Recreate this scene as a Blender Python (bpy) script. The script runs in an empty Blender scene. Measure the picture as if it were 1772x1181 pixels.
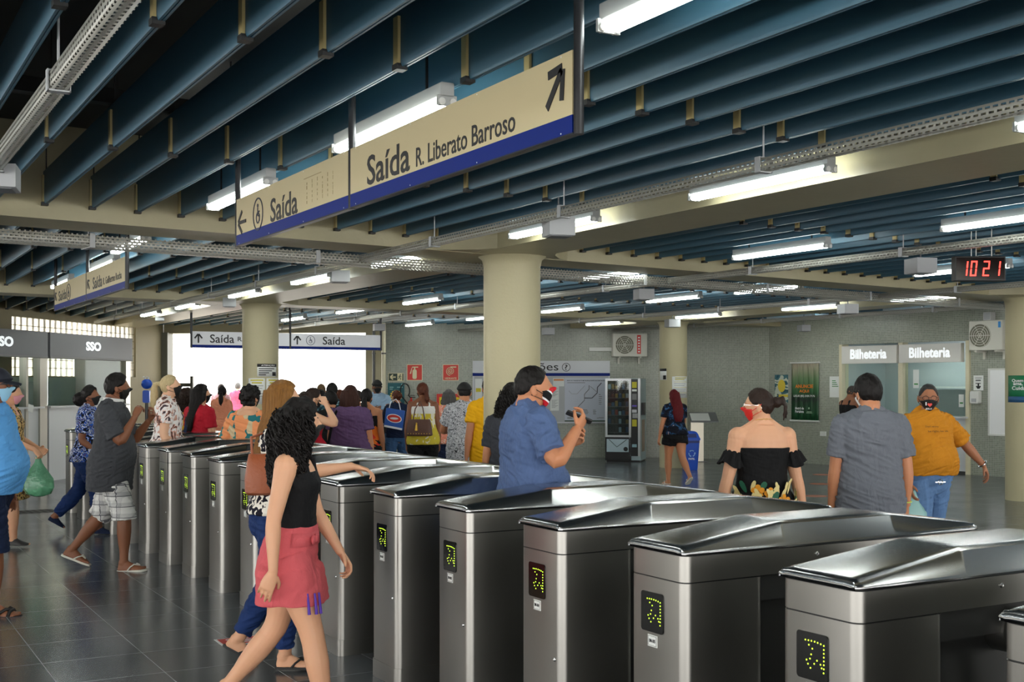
import bpy, bmesh, math, random
from mathutils import Vector, Matrix, noise
random.seed(7)
SC = bpy.context.scene
COL = SC.collection
PI = math.pi

# ------------------------------------------------------------------ camera, sky, exposure
# World axes: +X runs along the turnstile cabinets, +Y along the row of turnstiles and the ceiling fins.
EYE = 1.59
FOC = 2070.0
YAW = math.atan2(1186.0, 2070.0)
CS, SN = math.cos(YAW), math.sin(YAW)
cam_data = bpy.data.cameras.new('camera')
cam = bpy.data.objects.new('camera', cam_data)
COL.objects.link(cam)
cam.location = (0, 0, EYE)
cam.rotation_euler = (PI / 2, 0, -YAW)
cam_data.sensor_width = 36.0
cam_data.lens = 36.0 * FOC / 1772.0
cam_data.shift_y = (664.0 - 590.5) / 1772.0
cam_data.clip_start = 0.05
SC.camera = cam

world = bpy.data.worlds.new('sky')
SC.world = world
world.use_nodes = True
wn = world.node_tree.nodes
wn['Background'].inputs[0].default_value = (1.0, 0.985, 0.955, 1)
wn['Background'].inputs[1].default_value = 6.0
sun_data = bpy.data.lights.new('sun', 'SUN')
sun_data.energy = 3.0
sun_data.angle = 0.02
sun_data.color = (1.0, 0.93, 0.8)
sun = bpy.data.objects.new('sun', sun_data)
COL.objects.link(sun)
sun.rotation_euler = (math.radians(38), 0, math.radians(195))
LAMP_POWER = 26.0
vs = SC.view_settings
vs.view_transform = 'Standard'
vs.look = 'None'
vs.gamma = 1.0
vs.exposure = 0.2
vs.use_curve_mapping = False

# ------------------------------------------------------------------ helpers
def W(X, D, z=0.0):
    """point given as metres to the right of and in front of the viewpoint -> world"""
    return Vector((X * CS + D * SN, -X * SN + D * CS, z))

def at(px, py, D):
    """world point seen at photograph pixel (px, py) at depth D"""
    return W((px - 886.0) / FOC * D, D, EYE - (py - 664.0) / FOC * D)

def lin(r, g=None, b=None):
    if g is None: g = b = r
    def f(c):
        c /= 255.0
        return c / 12.92 if c <= 0.04045 else ((c + 0.055) / 1.055) ** 2.4
    return (f(r), f(g), f(b), 1.0)

MATS = {}
def mat(name, col, rough=0.5, metal=0.0, spec=0.5, bump=0.0, bscale=60.0, var=0.0, vscale=4.0, emit=None, estr=0.0, coat=0.0, trans=0.0, alpha=1.0, sss=0.0, stretch=None, rvar=0.0):
    if name in MATS: return MATS[name]
    m = bpy.data.materials.new(name); m.use_nodes = True
    nt = m.node_tree; p = nt.nodes['Principled BSDF']
    if len(col) == 3: col = (*col, 1)
    p.inputs['Base Color'].default_value = col
    p.inputs['Roughness'].default_value = rough
    p.inputs['Metallic'].default_value = metal
    p.inputs['Specular IOR Level'].default_value = spec
    if coat: p.inputs['Coat Weight'].default_value = coat
    if trans: p.inputs['Transmission Weight'].default_value = trans
    if alpha < 1: p.inputs['Alpha'].default_value = alpha
    if emit:
        p.inputs['Emission Color'].default_value = emit if len(emit) == 4 else (*emit, 1)
        p.inputs['Emission Strength'].default_value = estr
    if bump or var or rvar:
        tc = nt.nodes.new('ShaderNodeTexCoord')
        vec = tc.outputs['Object']
        if stretch:
            mp = nt.nodes.new('ShaderNodeMapping'); mp.inputs['Scale'].default_value = stretch
            nt.links.new(vec, mp.inputs[0]); vec = mp.outputs[0]
    if bump:
        n = nt.nodes.new('ShaderNodeTexNoise'); n.inputs['Scale'].default_value = bscale; n.inputs['Detail'].default_value = 3
        nt.links.new(vec, n.inputs['Vector'])
        b = nt.nodes.new('ShaderNodeBump'); b.inputs['Strength'].default_value = bump; b.inputs['Distance'].default_value = 0.02
        nt.links.new(n.outputs['Fac'], b.inputs['Height']); nt.links.new(b.outputs[0], p.inputs['Normal'])
    if var:
        n = nt.nodes.new('ShaderNodeTexNoise'); n.inputs['Scale'].default_value = vscale; n.inputs['Detail'].default_value = 3
        nt.links.new(vec, n.inputs['Vector'])
        mx = nt.nodes.new('ShaderNodeMix'); mx.data_type = 'RGBA'
        mx.inputs[6].default_value = tuple(c * (1 - var) for c in col[:3]) + (1,)
        mx.inputs[7].default_value = tuple(min(1, c * (1 + var)) for c in col[:3]) + (1,)
        nt.links.new(n.outputs['Fac'], mx.inputs[0]); nt.links.new(mx.outputs[2], p.inputs['Base Color'])
    if rvar:
        n = nt.nodes.new('ShaderNodeTexNoise'); n.inputs['Scale'].default_value = 2.2; n.inputs['Detail'].default_value = 1
        nt.links.new(vec, n.inputs['Vector'])
        mr = nt.nodes.new('ShaderNodeMapRange'); mr.inputs[1].default_value = 0.1; mr.inputs[2].default_value = 0.9
        mr.inputs[3].default_value = max(0.02, rough - rvar); mr.inputs[4].default_value = rough + rvar
        nt.links.new(n.outputs['Fac'], mr.inputs[0]); nt.links.new(mr.outputs[0], p.inputs['Roughness'])
    MATS[name] = m
    return m

class NG:
    """short-hand for building node graphs"""
    def __init__(s, name, rough=0.6, spec=0.4):
        s.m = bpy.data.materials.new(name); s.m.use_nodes = True
        s.nt = s.m.node_tree; s.p = s.nt.nodes['Principled BSDF']
        s.p.inputs['Roughness'].default_value = rough
        s.p.inputs['Specular IOR Level'].default_value = spec
        s.tc = s.nt.nodes.new('ShaderNodeTexCoord')
        s.obj = s.tc.outputs['Object']
        MATS[name] = s.m
    def node(s, t, ins=None, **kw):
        n = s.nt.nodes.new('ShaderNode' + t)
        for k, v in kw.items(): setattr(n, k, v)
        for k, v in (ins or {}).items(): s.set(n.inputs[k], v)
        return n
    def set(s, i, v):
        if isinstance(v, bpy.types.NodeSocket): s.nt.links.new(v, i)
        else: i.default_value = v
    def map(s, scale=(1, 1, 1), rot=(0, 0, 0), loc=(0, 0, 0), vec=None):
        n = s.node('Mapping'); s.nt.links.new(vec or s.obj, n.inputs[0])
        n.inputs['Scale'].default_value = scale; n.inputs['Rotation'].default_value = rot; n.inputs['Location'].default_value = loc
        return n.outputs[0]
    def noise(s, scale, vec=None, detail=3, dist=0.0):
        return s.node('TexNoise', {'Vector': vec or s.obj, 'Scale': scale, 'Detail': detail, 'Distortion': dist}).outputs['Fac']
    def voro(s, scale, vec=None, out='Distance', feature='F1'):
        return s.node('TexVoronoi', {'Vector': vec or s.obj, 'Scale': scale}, feature=feature).outputs[out]
    def vcell(s, scale, vec=None):
        c = s.voro(scale, vec, 'Color'); n = s.node('SeparateColor'); s.nt.links.new(c, n.inputs[0]); return n.outputs[0]
    def wave(s, scale, vec=None, dist=0.0, dscale=1.0, dirn='X'):
        return s.node('TexWave', {'Vector': vec or s.obj, 'Scale': scale, 'Distortion': dist, 'Detail Scale': dscale}, bands_direction=dirn).outputs['Fac']
    def math(s, op, a, b=0.0):
        n = s.node('Math', operation=op); s.set(n.inputs[0], a); s.set(n.inputs[1], b); return n.outputs[0]
    def step(s, f, lo, hi):
        n = s.node('MapRange'); s.set(n.inputs[0], f); n.inputs[1].default_value = lo; n.inputs[2].default_value = hi; return n.outputs[0]
    def mix(s, f, a, b):
        n = s.node('Mix', data_type='RGBA'); s.set(n.inputs[0], f); s.set(n.inputs[6], a); s.set(n.inputs[7], b); return n.outputs[2]
    def sep(s, vec=None):
        n = s.node('SeparateXYZ'); s.nt.links.new(vec or s.obj, n.inputs[0]); return n.outputs
    def ramp(s, f, stops, interp='CONSTANT'):
        n = s.node('ValToRGB'); s.set(n.inputs[0], f); r = n.color_ramp; r.interpolation = interp
        while len(r.elements) < len(stops): r.elements.new(0.5)
        for e, (p, c) in zip(r.elements, stops): e.position = p; e.color = c
        return n.outputs[0]
    def col(s, c): s.set(s.p.inputs['Base Color'], c); return s
    def rough(s, v): s.set(s.p.inputs['Roughness'], v); return s
    def bump(s, h, strength=0.3, dist=0.01):
        b = s.node('Bump', {'Strength': strength, 'Distance': dist, 'Height': h}); s.nt.links.new(b.outputs[0], s.p.inputs['Normal']); return s

class MB:
    """collects shapes into one mesh; every shape may carry a material slot"""
    def __init__(s): s.v = []; s.f = []; s.mi = []; s.cur = 0; s.sm = []
    def add(s, vs, fs, smooth=False):
        o = len(s.v); s.v += [tuple(v) for v in vs]
        for f in fs: s.f.append(tuple(i + o for i in f)); s.mi.append(s.cur); s.sm.append(smooth)
        return s
    def slot(s, i): s.cur = i; return s
    def box(s, x0, x1, y0, y1, z0, z1):
        return s.add([(x0, y0, z0), (x1, y0, z0), (x1, y1, z0), (x0, y1, z0), (x0, y0, z1), (x1, y0, z1), (x1, y1, z1), (x0, y1, z1)],
                     [(3, 2, 1, 0), (4, 5, 6, 7), (0, 1, 5, 4), (1, 2, 6, 5), (2, 3, 7, 6), (3, 0, 4, 7)])
    def prism(s, pts, d0, d1, axis='y', smooth=False):
        """polygon pts (2-D) extruded between d0 and d1 along axis"""
        n = len(pts)
        def mk(p, d): return {'y': (p[0], d, p[1]), 'x': (d, p[0], p[1]), 'z': (p[0], p[1], d)}[axis]
        vs = [mk(p, d0) for p in pts] + [mk(p, d1) for p in pts]
        fs = [tuple(range(n)), tuple(range(2 * n - 1, n - 1, -1))]
        o = len(s.f)
        s.add(vs, fs); s.add(vs, [(i, n + i, n + (i + 1) % n, (i + 1) % n)[::-1] for i in range(n)], smooth)
        return s
    def tube(s, pts, rad, n=10, cap=True, ell=None, up=None, smooth=True):
        """tube through pts; rad number or list; ell list of (a, b) multipliers"""
        pts = [Vector(p) for p in pts]
        if not hasattr(rad, '__len__'): rad = [rad] * len(pts)
        vs = []; fs = []
        t0 = (pts[1] - pts[0]).normalized()
        a = Vector(up) if up is not None else (Vector((0, 0, 1)) if abs(t0.z) < 0.9 else Vector((0, 1, 0)))
        xa = (a - t0 * a.dot(t0)).normalized()
        for i, p in enumerate(pts):
            t = ((pts[min(i + 1, len(pts) - 1)] - pts[max(i - 1, 0)])).normalized()
            xa = (xa - t * xa.dot(t)).normalized()
            ya = t.cross(xa)
            e = ell[i] if ell else (1, 1)
            for k in range(n):
                an = 2 * PI * k / n
                vs.append(p + xa * (math.cos(an) * rad[i] * e[0]) + ya * (math.sin(an) * rad[i] * e[1]))
        for i in range(len(pts) - 1):
            for k in range(n):
                fs.append((i * n + k, i * n + (k + 1) % n, (i + 1) * n + (k + 1) % n, (i + 1) * n + k))
        s.add(vs, fs, smooth)
        if cap:
            s.add(vs[:n], [tuple(range(n - 1, -1, -1))]); s.add(vs[-n:], [tuple(range(n))])
        return s
    def cyl(s, c, r, h, n=24, axis='z'):
        c = Vector(c); d = {'x': Vector((h, 0, 0)), 'y': Vector((0, h, 0)), 'z': Vector((0, 0, h))}[axis]
        return s.tube([c, c + d], r, n)
    def ellipsoid(s, c, r, n=14, m=9, rot=None):
        c = Vector(c); vs = []; fs = []
        for j in range(m + 1):
            th = PI * j / m
            for k in range(n):
                ph = 2 * PI * k / n
                q = Vector((r[0] * math.sin(th) * math.cos(ph), r[1] * math.sin(th) * math.sin(ph), r[2] * math.cos(th)))
                if rot: q = rot @ q
                vs.append(c + q)
        for j in range(m):
            for k in range(n):
                fs.append((j * n + k, (j + 1) * n + k, (j + 1) * n + (k + 1) % n, j * n + (k + 1) % n))
        return s.add(vs, fs, True)
    def loft(s, rings, cap=True, smooth=True):
        n = len(rings[0]); vs = [p for r in rings for p in r]; fs = []
        for i in range(len(rings) - 1):
            for k in range(n):
                fs.append((i * n + k, i * n + (k + 1) % n, (i + 1) * n + (k + 1) % n, (i + 1) * n + k))
        s.add(vs, fs, smooth)
        if cap:
            s.add(rings[0], [tuple(range(n - 1, -1, -1))]); s.add(rings[-1], [tuple(range(n))])
        return s
    def lathe(s, c, prof, n=24):
        c = Vector(c)
        return s.loft([[c + Vector((r * math.cos(2 * PI * k / n), r * math.sin(2 * PI * k / n), z)) for k in range(n)] for r, z in prof])
    def rbox(s, x0, x1, y0, y1, z0, z1, r, axis='y', n=4):
        """box with rounded corners in the plane normal to axis"""
        if axis == 'y': a0, a1, b0, b1, d0, d1 = x0, x1, z0, z1, y0, y1
        elif axis == 'x': a0, a1, b0, b1, d0, d1 = y0, y1, z0, z1, x0, x1
        else: a0, a1, b0, b1, d0, d1 = x0, x1, y0, y1, z0, z1
        pts = []
        for cx, cy, st in ((a1 - r, b1 - r, 0), (a0 + r, b1 - r, 1), (a0 + r, b0 + r, 2), (a1 - r, b0 + r, 3)):
            for k in range(n + 1):
                an = (st + k / n) * PI / 2
                pts.append((cx + r * math.cos(an), cy + r * math.sin(an)))
        return s.prism(pts, d0, d1, axis)
    def mesh(s, name, mats):
        me = bpy.data.meshes.new(name)
        me.from_pydata(s.v, [], s.f)
        mats = mats if isinstance(mats, (list, tuple)) else [mats]
        for m in mats: me.materials.append(m)
        me.polygons.foreach_set('material_index', s.mi)
        me.polygons.foreach_set('use_smooth', s.sm)
        bm = bmesh.new(); bm.from_mesh(me)
        bmesh.ops.remove_doubles(bm, verts=bm.verts, dist=1e-5)
        bmesh.ops.recalc_face_normals(bm, faces=bm.faces)
        bm.to_mesh(me); bm.free()
        me.set_sharp_from_angle(angle=0.75)
        me.update()
        return me
    def build(s, name, mats, parent=None, loc=None, rotz=0.0):
        o = bpy.data.objects.new(name, s.mesh(name, mats)); COL.objects.link(o)
        if parent: o.parent = parent
        if loc is not None: o.location = loc
        if rotz: o.rotation_euler = (0, 0, rotz)
        return o

def bevel(o, w=0.004, seg=2):
    b = o.modifiers.new('edge', 'BEVEL'); b.width = w; b.segments = seg; b.limit_method = 'ANGLE'; b.angle_limit = 0.7
    return o

def tag(o, label, cat, group=None):
    o['label'] = label; o['category'] = cat
    if group: o['group'] = group
    return o

def thing(name, label, cat, loc=(0, 0, 0), rotz=0.0, group=None):
    o = bpy.data.objects.new(name, None); COL.objects.link(o)
    o.empty_display_size = 0.1
    o.location = loc; o.rotation_euler = (0, 0, rotz)
    return tag(o, label, cat, group)

def struct(o):
    o['kind'] = 'structure'; return o

def copy_tree(o, parent=None):
    c = o.copy(); COL.objects.link(c)
    if parent: c.parent = parent
    for ch in o.children: copy_tree(ch, c)
    return c

ORD = ['', 'first', 'second', 'third', 'fourth', 'fifth', 'sixth', 'seventh', 'eighth', 'ninth', 'tenth', 'eleventh', 'twelfth', 'thirteenth',
       'fourteenth', 'fifteenth', 'sixteenth', 'seventeenth', 'eighteenth', 'nineteenth', 'twentieth']
def ordw(n):
    if n <= 20: return ORD[n]
    t = {2: 'twenty', 3: 'thirty', 4: 'forty', 5: 'fifty'}[n // 10]
    return t + '-' + ORD[n % 10] if n % 10 else {20: 'twentieth', 30: 'thirtieth', 40: 'fortieth', 50: 'fiftieth'}[n]

def text(name, body, m, parent, cx, cz, h=None, w=None, y=-0.002, bold=0.0, align='CENTER', ext=0.0012, rot=0.0, shear=0.0):
    """lettering facing -Y in the parent's frame; (cx, cz) is its centre (or left middle); scaled to cap box w x h"""
    cu = bpy.data.curves.new(name, 'FONT'); cu.body = body; cu.size = 1.0; cu.offset = bold; cu.extrude = 0.004; cu.resolution_u = 3
    cu.shear = shear; cu.space_line = 0.9
    cu.align_x = 'CENTER' if align == 'CENTER' else 'LEFT'
    t = bpy.data.objects.new('tmp', cu); COL.objects.link(t)
    dg = bpy.context.evaluated_depsgraph_get()
    me = bpy.data.meshes.new_from_object(t.evaluated_get(dg))
    bpy.data.objects.remove(t)
    xs = [v.co.x for v in me.vertices]; ys = [v.co.y for v in me.vertices]
    x0, x1, y0, y1 = min(xs), max(xs), min(ys), max(ys)
    sy = h / (y1 - y0) if h else None; sx = w / (x1 - x0) if w else None
    if sx is None: sx = sy
    if sy is None: sy = sx
    mx = (x0 + x1) / 2 if align == 'CENTER' else x0
    ca, sa = math.cos(rot), math.sin(rot)
    for v in me.vertices:
        a = (v.co.x - mx) * sx; b = (v.co.y - (y0 + y1) / 2) * sy
        v.co = (cx + a * ca - b * sa, y - (v.co.z + 0.004) * ext / 0.008, cz + a * sa + b * ca)
    me.materials.clear(); me.materials.append(m); me.name = name
    o = bpy.data.objects.new(name, me); COL.objects.link(o); o.parent = parent
    return o
# ------------------------------------------------------------------ materials of the place
M_CONC = mat('painted_concrete', lin(172, 163, 130), 0.42, bump=0.15, bscale=14, var=0.12, vscale=2.2)
M_COLUMN = mat('column_paint', lin(180, 172, 138), 0.5, bump=0.12, bscale=40, var=0.06, vscale=1.5)
M_SLAB = mat('dark_slab', lin(58, 56, 52), 0.8, var=0.4, vscale=0.8)
M_BLACK = mat('black_paint', lin(14), 0.5)
M_FIN = mat('fin_blue', lin(56, 96, 116), 0.42, spec=0.4, var=0.1, vscale=2.0)
M_CLIP = mat('fin_clip', lin(186, 170, 118), 0.4)
M_WHITE = mat('white_enamel', lin(215, 215, 210), 0.4)
M_TUBE = mat('lamp_tube', (1, 1, 1), 0.4, emit=(0.93, 1.0, 0.96), estr=LAMP_POWER)
M_BOXG = mat('grey_box', lin(172, 174, 176), 0.5)
M_STEEL = mat('steel', lin(152, 150, 145), 0.37, metal=1.0, var=0.09, vscale=2.5, rvar=0.05)
M_STEELD = mat('steel_inner', lin(84, 84, 83), 0.45, metal=0.8)
M_LID = mat('steel_polished', lin(176, 177, 178), 0.215, metal=1.0, var=0.05, vscale=6, rvar=0.03)
M_CHROME = mat('chrome', lin(220), 0.2, metal=1.0)
M_GLASS = mat('clear_glass', (0.9, 1.0, 0.96), 0.03, trans=1.0)
M_GLASSB = mat('booth_glass', (0.88, 0.97, 0.92), 0.03, trans=1.0)
M_GLASSB.node_tree.nodes['Principled BSDF'].inputs['IOR'].default_value = 1.12
M_GREYP = mat('grey_panel', lin(104, 107, 111), 0.5)
M_BOOTHW = mat('booth_white', lin(205, 207, 208), 0.5)
M_INK = mat('black_ink', lin(20, 20, 22), 0.5)
M_WHITEINK = mat('white_ink', lin(240), 0.5)
M_RED = mat('safety_red', lin(205, 40, 24), 0.4)
M_CREAM = mat('photoluminescent_cream', lin(222, 214, 172), 0.5)
M_BLUE = mat('sign_blue', lin(4, 34, 116), 0.5, spec=0.15)
M_PAPER = mat('paper', lin(226, 228, 224), 0.6)
M_YELLOW = mat('highlight_yellow', lin(206, 190, 40), 0.6)
M_INKG = mat('grey_ink', lin(120), 0.6)

g = NG('floor_tiles', 0.22, 0.5)
mp = g.map((1, 1, 1), loc=(0.05, 0.0, 0))
br = g.node('TexBrick', {'Vector': mp, 'Color1': lin(92, 97, 101), 'Color2': lin(74, 78, 82), 'Mortar': lin(172, 174, 172), 'Scale': 1.0, 'Mortar Size': 0.003, 'Mortar Smooth': 0.3, 'Brick Width': 0.555, 'Row Height': 0.555}, offset=0.0, squash=1.0)
n1 = g.noise(1.3, detail=6); n2 = g.noise(7.0, detail=8)
dirt = g.mix(g.math('MULTIPLY', g.step(n1, 0.4, 0.8), 0.22), br.outputs[0], lin(120, 123, 122))
dirt = g.mix(g.math('MULTIPLY', g.step(n2, 0.5, 0.9), 0.15), dirt, lin(40, 42, 43))
g.col(dirt); g.rough(g.math('ADD', g.math('MULTIPLY', n1, 0.12), 0.14))
g.bump(br.outputs['Fac'], 0.15, -0.002)
M_FLOOR = g.m

g = NG('mosaic_wall', 0.3, 0.5)
o = g.sep()
cmb = g.node('CombineXYZ'); g.set(cmb.inputs[0], o[0]); g.set(cmb.inputs[1], o[2])
br = g.node('TexBrick', {'Vector': cmb.outputs[0], 'Color1': lin(150, 154, 139), 'Color2': lin(126, 132, 118), 'Mortar': lin(186, 188, 176), 'Scale': 1.0, 'Mortar Size': 0.0028, 'Mortar Smooth': 0.1, 'Brick Width': 0.032, 'Row Height': 0.032}, offset=0.0, squash=1.0)
dirt = g.mix(g.math('MULTIPLY', g.step(g.noise(0.9, detail=5), 0.35, 0.75), 0.3), br.outputs[0], lin(96, 100, 88))
g.col(dirt); g.bump(br.outputs['Fac'], 0.25, -0.003)
M_MOSAIC = g.m

g = NG('glass_block', 0.12, 0.5)
g.p.inputs['Transmission Weight'].default_value = 0.9
g.p.inputs['Base Color'].default_value = (1.0, 0.93, 0.74, 1)
g.p.inputs['Roughness'].default_value = 0.35
M_BLOCK = g.m

g = NG('perforated_tray', 0.42, 0.5)
g.p.inputs['Metallic'].default_value = 0.2
g.p.inputs['Base Color'].default_value = lin(168, 167, 158)
nrm = g.node('NewGeometry')
o = g.sep()
vv = g.math('ADD', o[1], o[2])
def slot(u, v):
    fu = g.math('ABSOLUTE', g.math('SUBTRACT', g.math('FRACT', u), 0.5)); fv = g.math('ABSOLUTE', g.math('SUBTRACT', g.math('FRACT', v), 0.5))
    return g.math('MULTIPLY', g.math('LESS_THAN', fu, 0.34), g.math('LESS_THAN', fv, 0.24))
row = g.math('MULTIPLY', vv, 45.0)
shift = g.math('MULTIPLY', g.math('MODULO', g.math('FLOOR', row), 2.0), 0.5)
hole = slot(g.math('ADD', g.math('MULTIPLY', o[0], 26.0), shift), row)
g.set(g.p.inputs['Alpha'], g.math('SUBTRACT', 1.0, hole))
M_TRAY = g.m

# ------------------------------------------------------------------ floor, walls, beams, columns
def box_struct(name, x0, x1, y0, y1, z0, z1, m, loc=(0, 0, 0), rotz=0.0):
    return struct(MB().box(x0, x1, y0, y1, z0, z1).build(name, m, None, loc, rotz))

SLAB = 3.42
FIN_Z = 2.85
box_struct('floor', -13, 21, -9, 26.4, -0.2, 0.0, M_FLOOR)
M_OUT = mat('outside_paving', lin(196, 188, 172), 0.8, var=0.1)
box_struct('ground', -10, 40, 26.4, 60, -0.2, 0.0, M_OUT)
box_struct('ceiling', -13, 21, -9, 27.2, SLAB, SLAB + 0.2, M_SLAB)

def wall(name, a, b, m, z0=0.0, z1=SLAB, th=0.2):
    a = Vector((a[0], a[1])); b = Vector((b[0], b[1])); d = b - a
    return struct(MB().box(0, d.length, 0, th, z0, z1).build(name, m, None, (a.x, a.y, 0), math.atan2(d.y, d.x)))

WA = (10.35, 23.5); WB = (15.7, 20.6); WC = (16.8, 18.7); WD = (19.43, -6.0)
wall('wall_back', WA, WB, M_MOSAIC)
wall('wall_corner', WB, WC, M_MOSAIC)
dR = (Vector(WD) - Vector(WC)).normalized()
RLEN = (Vector(WD) - Vector(WC)).length
ROT_R = math.atan2(dR.y, dR.x)
def onR(s, out=0.0, z=0.0):
    """point on the right wall, s metres from its far corner, out metres in front of it"""
    n = Vector((dR.y, -dR.x))
    return Vector((WC[0] + dR.x * s + n.x * out, WC[1] + dR.y * s + n.y * out, z))
S0, S1 = 1.82, 4.62      # ticket window opening
def wallR(name, s0, s1, z0, z1):
    a = onR(0)
    return struct(MB().box(s0, s1, 0, 0.2, z0, z1).build(name, M_MOSAIC, None, (a.x, a.y, 0), ROT_R))
wallR('wall_right', 0, S0, 0, SLAB); wallR('wall_right', S1, RLEN, 0, SLAB); wallR('wall_right', S0, S1, 2.34, SLAB)

# the left facade with its band of glass blocks
FA = (-8.68, 19.8); FDIR = (0.168, 0.986)
def onF(s, out=0.0, z=0.0):
    return W(FA[0] + FDIR[0] * s + FDIR[1] * out, FA[1] + FDIR[1] * s - FDIR[0] * out, z)
pF0 = onF(0); pF1 = onF(1)
ROT_F = math.atan2((pF1 - pF0).y, (pF1 - pF0).x)
B0, B1, BZ0, BZ1 = 0.69, 5.13, 1.72, 2.75
M_PLASTER = mat('left_plaster', lin(150, 140, 108), 0.7, var=0.12, vscale=1.5)
def wallF(name, s0, s1, z0, z1, m=M_PLASTER, th=0.2):
    return struct(MB().box(s0, s1, 0, th, z0, z1).build(name, m, None, pF0, ROT_F))
wallF('wall_left', -3.0, B0, 0, SLAB); wallF('wall_left', B0, B1, 0, BZ0); wallF('wall_left', B0, B1, BZ1, SLAB); wallF('wall_left', B1, 6.4, 0, SLAB)
wallF('wall_left', -17.0, -3.0, 0, 1.0); wallF('wall_left', -17.0, -3.0, 2.5, SLAB)  # unseen stretch, shaped with an open band to let daylight in
gb = MB(); gm = MB()
cols = 24; rows = 7
pw = (B1 - B0) / cols; ph = (BZ1 - BZ0) / rows
for i in range(cols):
    for j in range(rows):
        gb.box(B0 + i * pw + 0.006, B0 + (i + 1) * pw - 0.006, 0.04, 0.14, BZ0 + j * ph + 0.006, BZ0 + (j + 1) * ph - 0.006)
for i in range(cols + 1): gm.box(B0 + i * pw - 0.006, B0 + i * pw + 0.006, 0.05, 0.13, BZ0, BZ1)
for j in range(rows + 1): gm.box(B0, B1, 0.05, 0.13, BZ0 + j * ph - 0.006, BZ0 + j * ph + 0.006)
win = struct(gm.build('window_1', M_CONC, None, pF0, ROT_F))
gb.build('glass_blocks', M_BLOCK, win)

# the street exit in the far wall
pE = onF(6.4)
EX0 = (pE.x, pE.y)
dE = Vector((WA[0] - EX0[0], WA[1] - EX0[1])); ELEN = dE.length; ROT_E = math.atan2(dE.y, dE.x)
def structE(name, x0, x1, y0, y1, z0, z1, m):
    return struct(MB().box(x0, x1, y0, y1, z0, z1).build(name, m, None, (EX0[0], EX0[1], 0), ROT_E))
structE('wall_exit', 0, ELEN, 0, 0.25, 2.68, SLAB, M_CONC)
structE('trim_1', -0.02, 0.13, -0.1, 0.2, 0, 2.7, mat('jamb_grey', lin(118, 118, 106), 0.5))
structE('wall_exit', ELEN - 0.42, ELEN, -0.05, 0.3, 0, 2.7, M_CONC)

# columns and beams
M_STAIN = M_COLUMN
COLS = [W(0.0, 11.0), W(-3.70, 17.6), W(3.06, 22.7), W(7.0, 16.3)]
for c in COLS:
    r = 0.262
    struct(MB().lathe((c.x, c.y, 0), [(r, 0), (r, 2.66), (r + 0.015, 2.72), (r + 0.06, 2.76), (r + 0.06, 2.9)], 40).build('column', M_COLUMN))
for c in ((-2.5, 8.7), (-2.5, 16.1), (5.4, 2.0), (13.9, 3.2)):
    if c[0] > 5: continue
    struct(MB().lathe((c[0], c[1], 0), [(0.26, 0), (0.26, 2.8)], 24).build('column', M_COLUMN))
SK = 0.13
def vfront(u): return 9.42 + SK * (u - 5.06)
def ubeam(name, v0, w, u0, u1, z0=2.75):
    """beam across the fins; v0 is its near face where u = 5.06"""
    p = [(u0, v0 + SK * (u0 - 5.06)), (u1, v0 + SK * (u1 - 5.06)), (u1, v0 + w + SK * (u1 - 5.06)), (u0, v0 + w + SK * (u0 - 5.06))]
    return struct(MB().prism(p, z0, SLAB, 'z').build(name, M_CONC))
V1, V2 = 9.42, 16.85
ubeam('beam', V1, 0.55, -10, 18.0); ubeam('beam', V2, 0.55, -4, 17.0)
ubeam('beam', 2.0, 0.55, -10, 19)
for u0, u1, a, b in ((5.0, 5.65, -8, 26.5), (13.62, 14.25, -8, 21.3), (-2.9, -2.25, -8, 14)):
    box_struct('beam', u0, u1, a, b, 2.752, SLAB, M_CONC)
for c in COLS:                      # haunches where the beams meet over a column
    s = 0.62
    vb = V1 if c.y < 13 else V2
    for sx in (-1, 1):
        for sy in (-1, 1):
            ux = (5.0 if sx < 0 else 5.65) if c.x < 10 else (13.62 if sx < 0 else 14.25)
            vy = vb + SK * (ux - 5.06) + (0 if sy < 0 else 0.55)
            pts = [(ux - sx * 0.1, vy - sy * 0.1), (ux + sx * s, vy - sy * 0.1 + SK * sx * s), (ux + sx * s * 0.45, vy + sy * s * 0.12 + SK * sx * s * 0.45), (ux + sx * s * 0.15, vy + sy * s * 0.42), (ux - sx * 0.1, vy + sy * s)]
            struct(MB().prism(pts, 2.754, SLAB, 'z').build('beam_haunch', M_CONC))
for k, v in enumerate((2.4, 4.75, 7.1, 12.1, 14.6, 19.5, 22.0)):
    p = [(-8, v - 1.7), (17, v + 1.55), (17, v + 1.63), (-8, v - 1.62)]
    struct(MB().prism(p, 3.09, 3.17, 'z').build('trim_%d' % (k + 2), M_BLACK))

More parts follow.
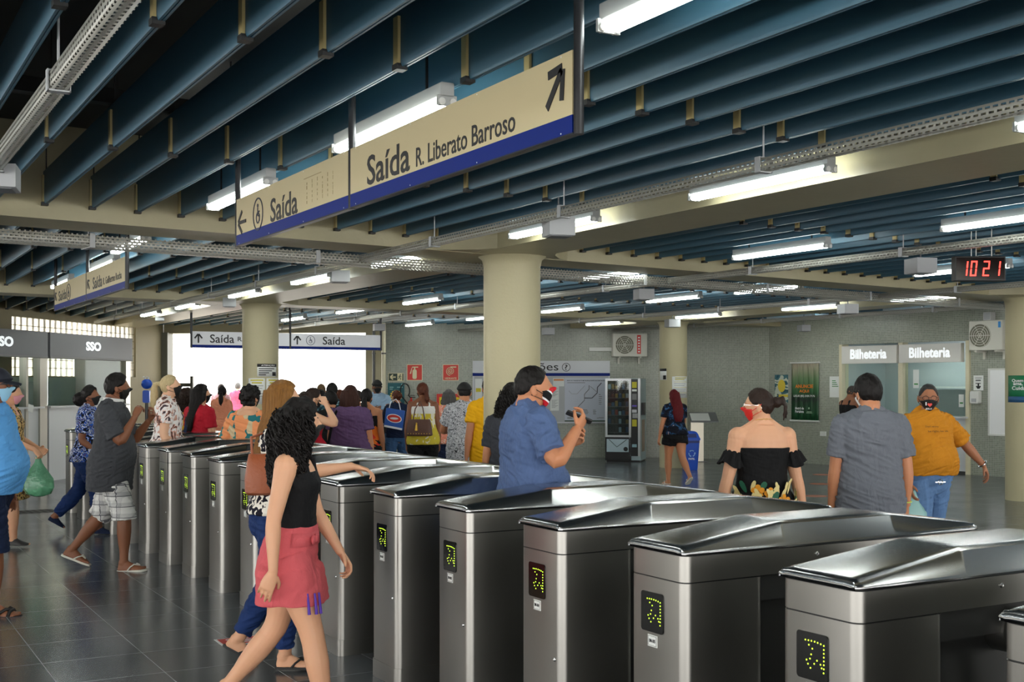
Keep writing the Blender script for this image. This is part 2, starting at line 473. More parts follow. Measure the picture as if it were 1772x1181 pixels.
# ------------------------------------------------------------------ blue ceiling fins
JB = MB().slot(0).box(-0.012, 0.0, -0.022, 0.022, 0.0, 0.2).slot(1).box(-0.016, 0.03, -0.025, 0.025, -0.012, 0.012)
JMESH = JB.mesh('joint_bracket', [M_CLIP, M_BLACK])
def fin(u, v0, v1, joints, label, group):
    L = v1 - v0
    b = MB()
    prof = [(-0.016, 0.012), (-0.012, 0.0), (-0.003, 0.0), (-0.002, 0.004), (0.002, 0.004), (0.003, 0.0), (0.012, 0.0), (0.016, 0.012), (0.016, 0.23), (-0.016, 0.23)]
    b.prism(prof, 0, L, 'y')
    cuts = [v0] + [j for j in joints if v0 + 0.1 < j < v1 - 0.1] + [v1]
    o = b.build('ceiling_fin', M_FIN, None, (u, v0, FIN_Z))
    tag(o, label, 'ceiling fin', group)
    for j in joints:
        if v0 - 0.01 < j < v1 + 0.01:
            k = bpy.data.objects.new('joint_bracket', JMESH); COL.objects.link(k); k.parent = o; k.location = (-0.017, min(j, v1 - 0.03) - v0, 0)
    for j in [v0 + L * (i + 0.5) / 4 for i in range(4)]:
        pass
    h = MB()
    for j in joints:
        if v0 - 0.01 < j < v1 + 0.01: h.box(-0.004, 0.004, min(j, v1 - 0.03) - v0 - 0.004, min(j, v1 - 0.03) - v0 + 0.004, 0.22, SLAB - FIN_Z)
    if h.v: h.build('hanger_rod', M_BLACK, o)
    return o
bays = [('before the first cross beam', -3.0, V1, 0), ('behind the front column', V1 + 0.55, V2, 1), ('towards the street exit', V2 + 0.55, 30, 2)]
for name, va, vb, bi in bays:
    for left in (0, 1, 2):
        us = [1.337 + 0.328 * k for k in range(-12, 48)]
        lo, hi = ((-2.6, 4.93), (5.72, 13.55), (14.35, 17.3))[left]
        if bi == 2: hi = min(hi, 16.2)
        n = 0
        for u in us:
            if not lo <= u < hi: continue
            sk = SK * (u - 5.06)
            a = va + (sk if bi else 0) + 0.0; b = vb + sk
            if left == 2 and bi == 0: a = 2.6 + sk
            if bi == 2:
                # stop at the far walls
                lim = []
                if u < EX0[0]:
                    t = (u - pF0.x) / (pF1 - pF0).x; lim.append(pF0.y + (pF1 - pF0).y * t)
                elif u < WA[0]: lim.append(EX0[1] + (u - EX0[0]) / (WA[0] - EX0[0]) * (WA[1] - EX0[1]))
                elif u < WB[0]: lim.append(WA[1] + (u - WA[0]) / (WB[0] - WA[0]) * (WB[1] - WA[1]))
                else: lim.append(WB[1] + (u - WB[0]) / (WC[0] - WB[0]) * (WC[1] - WB[1]))
                b = min(lim) - 0.02
            elif bi == 1:
                if u < pF0.x + 0.5:
                    t = (u - pF0.x) / (pF1 - pF0).x; b = min(b, pF0.y + (pF1 - pF0).y * t - 0.02)
                if u > WC[0] - 0.1: b = min(b, WC[1] - (u - WC[0]) / 0.107 - 0.1)
            if b - a < 0.4: continue
            n += 1
            js = [b - 2.33 * k for k in range(0, 6)] if bi < 2 else [a + 2.33 * k for k in range(1, 4)]
            where = ('left of the long beam', 'between the two long beams', 'by the ticket windows')[left]
            fin(u, a, b, js, '%s blue ceiling fin %s, %s' % (ordw(n), where, name), 'blue ceiling fins')

# ------------------------------------------------------------------ fluorescent battens
hb = MB().rbox(-0.032, 0.032, 0, 1.22, 0.0, 0.06, 0.006, 'y').box(-0.045, 0.045, 0.0, 0.012, -0.038, 0.006).box(-0.045, 0.045, 1.208, 1.22, -0.038, 0.006)
HM = hb.mesh('housing', mat('batten_grey', lin(168, 170, 168), 0.5))
TM = MB().tube([(0, 0.02, -0.022), (0, 1.2, -0.022)], 0.0135, 12).mesh('tube', M_TUBE)
CM = MB().tube([(0, -0.006, -0.022), (0, 0.024, -0.022)], 0.0155, 12).mesh('end_cap', M_WHITE)
RM = MB().box(-0.005, 0.005, -0.005, 0.005, 0.05, SLAB - 2.80).mesh('hanger_rod', M_BLACK)
def batten(u, v, label):
    t = thing('fluorescent_lamp', label, 'ceiling lamp', (u, v, 2.80), 0, 'twin tube ceiling lamps')
    def add(n, me, loc=(0, 0, 0)):
        o = bpy.data.objects.new(n, me); COL.objects.link(o); o.parent = t; o.location = loc; return o
    add('housing', HM)
    for s in (-0.026, 0.026):
        add('tube', TM, (s, 0, 0)); add('end_cap', CM, (s, 0, 0)); add('end_cap', CM, (s, 1.202, 0))
    add('hanger_rod', RM, (0, 0.2, 0)); add('hanger_rod', RM, (0, 1.02, 0))
LINES = [(2.27, [-0.3, 2.10, 4.51, 6.82, 9.99], 'over the big exit signs'),
         (2.45, [12.0, 14.5], 'behind the far left exit sign'),
         (4.83, [0.0, 2.45, 4.87, 7.2, 10.05, 12.45, 15.0, 17.9, 20.3], 'beside the long ceiling beam'),
         (7.5, [0.3, 2.7, 5.15, 7.6, 10.2, 12.5, 15.1, 17.8, 20.6], 'second line beyond the long ceiling beam'),
         (10.4, [1.0, 3.4, 5.7, 8.0, 11.0, 12.95, 15.9, 18.6, 21.3], 'halfway to the ticket windows'),
         (13.4, [1.0, 3.5, 5.9, 8.2, 11.1, 13.37, 16.15, 19.1], 'beside the far long beam'),
         (15.62, [5.0, 8.0, 10.7, 13.3, 16.2], 'nearest the ticket window wall'),
         (-0.35, [-0.3, 2.1, 4.5, 6.9, 10.2], 'over the passage left of the turnstiles')]
for u, vs_, where in LINES:
    for i, v in enumerate(vs_):
        batten(u, v, '%s lit twin tube lamp of the line %s' % (ordw(i + 1), where))

# ------------------------------------------------------------------ perforated cable trays
def tray(a, b, w, h, label, clips, name='cable_tray'):
    a = Vector(a); b = Vector(b); d = b - a; L = d.length
    t = thing(name, label, 'cable tray', a, math.atan2(d.y, d.x))
    m = MB()
    m.add([(0, -w / 2, 0), (L, -w / 2, 0), (L, w / 2, 0), (0, w / 2, 0)], [(0, 1, 2, 3)])
    m.add([(0, -w / 2, 0), (L, -w / 2, 0), (L, -w / 2, h), (0, -w / 2, h)], [(0, 1, 2, 3)])
    m.add([(0, w / 2, 0), (L, w / 2, 0), (L, w / 2, h), (0, w / 2, h)], [(0, 1, 2, 3)])
    ch = m.build('channel', M_TRAY, t)
    so = ch.modifiers.new('sheet', 'SOLIDIFY'); so.thickness = 0.003
    n = int(L / clips)
    for i in range(n):
        x = clips * (i + 0.5)
        k = MB().box(x - 0.02, x + 0.02, -w / 2 - 0.008, w / 2 + 0.008, -0.008, -0.002).box(x - 0.02, x + 0.02, -w / 2 - 0.009, -w / 2 - 0.004, -0.008, h + 0.01).box(x - 0.02, x + 0.02, w / 2 + 0.004, w / 2 + 0.009, -0.008, h + 0.01)
        k.tube([(x, 0, h + 0.006), (x, 0, SLAB - a.z)], 0.005, 6)
        k.box(x - 0.015, x + 0.015, -w / 2 - 0.008, w / 2 + 0.008, h + 0.004, h + 0.01)
        k.build('hanger_clip', M_STEELD if clips > 2.5 else M_BOXG, t)
    return t
TZ = 2.67
UT = lambda u: 9.66 + 0.127 * (u - 1.11)
for u, a_, b_, lab in ((0.74, -2.0, None, 'at the upper left of the ceiling'), (4.14, -2.0, None, 'beside the long ceiling beam over the turnstiles'),
                       (4.2, 0, 22.4, 'running on towards the glass block facade'), (7.92, 0.5, None, 'beside the red digital clock'), (7.92, 0, 24.0, 'between the two long beams towards the street wall'),
                       (11.6, 3.0, None, 'right of the digital clock'), (11.6, 0, 22.5, 'ending above the vending machine'), (14.45, 4.0, None, 'nearest the ticket windows'), (14.45, 0, 20.9, 'ending at the corner left of the ticket windows')):
    va = a_ if b_ is None else UT(u) + 0.14; vb = UT(u) - 0.14 if b_ is None else b_
    tray((u, va, TZ), (u, vb, TZ), 0.065, 0.062, 'slim perforated cable tray ' + lab, 1.9)
tray((-5.0, UT(-5.0), 2.65), (17.0, UT(17.0), 2.65), 0.2, 0.092, 'wide perforated cable tray crossing the whole hall behind the first beam', 1.95)

# grey boxes hanging under the trays: (pixel left, right, top, bottom, depth)
BX = [(-52, 39, 288, 330, 6.2, 'large grey metal box at the left edge under the upper left tray'),
      (937, 996, 378, 411, 8.1, 'grey metal box below the slim tray, left of the round column top'),
      (568, 608, 469, 490, 12.0, 'grey metal box hung in front of the broad beam left of the front column'),
      (1096, 1132, 501, 520, 14.3, 'grey metal box hung right of the front column below the wide tray'),
      (1568, 1618, 448, 475, 10.9, 'grey metal box hung left of the red digital clock'),
      (1450, 1484, 527, 544, 15.2, 'grey metal box hung below the far beam over the ticket windows'),
      (383, 411, 516, 532, 16.8, 'grey metal box hung just left of the left column top'),
      (267, 286, 543, 556, 21.0, 'small grey metal box by the top of the pillar beside the bright exit'),
      (937, 960, 568, 580, 23.0, 'grey metal box hung above the information board'),
      (644, 668, 561, 573, 21.0, 'grey metal box over the right end of the exit sign'),
      (1150, 1177, 553, 567, 21.6, 'grey metal box in front of the column with the pinned notices'),
      (1380, 1402, 563, 574, 21.8, 'faint grey metal box against the mosaic over the advertising banner')]
for x0, x1, y0, y1, D, lab in BX:
    w = (x1 - x0) / FOC * D; p = at((x0 + x1) / 2, y1, D); h = (y1 - y0) / FOC * D
    s = w * 0.78
    t = thing('hanging_box', lab, 'metal box', p, -0.25, 'grey boxes under the trays')
    bd = MB().loft([[(-s / 2 * k, -s / 2 * k, z), (s / 2 * k, -s / 2 * k, z), (s / 2 * k, s / 2 * k, z), (-s / 2 * k, s / 2 * k, z)] for k, z in ((0.94, 0.004), (1, 0.008), (1, h))], smooth=False)
    bd.build('case', M_BOXG, t)
    MB().box(-s * 0.4, s * 0.4, -s * 0.4, s * 0.4, 0.0, 0.006).build('underside_panel', M_GREYP, t)
    MB().tube([(0, 0, h - 0.003), (0, 0, SLAB - p.z)], 0.006, 6).build('hanger_rod', M_GREYP, t)
# ------------------------------------------------------------------ turnstiles
T_U, T_V, T_P, T_W, T_L = 2.585, 2.50, 0.807, 0.325, 1.50
M_LED = mat('led_yellow_green', lin(190, 230, 30), 0.4, emit=(0.62, 0.95, 0.05), estr=1.7)
M_DISP = mat('display_black', lin(8, 9, 8), 0.15)
R_C = 0.035
def rrect(x0, x1, y0, y1, r, n=4):
    pts = []
    for cx, cy, st in ((x1 - r, y1 - r, 0), (x0 + r, y1 - r, 1), (x0 + r, y0 + r, 2), (x1 - r, y0 + r, 3)):
        for k in range(n + 1):
            an = (st + k / n) * PI / 2
            pts.append((cx + r * math.cos(an), cy + r * math.sin(an)))
    return pts
def turnstile_meshes():
    w, L = T_W, T_L
    ms = {}
    ms['pedestal'] = (MB().prism(rrect(0, 0.365, 0, w, R_C), 0.09, 0.890, 'z', True).mesh('pedestal', M_STEEL))
    ms['rear_pedestal'] = (MB().prism(rrect(L - 0.365, L, 0, w, R_C), 0.09, 0.890, 'z', True).mesh('pedestal', M_STEEL))
    ms['plinth'] = MB().prism(rrect(-0.004, 0.369, -0.004, w + 0.004, R_C), 0.0, 0.094, 'z', True).prism(rrect(L - 0.369, L + 0.004, -0.004, w + 0.004, R_C), 0.0, 0.094, 'z', True).box(0.36, L - 0.36, 0.06, w - 0.06, 0, 0.06).mesh('plinth', M_STEEL)
    ms['inner_panel'] = MB().box(0.35, L - 0.35, 0.085, w - 0.085, 0.06, 0.9).box(0.355, L - 0.355, 0.02, w - 0.02, 0.80, 0.89).mesh('inner_panel', M_STEELD)
    ms['band'] = MB().prism(rrect(0, L, 0, w, R_C), 0.895, 0.985, 'z', True).mesh('band', M_STEEL)
    # lid: a beaded front edge, a rise, a flat crown and a fall, narrower at the top
    prof = [(-0.006, 0.992, 0.0), (-0.012, 1.0, 0.0), (-0.010, 1.010, 0.002), (0.0, 1.019, 0.008), (0.02, 1.024, 0.016), (0.455, 1.079, 0.030), (0.475, 1.082, 0.031), (0.52, 1.083, 0.031),
            (0.98, 1.083, 0.031), (1.025, 1.082, 0.031), (1.045, 1.079, 0.030), (1.48, 1.024, 0.016), (1.5, 1.019, 0.008), (1.51, 1.010, 0.002), (1.512, 1.0, 0.0), (1.506, 0.992, 0.0)]
    def row(x, z, ins):
        e = -0.009
        wi = 0.010 if x < -0.005 or x > 1.505 else 0.004 if x < 0.01 or x > 1.49 else 0.0
        return [Vector((x, y + (wi if y < w / 2 else -wi), zz)) for y, zz in ((e + 0.002, 0.990), (e, 0.996), (e + 0.002 + ins * 0.1, min(z, 1.004)), (ins * 0.62 + 0.004, z - 0.010 if z > 1.02 else z - 0.001), (ins + 0.010, z - 0.002), (ins + 0.03, z),
                                                (w - ins - 0.03, z), (w - ins - 0.010, z - 0.002), (w - ins * 0.62 - 0.004, z - 0.010 if z > 1.02 else z - 0.001), (w - e - 0.002 - ins * 0.1, min(z, 1.004)), (w - e, 0.996), (w - e - 0.002, 0.990))]
    ms['lid'] = MB().loft([row(*p) for p in prof], True, True).mesh('lid', M_LID)
    ms['seam'] = MB().prism(rrect(0.003, L - 0.003, 0.003, w - 0.003, R_C), 0.984, 0.993, 'z').prism(rrect(0.003, 0.362, 0.003, w - 0.003, R_C), 0.888, 0.896, 'z').mesh('seam', M_BLACK)
    cs = MB()
    for y in (R_C * 0.35, w - R_C * 0.35):
        pass
    # display
    cy = w * 0.565; zc = 0.765; s = 0.066
    ms['display'] = MB().rbox(-0.004, 0.01, cy - s, cy + s, zc - 0.072, zc + 0.072, 0.012, 'x').mesh('display', M_DISP)
    pts = [(835, 660), (848, 662), (861, 664), (875, 667), (888, 671), (901, 676), (914, 682), (914, 698), (914, 713), (914, 728), (914, 743), (914, 758), (914, 774), (913, 790), (850, 680), (865, 695), (860, 718), (855, 735), (840, 740), (846, 756), (857, 772), (873, 755), (885, 742), (900, 757), (905, 771)]
    d = MB()
    for x, y in pts:
        yy = cy + s - (x - 795) / 135 * 2 * s; zz = zc + 0.072 - (y - 618 - (x - 795) * 0.2) / 190 * 0.144
        d.ellipsoid((-0.0045, yy, zz), (0.0015, 0.0028, 0.0028), 6, 4)
    ms['led_arrow'] = d.mesh('led_arrow', M_LED)
    ms['label_plate'] = MB().box(-0.002, 0.005, cy - 0.028, cy + 0.028, 0.640, 0.682).slot(1).box(-0.003, 0.0, cy - 0.0245, cy + 0.0245, 0.6435, 0.6445).box(-0.003, 0.0, cy - 0.0245, cy + 0.0245, 0.6775, 0.6785).box(-0.003, 0.0, cy - 0.0245, cy - 0.0235, 0.6435, 0.6785).box(-0.003, 0.0, cy + 0.0235, cy + 0.0245, 0.6435, 0.6785).mesh('label_plate', [M_PAPER, M_INK])
    ms['lock'] = MB().lathe((0, 0, 0), [(0.008, 0), (0.0085, 0.003), (0.005, 0.006), (0.004, 0.004)], 14).mesh('lock', M_CHROME)
    h = MB()
    h.tube([(0, 0.1, 0), (0, -0.005, 0)], [0.075, 0.075], 24).ellipsoid((0, -0.01, 0), (0.082, 0.055, 0.082), 20, 10)
    ms['hub'] = h.mesh('hub', M_STEEL)
    a = MB()
    a.tube([(0, 0, 0), (0, 0, 0.39)], 0.019, 16).ellipsoid((0, 0, 0.39), (0.019, 0.019, 0.012), 14, 6)
    ms['arm'] = a.mesh('arm', M_CHROME)
    return ms
TM_ = turnstile_meshes()
T_DESC = {-1: 'steel turnstile cut off by the lower right edge, nearest of the row', 0: 'big steel turnstile at the lower right with chrome tripod arms, next to the cut-off one',
          1: 'steel turnstile with label BM-005, second full cabinet of the row', 2: 'steel turnstile with label BM-004, third full cabinet of the row', 3: 'steel turnstile with label BM-003, standing before the man with the phone',
          4: 'steel turnstile with label BM-002, just right of the coral skirt', 5: 'steel turnstile partly hidden behind the coral skirt, with pale blue display', 6: 'steel turnstile hidden behind the two women at the front',
          7: 'steel turnstile just left of the long haired woman with brown bag', 8: 'steel turnstile third to the right of the plaid shorts', 9: 'steel turnstile second to the right of the plaid shorts', 10: 'steel turnstile next to the plaid shorts on their right',
          11: 'steel turnstile half hidden by the plaid shorts', 12: 'steel turnstile behind the plaid shorts', 13: 'steel turnstile behind the man in the dark grey polo', 14: 'steel turnstile behind the woman in the blue floral blouse',
          15: 'steel turnstile last but one of the row, by the grey booth', 16: 'farthest steel turnstile of the row, by the grey booth counter'}
for n in range(-1, 17):
    t = thing('turnstile', T_DESC[n], 'turnstile', (T_U, T_V + T_P * n, 0), 0, 'row of steel turnstiles')
    def add(nm, key, loc=(0, 0, 0), rot=(0, 0, 0), parent=None):
        o = bpy.data.objects.new(nm, TM_[key]); COL.objects.link(o); o.parent = parent or t; o.location = loc; o.rotation_euler = rot; return o
    for nm, k in (('pedestal', 'pedestal'), ('pedestal', 'rear_pedestal'), ('plinth', 'plinth'), ('inner_panel', 'inner_panel'), ('band', 'band'), ('lid', 'lid'), ('seam', 'seam')): add(nm, k)
    d = add('display', 'display'); add('led_arrow', 'led_arrow', parent=d)
    if n < 12:
        lp = add('label_plate', 'label_plate')
        if 0 <= n <= 4:
            tx = text('lettering', 'BM-00%d' % (6 - n), M_INK, lp, 0, 0, h=0.013, w=0.036, bold=0.02, y=0, ext=0.0008)
            tx.rotation_euler = (0, 0, -PI / 2); tx.location = (-0.002, T_W * 0.565, 0.661)
    add('lock', 'lock', (0.0, 0.045, 0.46), (0, -PI / 2, 0))
    add('lock', 'lock', (0.62, 0.0, 0.955), (PI / 2, 0, 0))
    hb_ = add('hub', 'hub', (0.72, 0.0, 0.80))
    ax = Vector((0.0, -0.72, -0.69)).normalized()
    for k in range(3):
        # arms lie on a cone about the tilted axis, one of them level across the lane
        e1 = Vector((1, 0, 0)); e2 = ax.cross(e1).normalized()
        base = Vector((0, -1, -0.0)).normalized()
        q = Matrix.Rotation(2 * PI * k / 3, 3, ax) @ base
        o = add('arm', 'arm', (0.72 + q.x * 0.03, -0.02 + q.y * 0.03, 0.80 + q.z * 0.03))
        o.rotation_mode = 'QUATERNION'; o.rotation_quaternion = q.to_track_quat('Z', 'Y')

# ------------------------------------------------------------------ planes that carry signs: read their extents through the viewpoint
class PL:
    def __init__(s, a, d):
        s.a = Vector((a[0], a[1])); s.d = Vector((d[0], d[1])).normalized(); s.rot = math.atan2(s.d.y, s.d.x)
    def hit(s, px):
        k = (px - 886.0) / FOC
        r = Vector((k * CS + SN, -k * SN + CS))
        det = r.x * -s.d.y + s.d.x * r.y
        D = (s.a.x * -s.d.y + s.d.x * s.a.y) / det
        p = r * D
        return (p - s.a).dot(s.d), D
    def s(s, px): return s.hit(px)[0]
    def z(s, px, py): return EYE - (py - 664.0) / FOC * s.hit(px)[1]
    def rect(s, x0, y0, x1, y1):
        xm = (x0 + x1) / 2
        return s.s(x0), s.s(x1), s.z(xm, y1), s.z(xm, y0)
    def root(s, name, label, cat, s0, z0, group=None, out=0.0):
        n = Vector((s.d.y, -s.d.x)); p = s.a + s.d * s0 + n * out
        return thing(name, label, cat, (p.x, p.y, z0), s.rot, group)

def arrow(b, cx, cz, size, ang, th=0.2, y0=-0.003, y1=0.0, wide=1.0):
    """arrow with an open head pointing at ang (0 = right, 90 = up)"""
    ca, sa = math.cos(math.radians(ang)), math.sin(math.radians(ang))
    def seg(p, q, t):
        p = Vector(p); q = Vector(q); d = (q - p).normalized(); n = Vector((-d.y, d.x)) * t / 2
        pts = [p + n, p - n, q - n, q + n]
        b.prism([(cx + (a.x * ca - a.y * sa) * size * wide, cz + (a.x * sa + a.y * ca) * size) for a in pts], y0, y1, 'y')
    seg((-0.5, 0), (0.45, 0), th); seg((0.48, 0.03), (0.0, 0.42), th); seg((0.48, -0.03), (0.0, -0.42), th)
def ring(b, cx, cz, r, t, y0=-0.003, y1=0.0, n=28, sx=1.0):
    o = [(cx + sx * r * math.cos(2 * PI * k / n), cz + r * math.sin(2 * PI * k / n)) for k in range(n)]
    i = [(cx + sx * (r - t) * math.cos(2 * PI * k / n), cz + (r - t) * math.sin(2 * PI * k / n)) for k in range(n)]
    for k in range(n):
        m = (k + 1) % n
        b.prism([o[k], o[m], i[m], i[k]], y0, y1, 'y')
def disc(b, cx, cz, r, y0=-0.003, y1=0.0, n=24, rz=None):
    b.prism([(cx + r * math.cos(2 * PI * k / n), cz + (rz or r) * math.sin(2 * PI * k / n)) for k in range(n)], y0, y1, 'y')
def wheelchair(b, cx, cz, s, sx=0.8):
    ring(b, cx, cz, s, s * 0.09, sx=sx)
    ring(b, cx - 0.02 * s, cz - 0.22 * s, s * 0.36, s * 0.09, n=18, sx=sx)
    disc(b, cx - 0.05 * s, cz + 0.52 * s, 0.11 * s)
    b.box(cx - 0.1 * s, cx, -0.003, 0, cz - 0.1 * s, cz + 0.4 * s); b.box(cx - 0.05 * s, cx + 0.3 * s, -0.003, 0, cz + 0.1 * s, cz + 0.18 * s)
    b.box(cx, cx + 0.33 * s, -0.003, 0, cz - 0.15 * s, cz - 0.06 * s); b.box(cx + 0.26 * s, cx + 0.34 * s, -0.003, 0, cz - 0.45 * s, cz - 0.06 * s)

M_SIGNC = mat('sign_cream', lin(196, 182, 142), 0.4, var=0.05, vscale=3)
M_SIGNW = mat('sign_silver', lin(190, 192, 196), 0.35, metal=0.3)
M_POST = mat('sign_post_dark', lin(40, 40, 42), 0.35, metal=0.5)
def hanging_sign(pl, label, panels, z0, z1, face, posts, blue=0.22, up=SLAB, post_r=0.017):
    s0 = panels[0][0]; s1 = panels[-1][1]
    t = pl.root('hanging_sign', label, 'sign', s0, 0)
    hb_ = (z1 - z0) * blue
    for a, b in panels:
        MB().box(a - s0 + 0.008, b - s0 - 0.008, -0.012, 0.012, z0 + hb_, z1).build('sign_face', face, t)
        MB().box(a - s0 + 0.008, b - s0 - 0.008, -0.0125, 0.0125, z0, z0 + hb_).build('blue_stripe', M_BLUE, t)
    fr = MB()
    fr.box(0, s1 - s0, -0.014, 0.014, z0 - 0.006, z0)
    m = fr.build('sign_frame', M_POST, t)
    for p in posts:
        MB().tube([(p - s0, 0, z0 - 0.008), (p - s0, 0, up)], post_r, 18).build('post', M_POST, t)
    sc = MB()
    for a, b in panels:
        for i in range(4):
            x = a - s0 + (b - a) * (0.04 + 0.92 * i / 3)
            for z in (z0 + 0.008, z1 - 0.008): sc.ellipsoid((x, -0.012, z), (0.003, 0.002, 0.003), 8, 4)
    sc.build('rivet', M_WHITEINK, t)
    return t, s0

# big exit sign over the turnstiles
pb = PL((2.10, 7.0), (0, -1))
e0, e1, e2 = pb.s(411), pb.s(609), pb.s(998)
Z0, Z1 = 2.40, 2.668
big, s0 = hanging_sign(pb, 'big cream and blue exit sign hanging overhead, nearest of the exit signs', [(e0, e1), (e1, e2)], Z0, Z1, M_SIGNC, [e0 + 0.008, e1, e2 + 0.012])
def onsign(pl, s0, x0, yt, yb, x1, **kw):
    xa, xb = pl.s(x0) - s0, pl.s(x1) - s0
    zt, zb = pl.z(x0, yt), pl.z(x0, yb)
    return xa, xb, zb, zt
xa, xb = pb.s(640) - s0, pb.s(714) - s0
text('lettering', 'Saída', M_INK, big, (xa + xb) / 2, 2.535, h=0.132, w=xb - xa, y=-0.0125, bold=0.012)
xa, xb = pb.s(725) - s0, pb.s(897) - s0
text('lettering', 'R. Liberato Barroso', M_INK, big, (xa + xb) / 2, 2.512, h=0.078, w=xb - xa, y=-0.0125, bold=0.008)
b = MB(); ax_ = (pb.s(948) + pb.s(985)) / 2 - s0; aw = pb.s(985) - pb.s(948)
arrow(b, ax_ - 0.0, 2.565, 0.165, 45, th=0.17, wide=0.85); b.build('arrow_symbol', M_INK, big, (0, -0.0125, 0))
xa, xb = pb.s(472) - s0, pb.s(519) - s0
text('lettering', 'Saída', M_INK, big, (xa + xb) / 2, 2.525, h=0.128, w=xb - xa, y=-0.0125, bold=0.012)
b = MB(); arrow(b, (pb.s(413) + pb.s(431)) / 2 - s0 + 0.01, 2.525, 0.15, 180, th=0.13); b.build('arrow_symbol', M_INK, big, (0, -0.0125, 0))
b = MB(); wheelchair(b, pb.s(450.5) - s0, 2.535, 0.092, 0.95); b.build('wheelchair_symbol', mat('navy_ink', lin(24, 34, 62), 0.5), big, (0, -0.0125, 0))
b = MB()
rs = random.Random(3)
for x in (535, 544, 553, 562, 571, 580):
    xx = pb.s(x) - s0
    for k in range(5):
        zz = 2.49 + k * 0.024; b.box(xx + rs.uniform(-0.003, 0.003), xx + 0.004, -0.001, 0, zz, zz + rs.uniform(0.008, 0.02))
b.box(pb.s(530) - s0, pb.s(560) - s0, -0.001, 0, 2.618, 2.621)
b.build('glue_marks', mat('glue_mark', lin(150, 132, 92), 0.6), big, (0, -0.0125, 0))

# the same kind of sign further left
p2 = PL((2.22, 15.0), (0, -1))
f0, f1, f2 = p2.s(96), p2.s(151.5), p2.s(219)
sg2, s0 = hanging_sign(p2, 'smaller looking cream and blue exit sign hanging further off above the grey booth', [(f0, f1), (f1, f2)], 2.405, 2.675, M_SIGNC, [f0 + 0.01, f1, f2 + 0.02], up=SLAB)
for x0, x1, s, h, z, bd in ((163, 179, 'Saída', 0.115, 2.545, 0.012), (181, 213, 'R. Guilherme Rocha', 0.066, 2.53, 0.006), (103.5, 117, 'Saída', 0.11, 2.545, 0.012)):
    xa, xb = p2.s(x0) - s0, p2.s(x1) - s0
    text('lettering', s, M_INK, sg2, (xa + xb) / 2, z, h=h, w=xb - xa, y=-0.0125, bold=bd)
for x in (155.5, 99.0):
    b = MB(); arrow(b, p2.s(x) - s0, 2.55, 0.12, 135, th=0.16, wide=1.2); b.build('arrow_symbol', M_INK, sg2, (0, -0.0125, 0))
b = MB(); wheelchair(b, p2.s(121) - s0, 2.55, 0.09, 1.3); b.build('wheelchair_symbol', MATS['navy_ink'], sg2, (0, -0.0125, 0))

# silver exit sign before the bright street exit
p3 = PL((4.0, 19.7), (1, 0))
h0, h1, h2 = p3.s(331), p3.s(502), p3.s(659)
sg3, s0 = hanging_sign(p3, 'silver and blue exit sign hanging before the bright street exit', [(h0, h1), (h1, h2)], 2.185, 2.45, M_SIGNW, [h0, h1, h2], blue=0.17, post_r=0.02)
for x0, x1, s, h in ((363, 405, 'Saída', 0.14), (411, 449, 'R. Lib. Barroso', 0.07), (558, 597, 'Saída', 0.14)):
    xa, xb = p3.s(x0) - s0, p3.s(x1) - s0
    if s.startswith('R.'): s = 'R. '; xb = xa + 0.09; 
    text('lettering', s.strip(), M_INK, sg3, (xa + xb) / 2, 2.335, h=h if s[0] == 'S' else 0.075, w=xb - xa, y=-0.0125, bold=0.012)
for x in (343, 514):
    b = MB(); arrow(b, p3.s(x) - s0, 2.335, 0.15, 90, th=0.17); b.build('arrow_symbol', M_INK, sg3, (0, -0.0125, 0))
b = MB(); wheelchair(b, p3.s(537) - s0, 2.335, 0.085, 0.95); b.build('wheelchair_symbol', MATS['navy_ink'], sg3, (0, -0.0125, 0))

# digital clock
ck = at(1694, 487, 9.9)
t = thing('digital_clock', 'black hanging digital clock with red digits reading 10 21', 'clock', ck, -YAW + 0.02)
wC, hC = 0.425, 0.205
bevel(MB().box(-wC / 2, wC / 2, -0.03, 0.05, 0, hC).build('case', M_BLACK, t), 0.005)
MB().box(-wC / 2 + 0.012, wC / 2 - 0.012, -0.033, -0.029, 0.012, hC - 0.012).build('screen', mat('clock_screen', lin(24, 12, 12), 0.1), t)
M_RLED = mat('led_red', lin(255, 40, 30), 0.4, emit=(1.0, 0.045, 0.03), estr=3.0)
SEG = {'0': 'abcdef', '1': 'bc', '2': 'abged'}
for x, ch in ((-0.165, '1'), (-0.090, '0'), (0.015, '2'), (0.105, '1')):
    b = MB(); wd, hd, th = 0.052, 0.125, 0.011
    z0 = hC / 2 - hd / 2
    def sk(px, pz): return (x + px + (pz) * 0.1, z0 + pz)
    for s_ in SEG[ch]:
        q = {'a': (0, hd - th, wd, hd), 'd': (0, 0, wd, th), 'g': (0, hd / 2 - th / 2, wd, hd / 2 + th / 2), 'b': (wd - th, hd / 2 + 0.004, wd, hd - 0.004), 'c': (wd - th, 0.004, wd, hd / 2 - 0.004), 'f': (0, hd / 2 + 0.004, th, hd - 0.004), 'e': (0, 0.004, th, hd / 2 - 0.004)}[s_]
        b.prism([sk(q[0], q[1]), sk(q[2], q[1]), sk(q[2], q[3]), sk(q[0], q[3])], -0.036, -0.0325, 'y')
    b.build('digit', M_RLED, t)
for x in (-0.06, -0.02, 0.11):
    MB().tube([(x, 0.01, hC), (x, 0.01, SLAB - ck.z)], 0.004, 6).build('hook', M_WHITE, t)

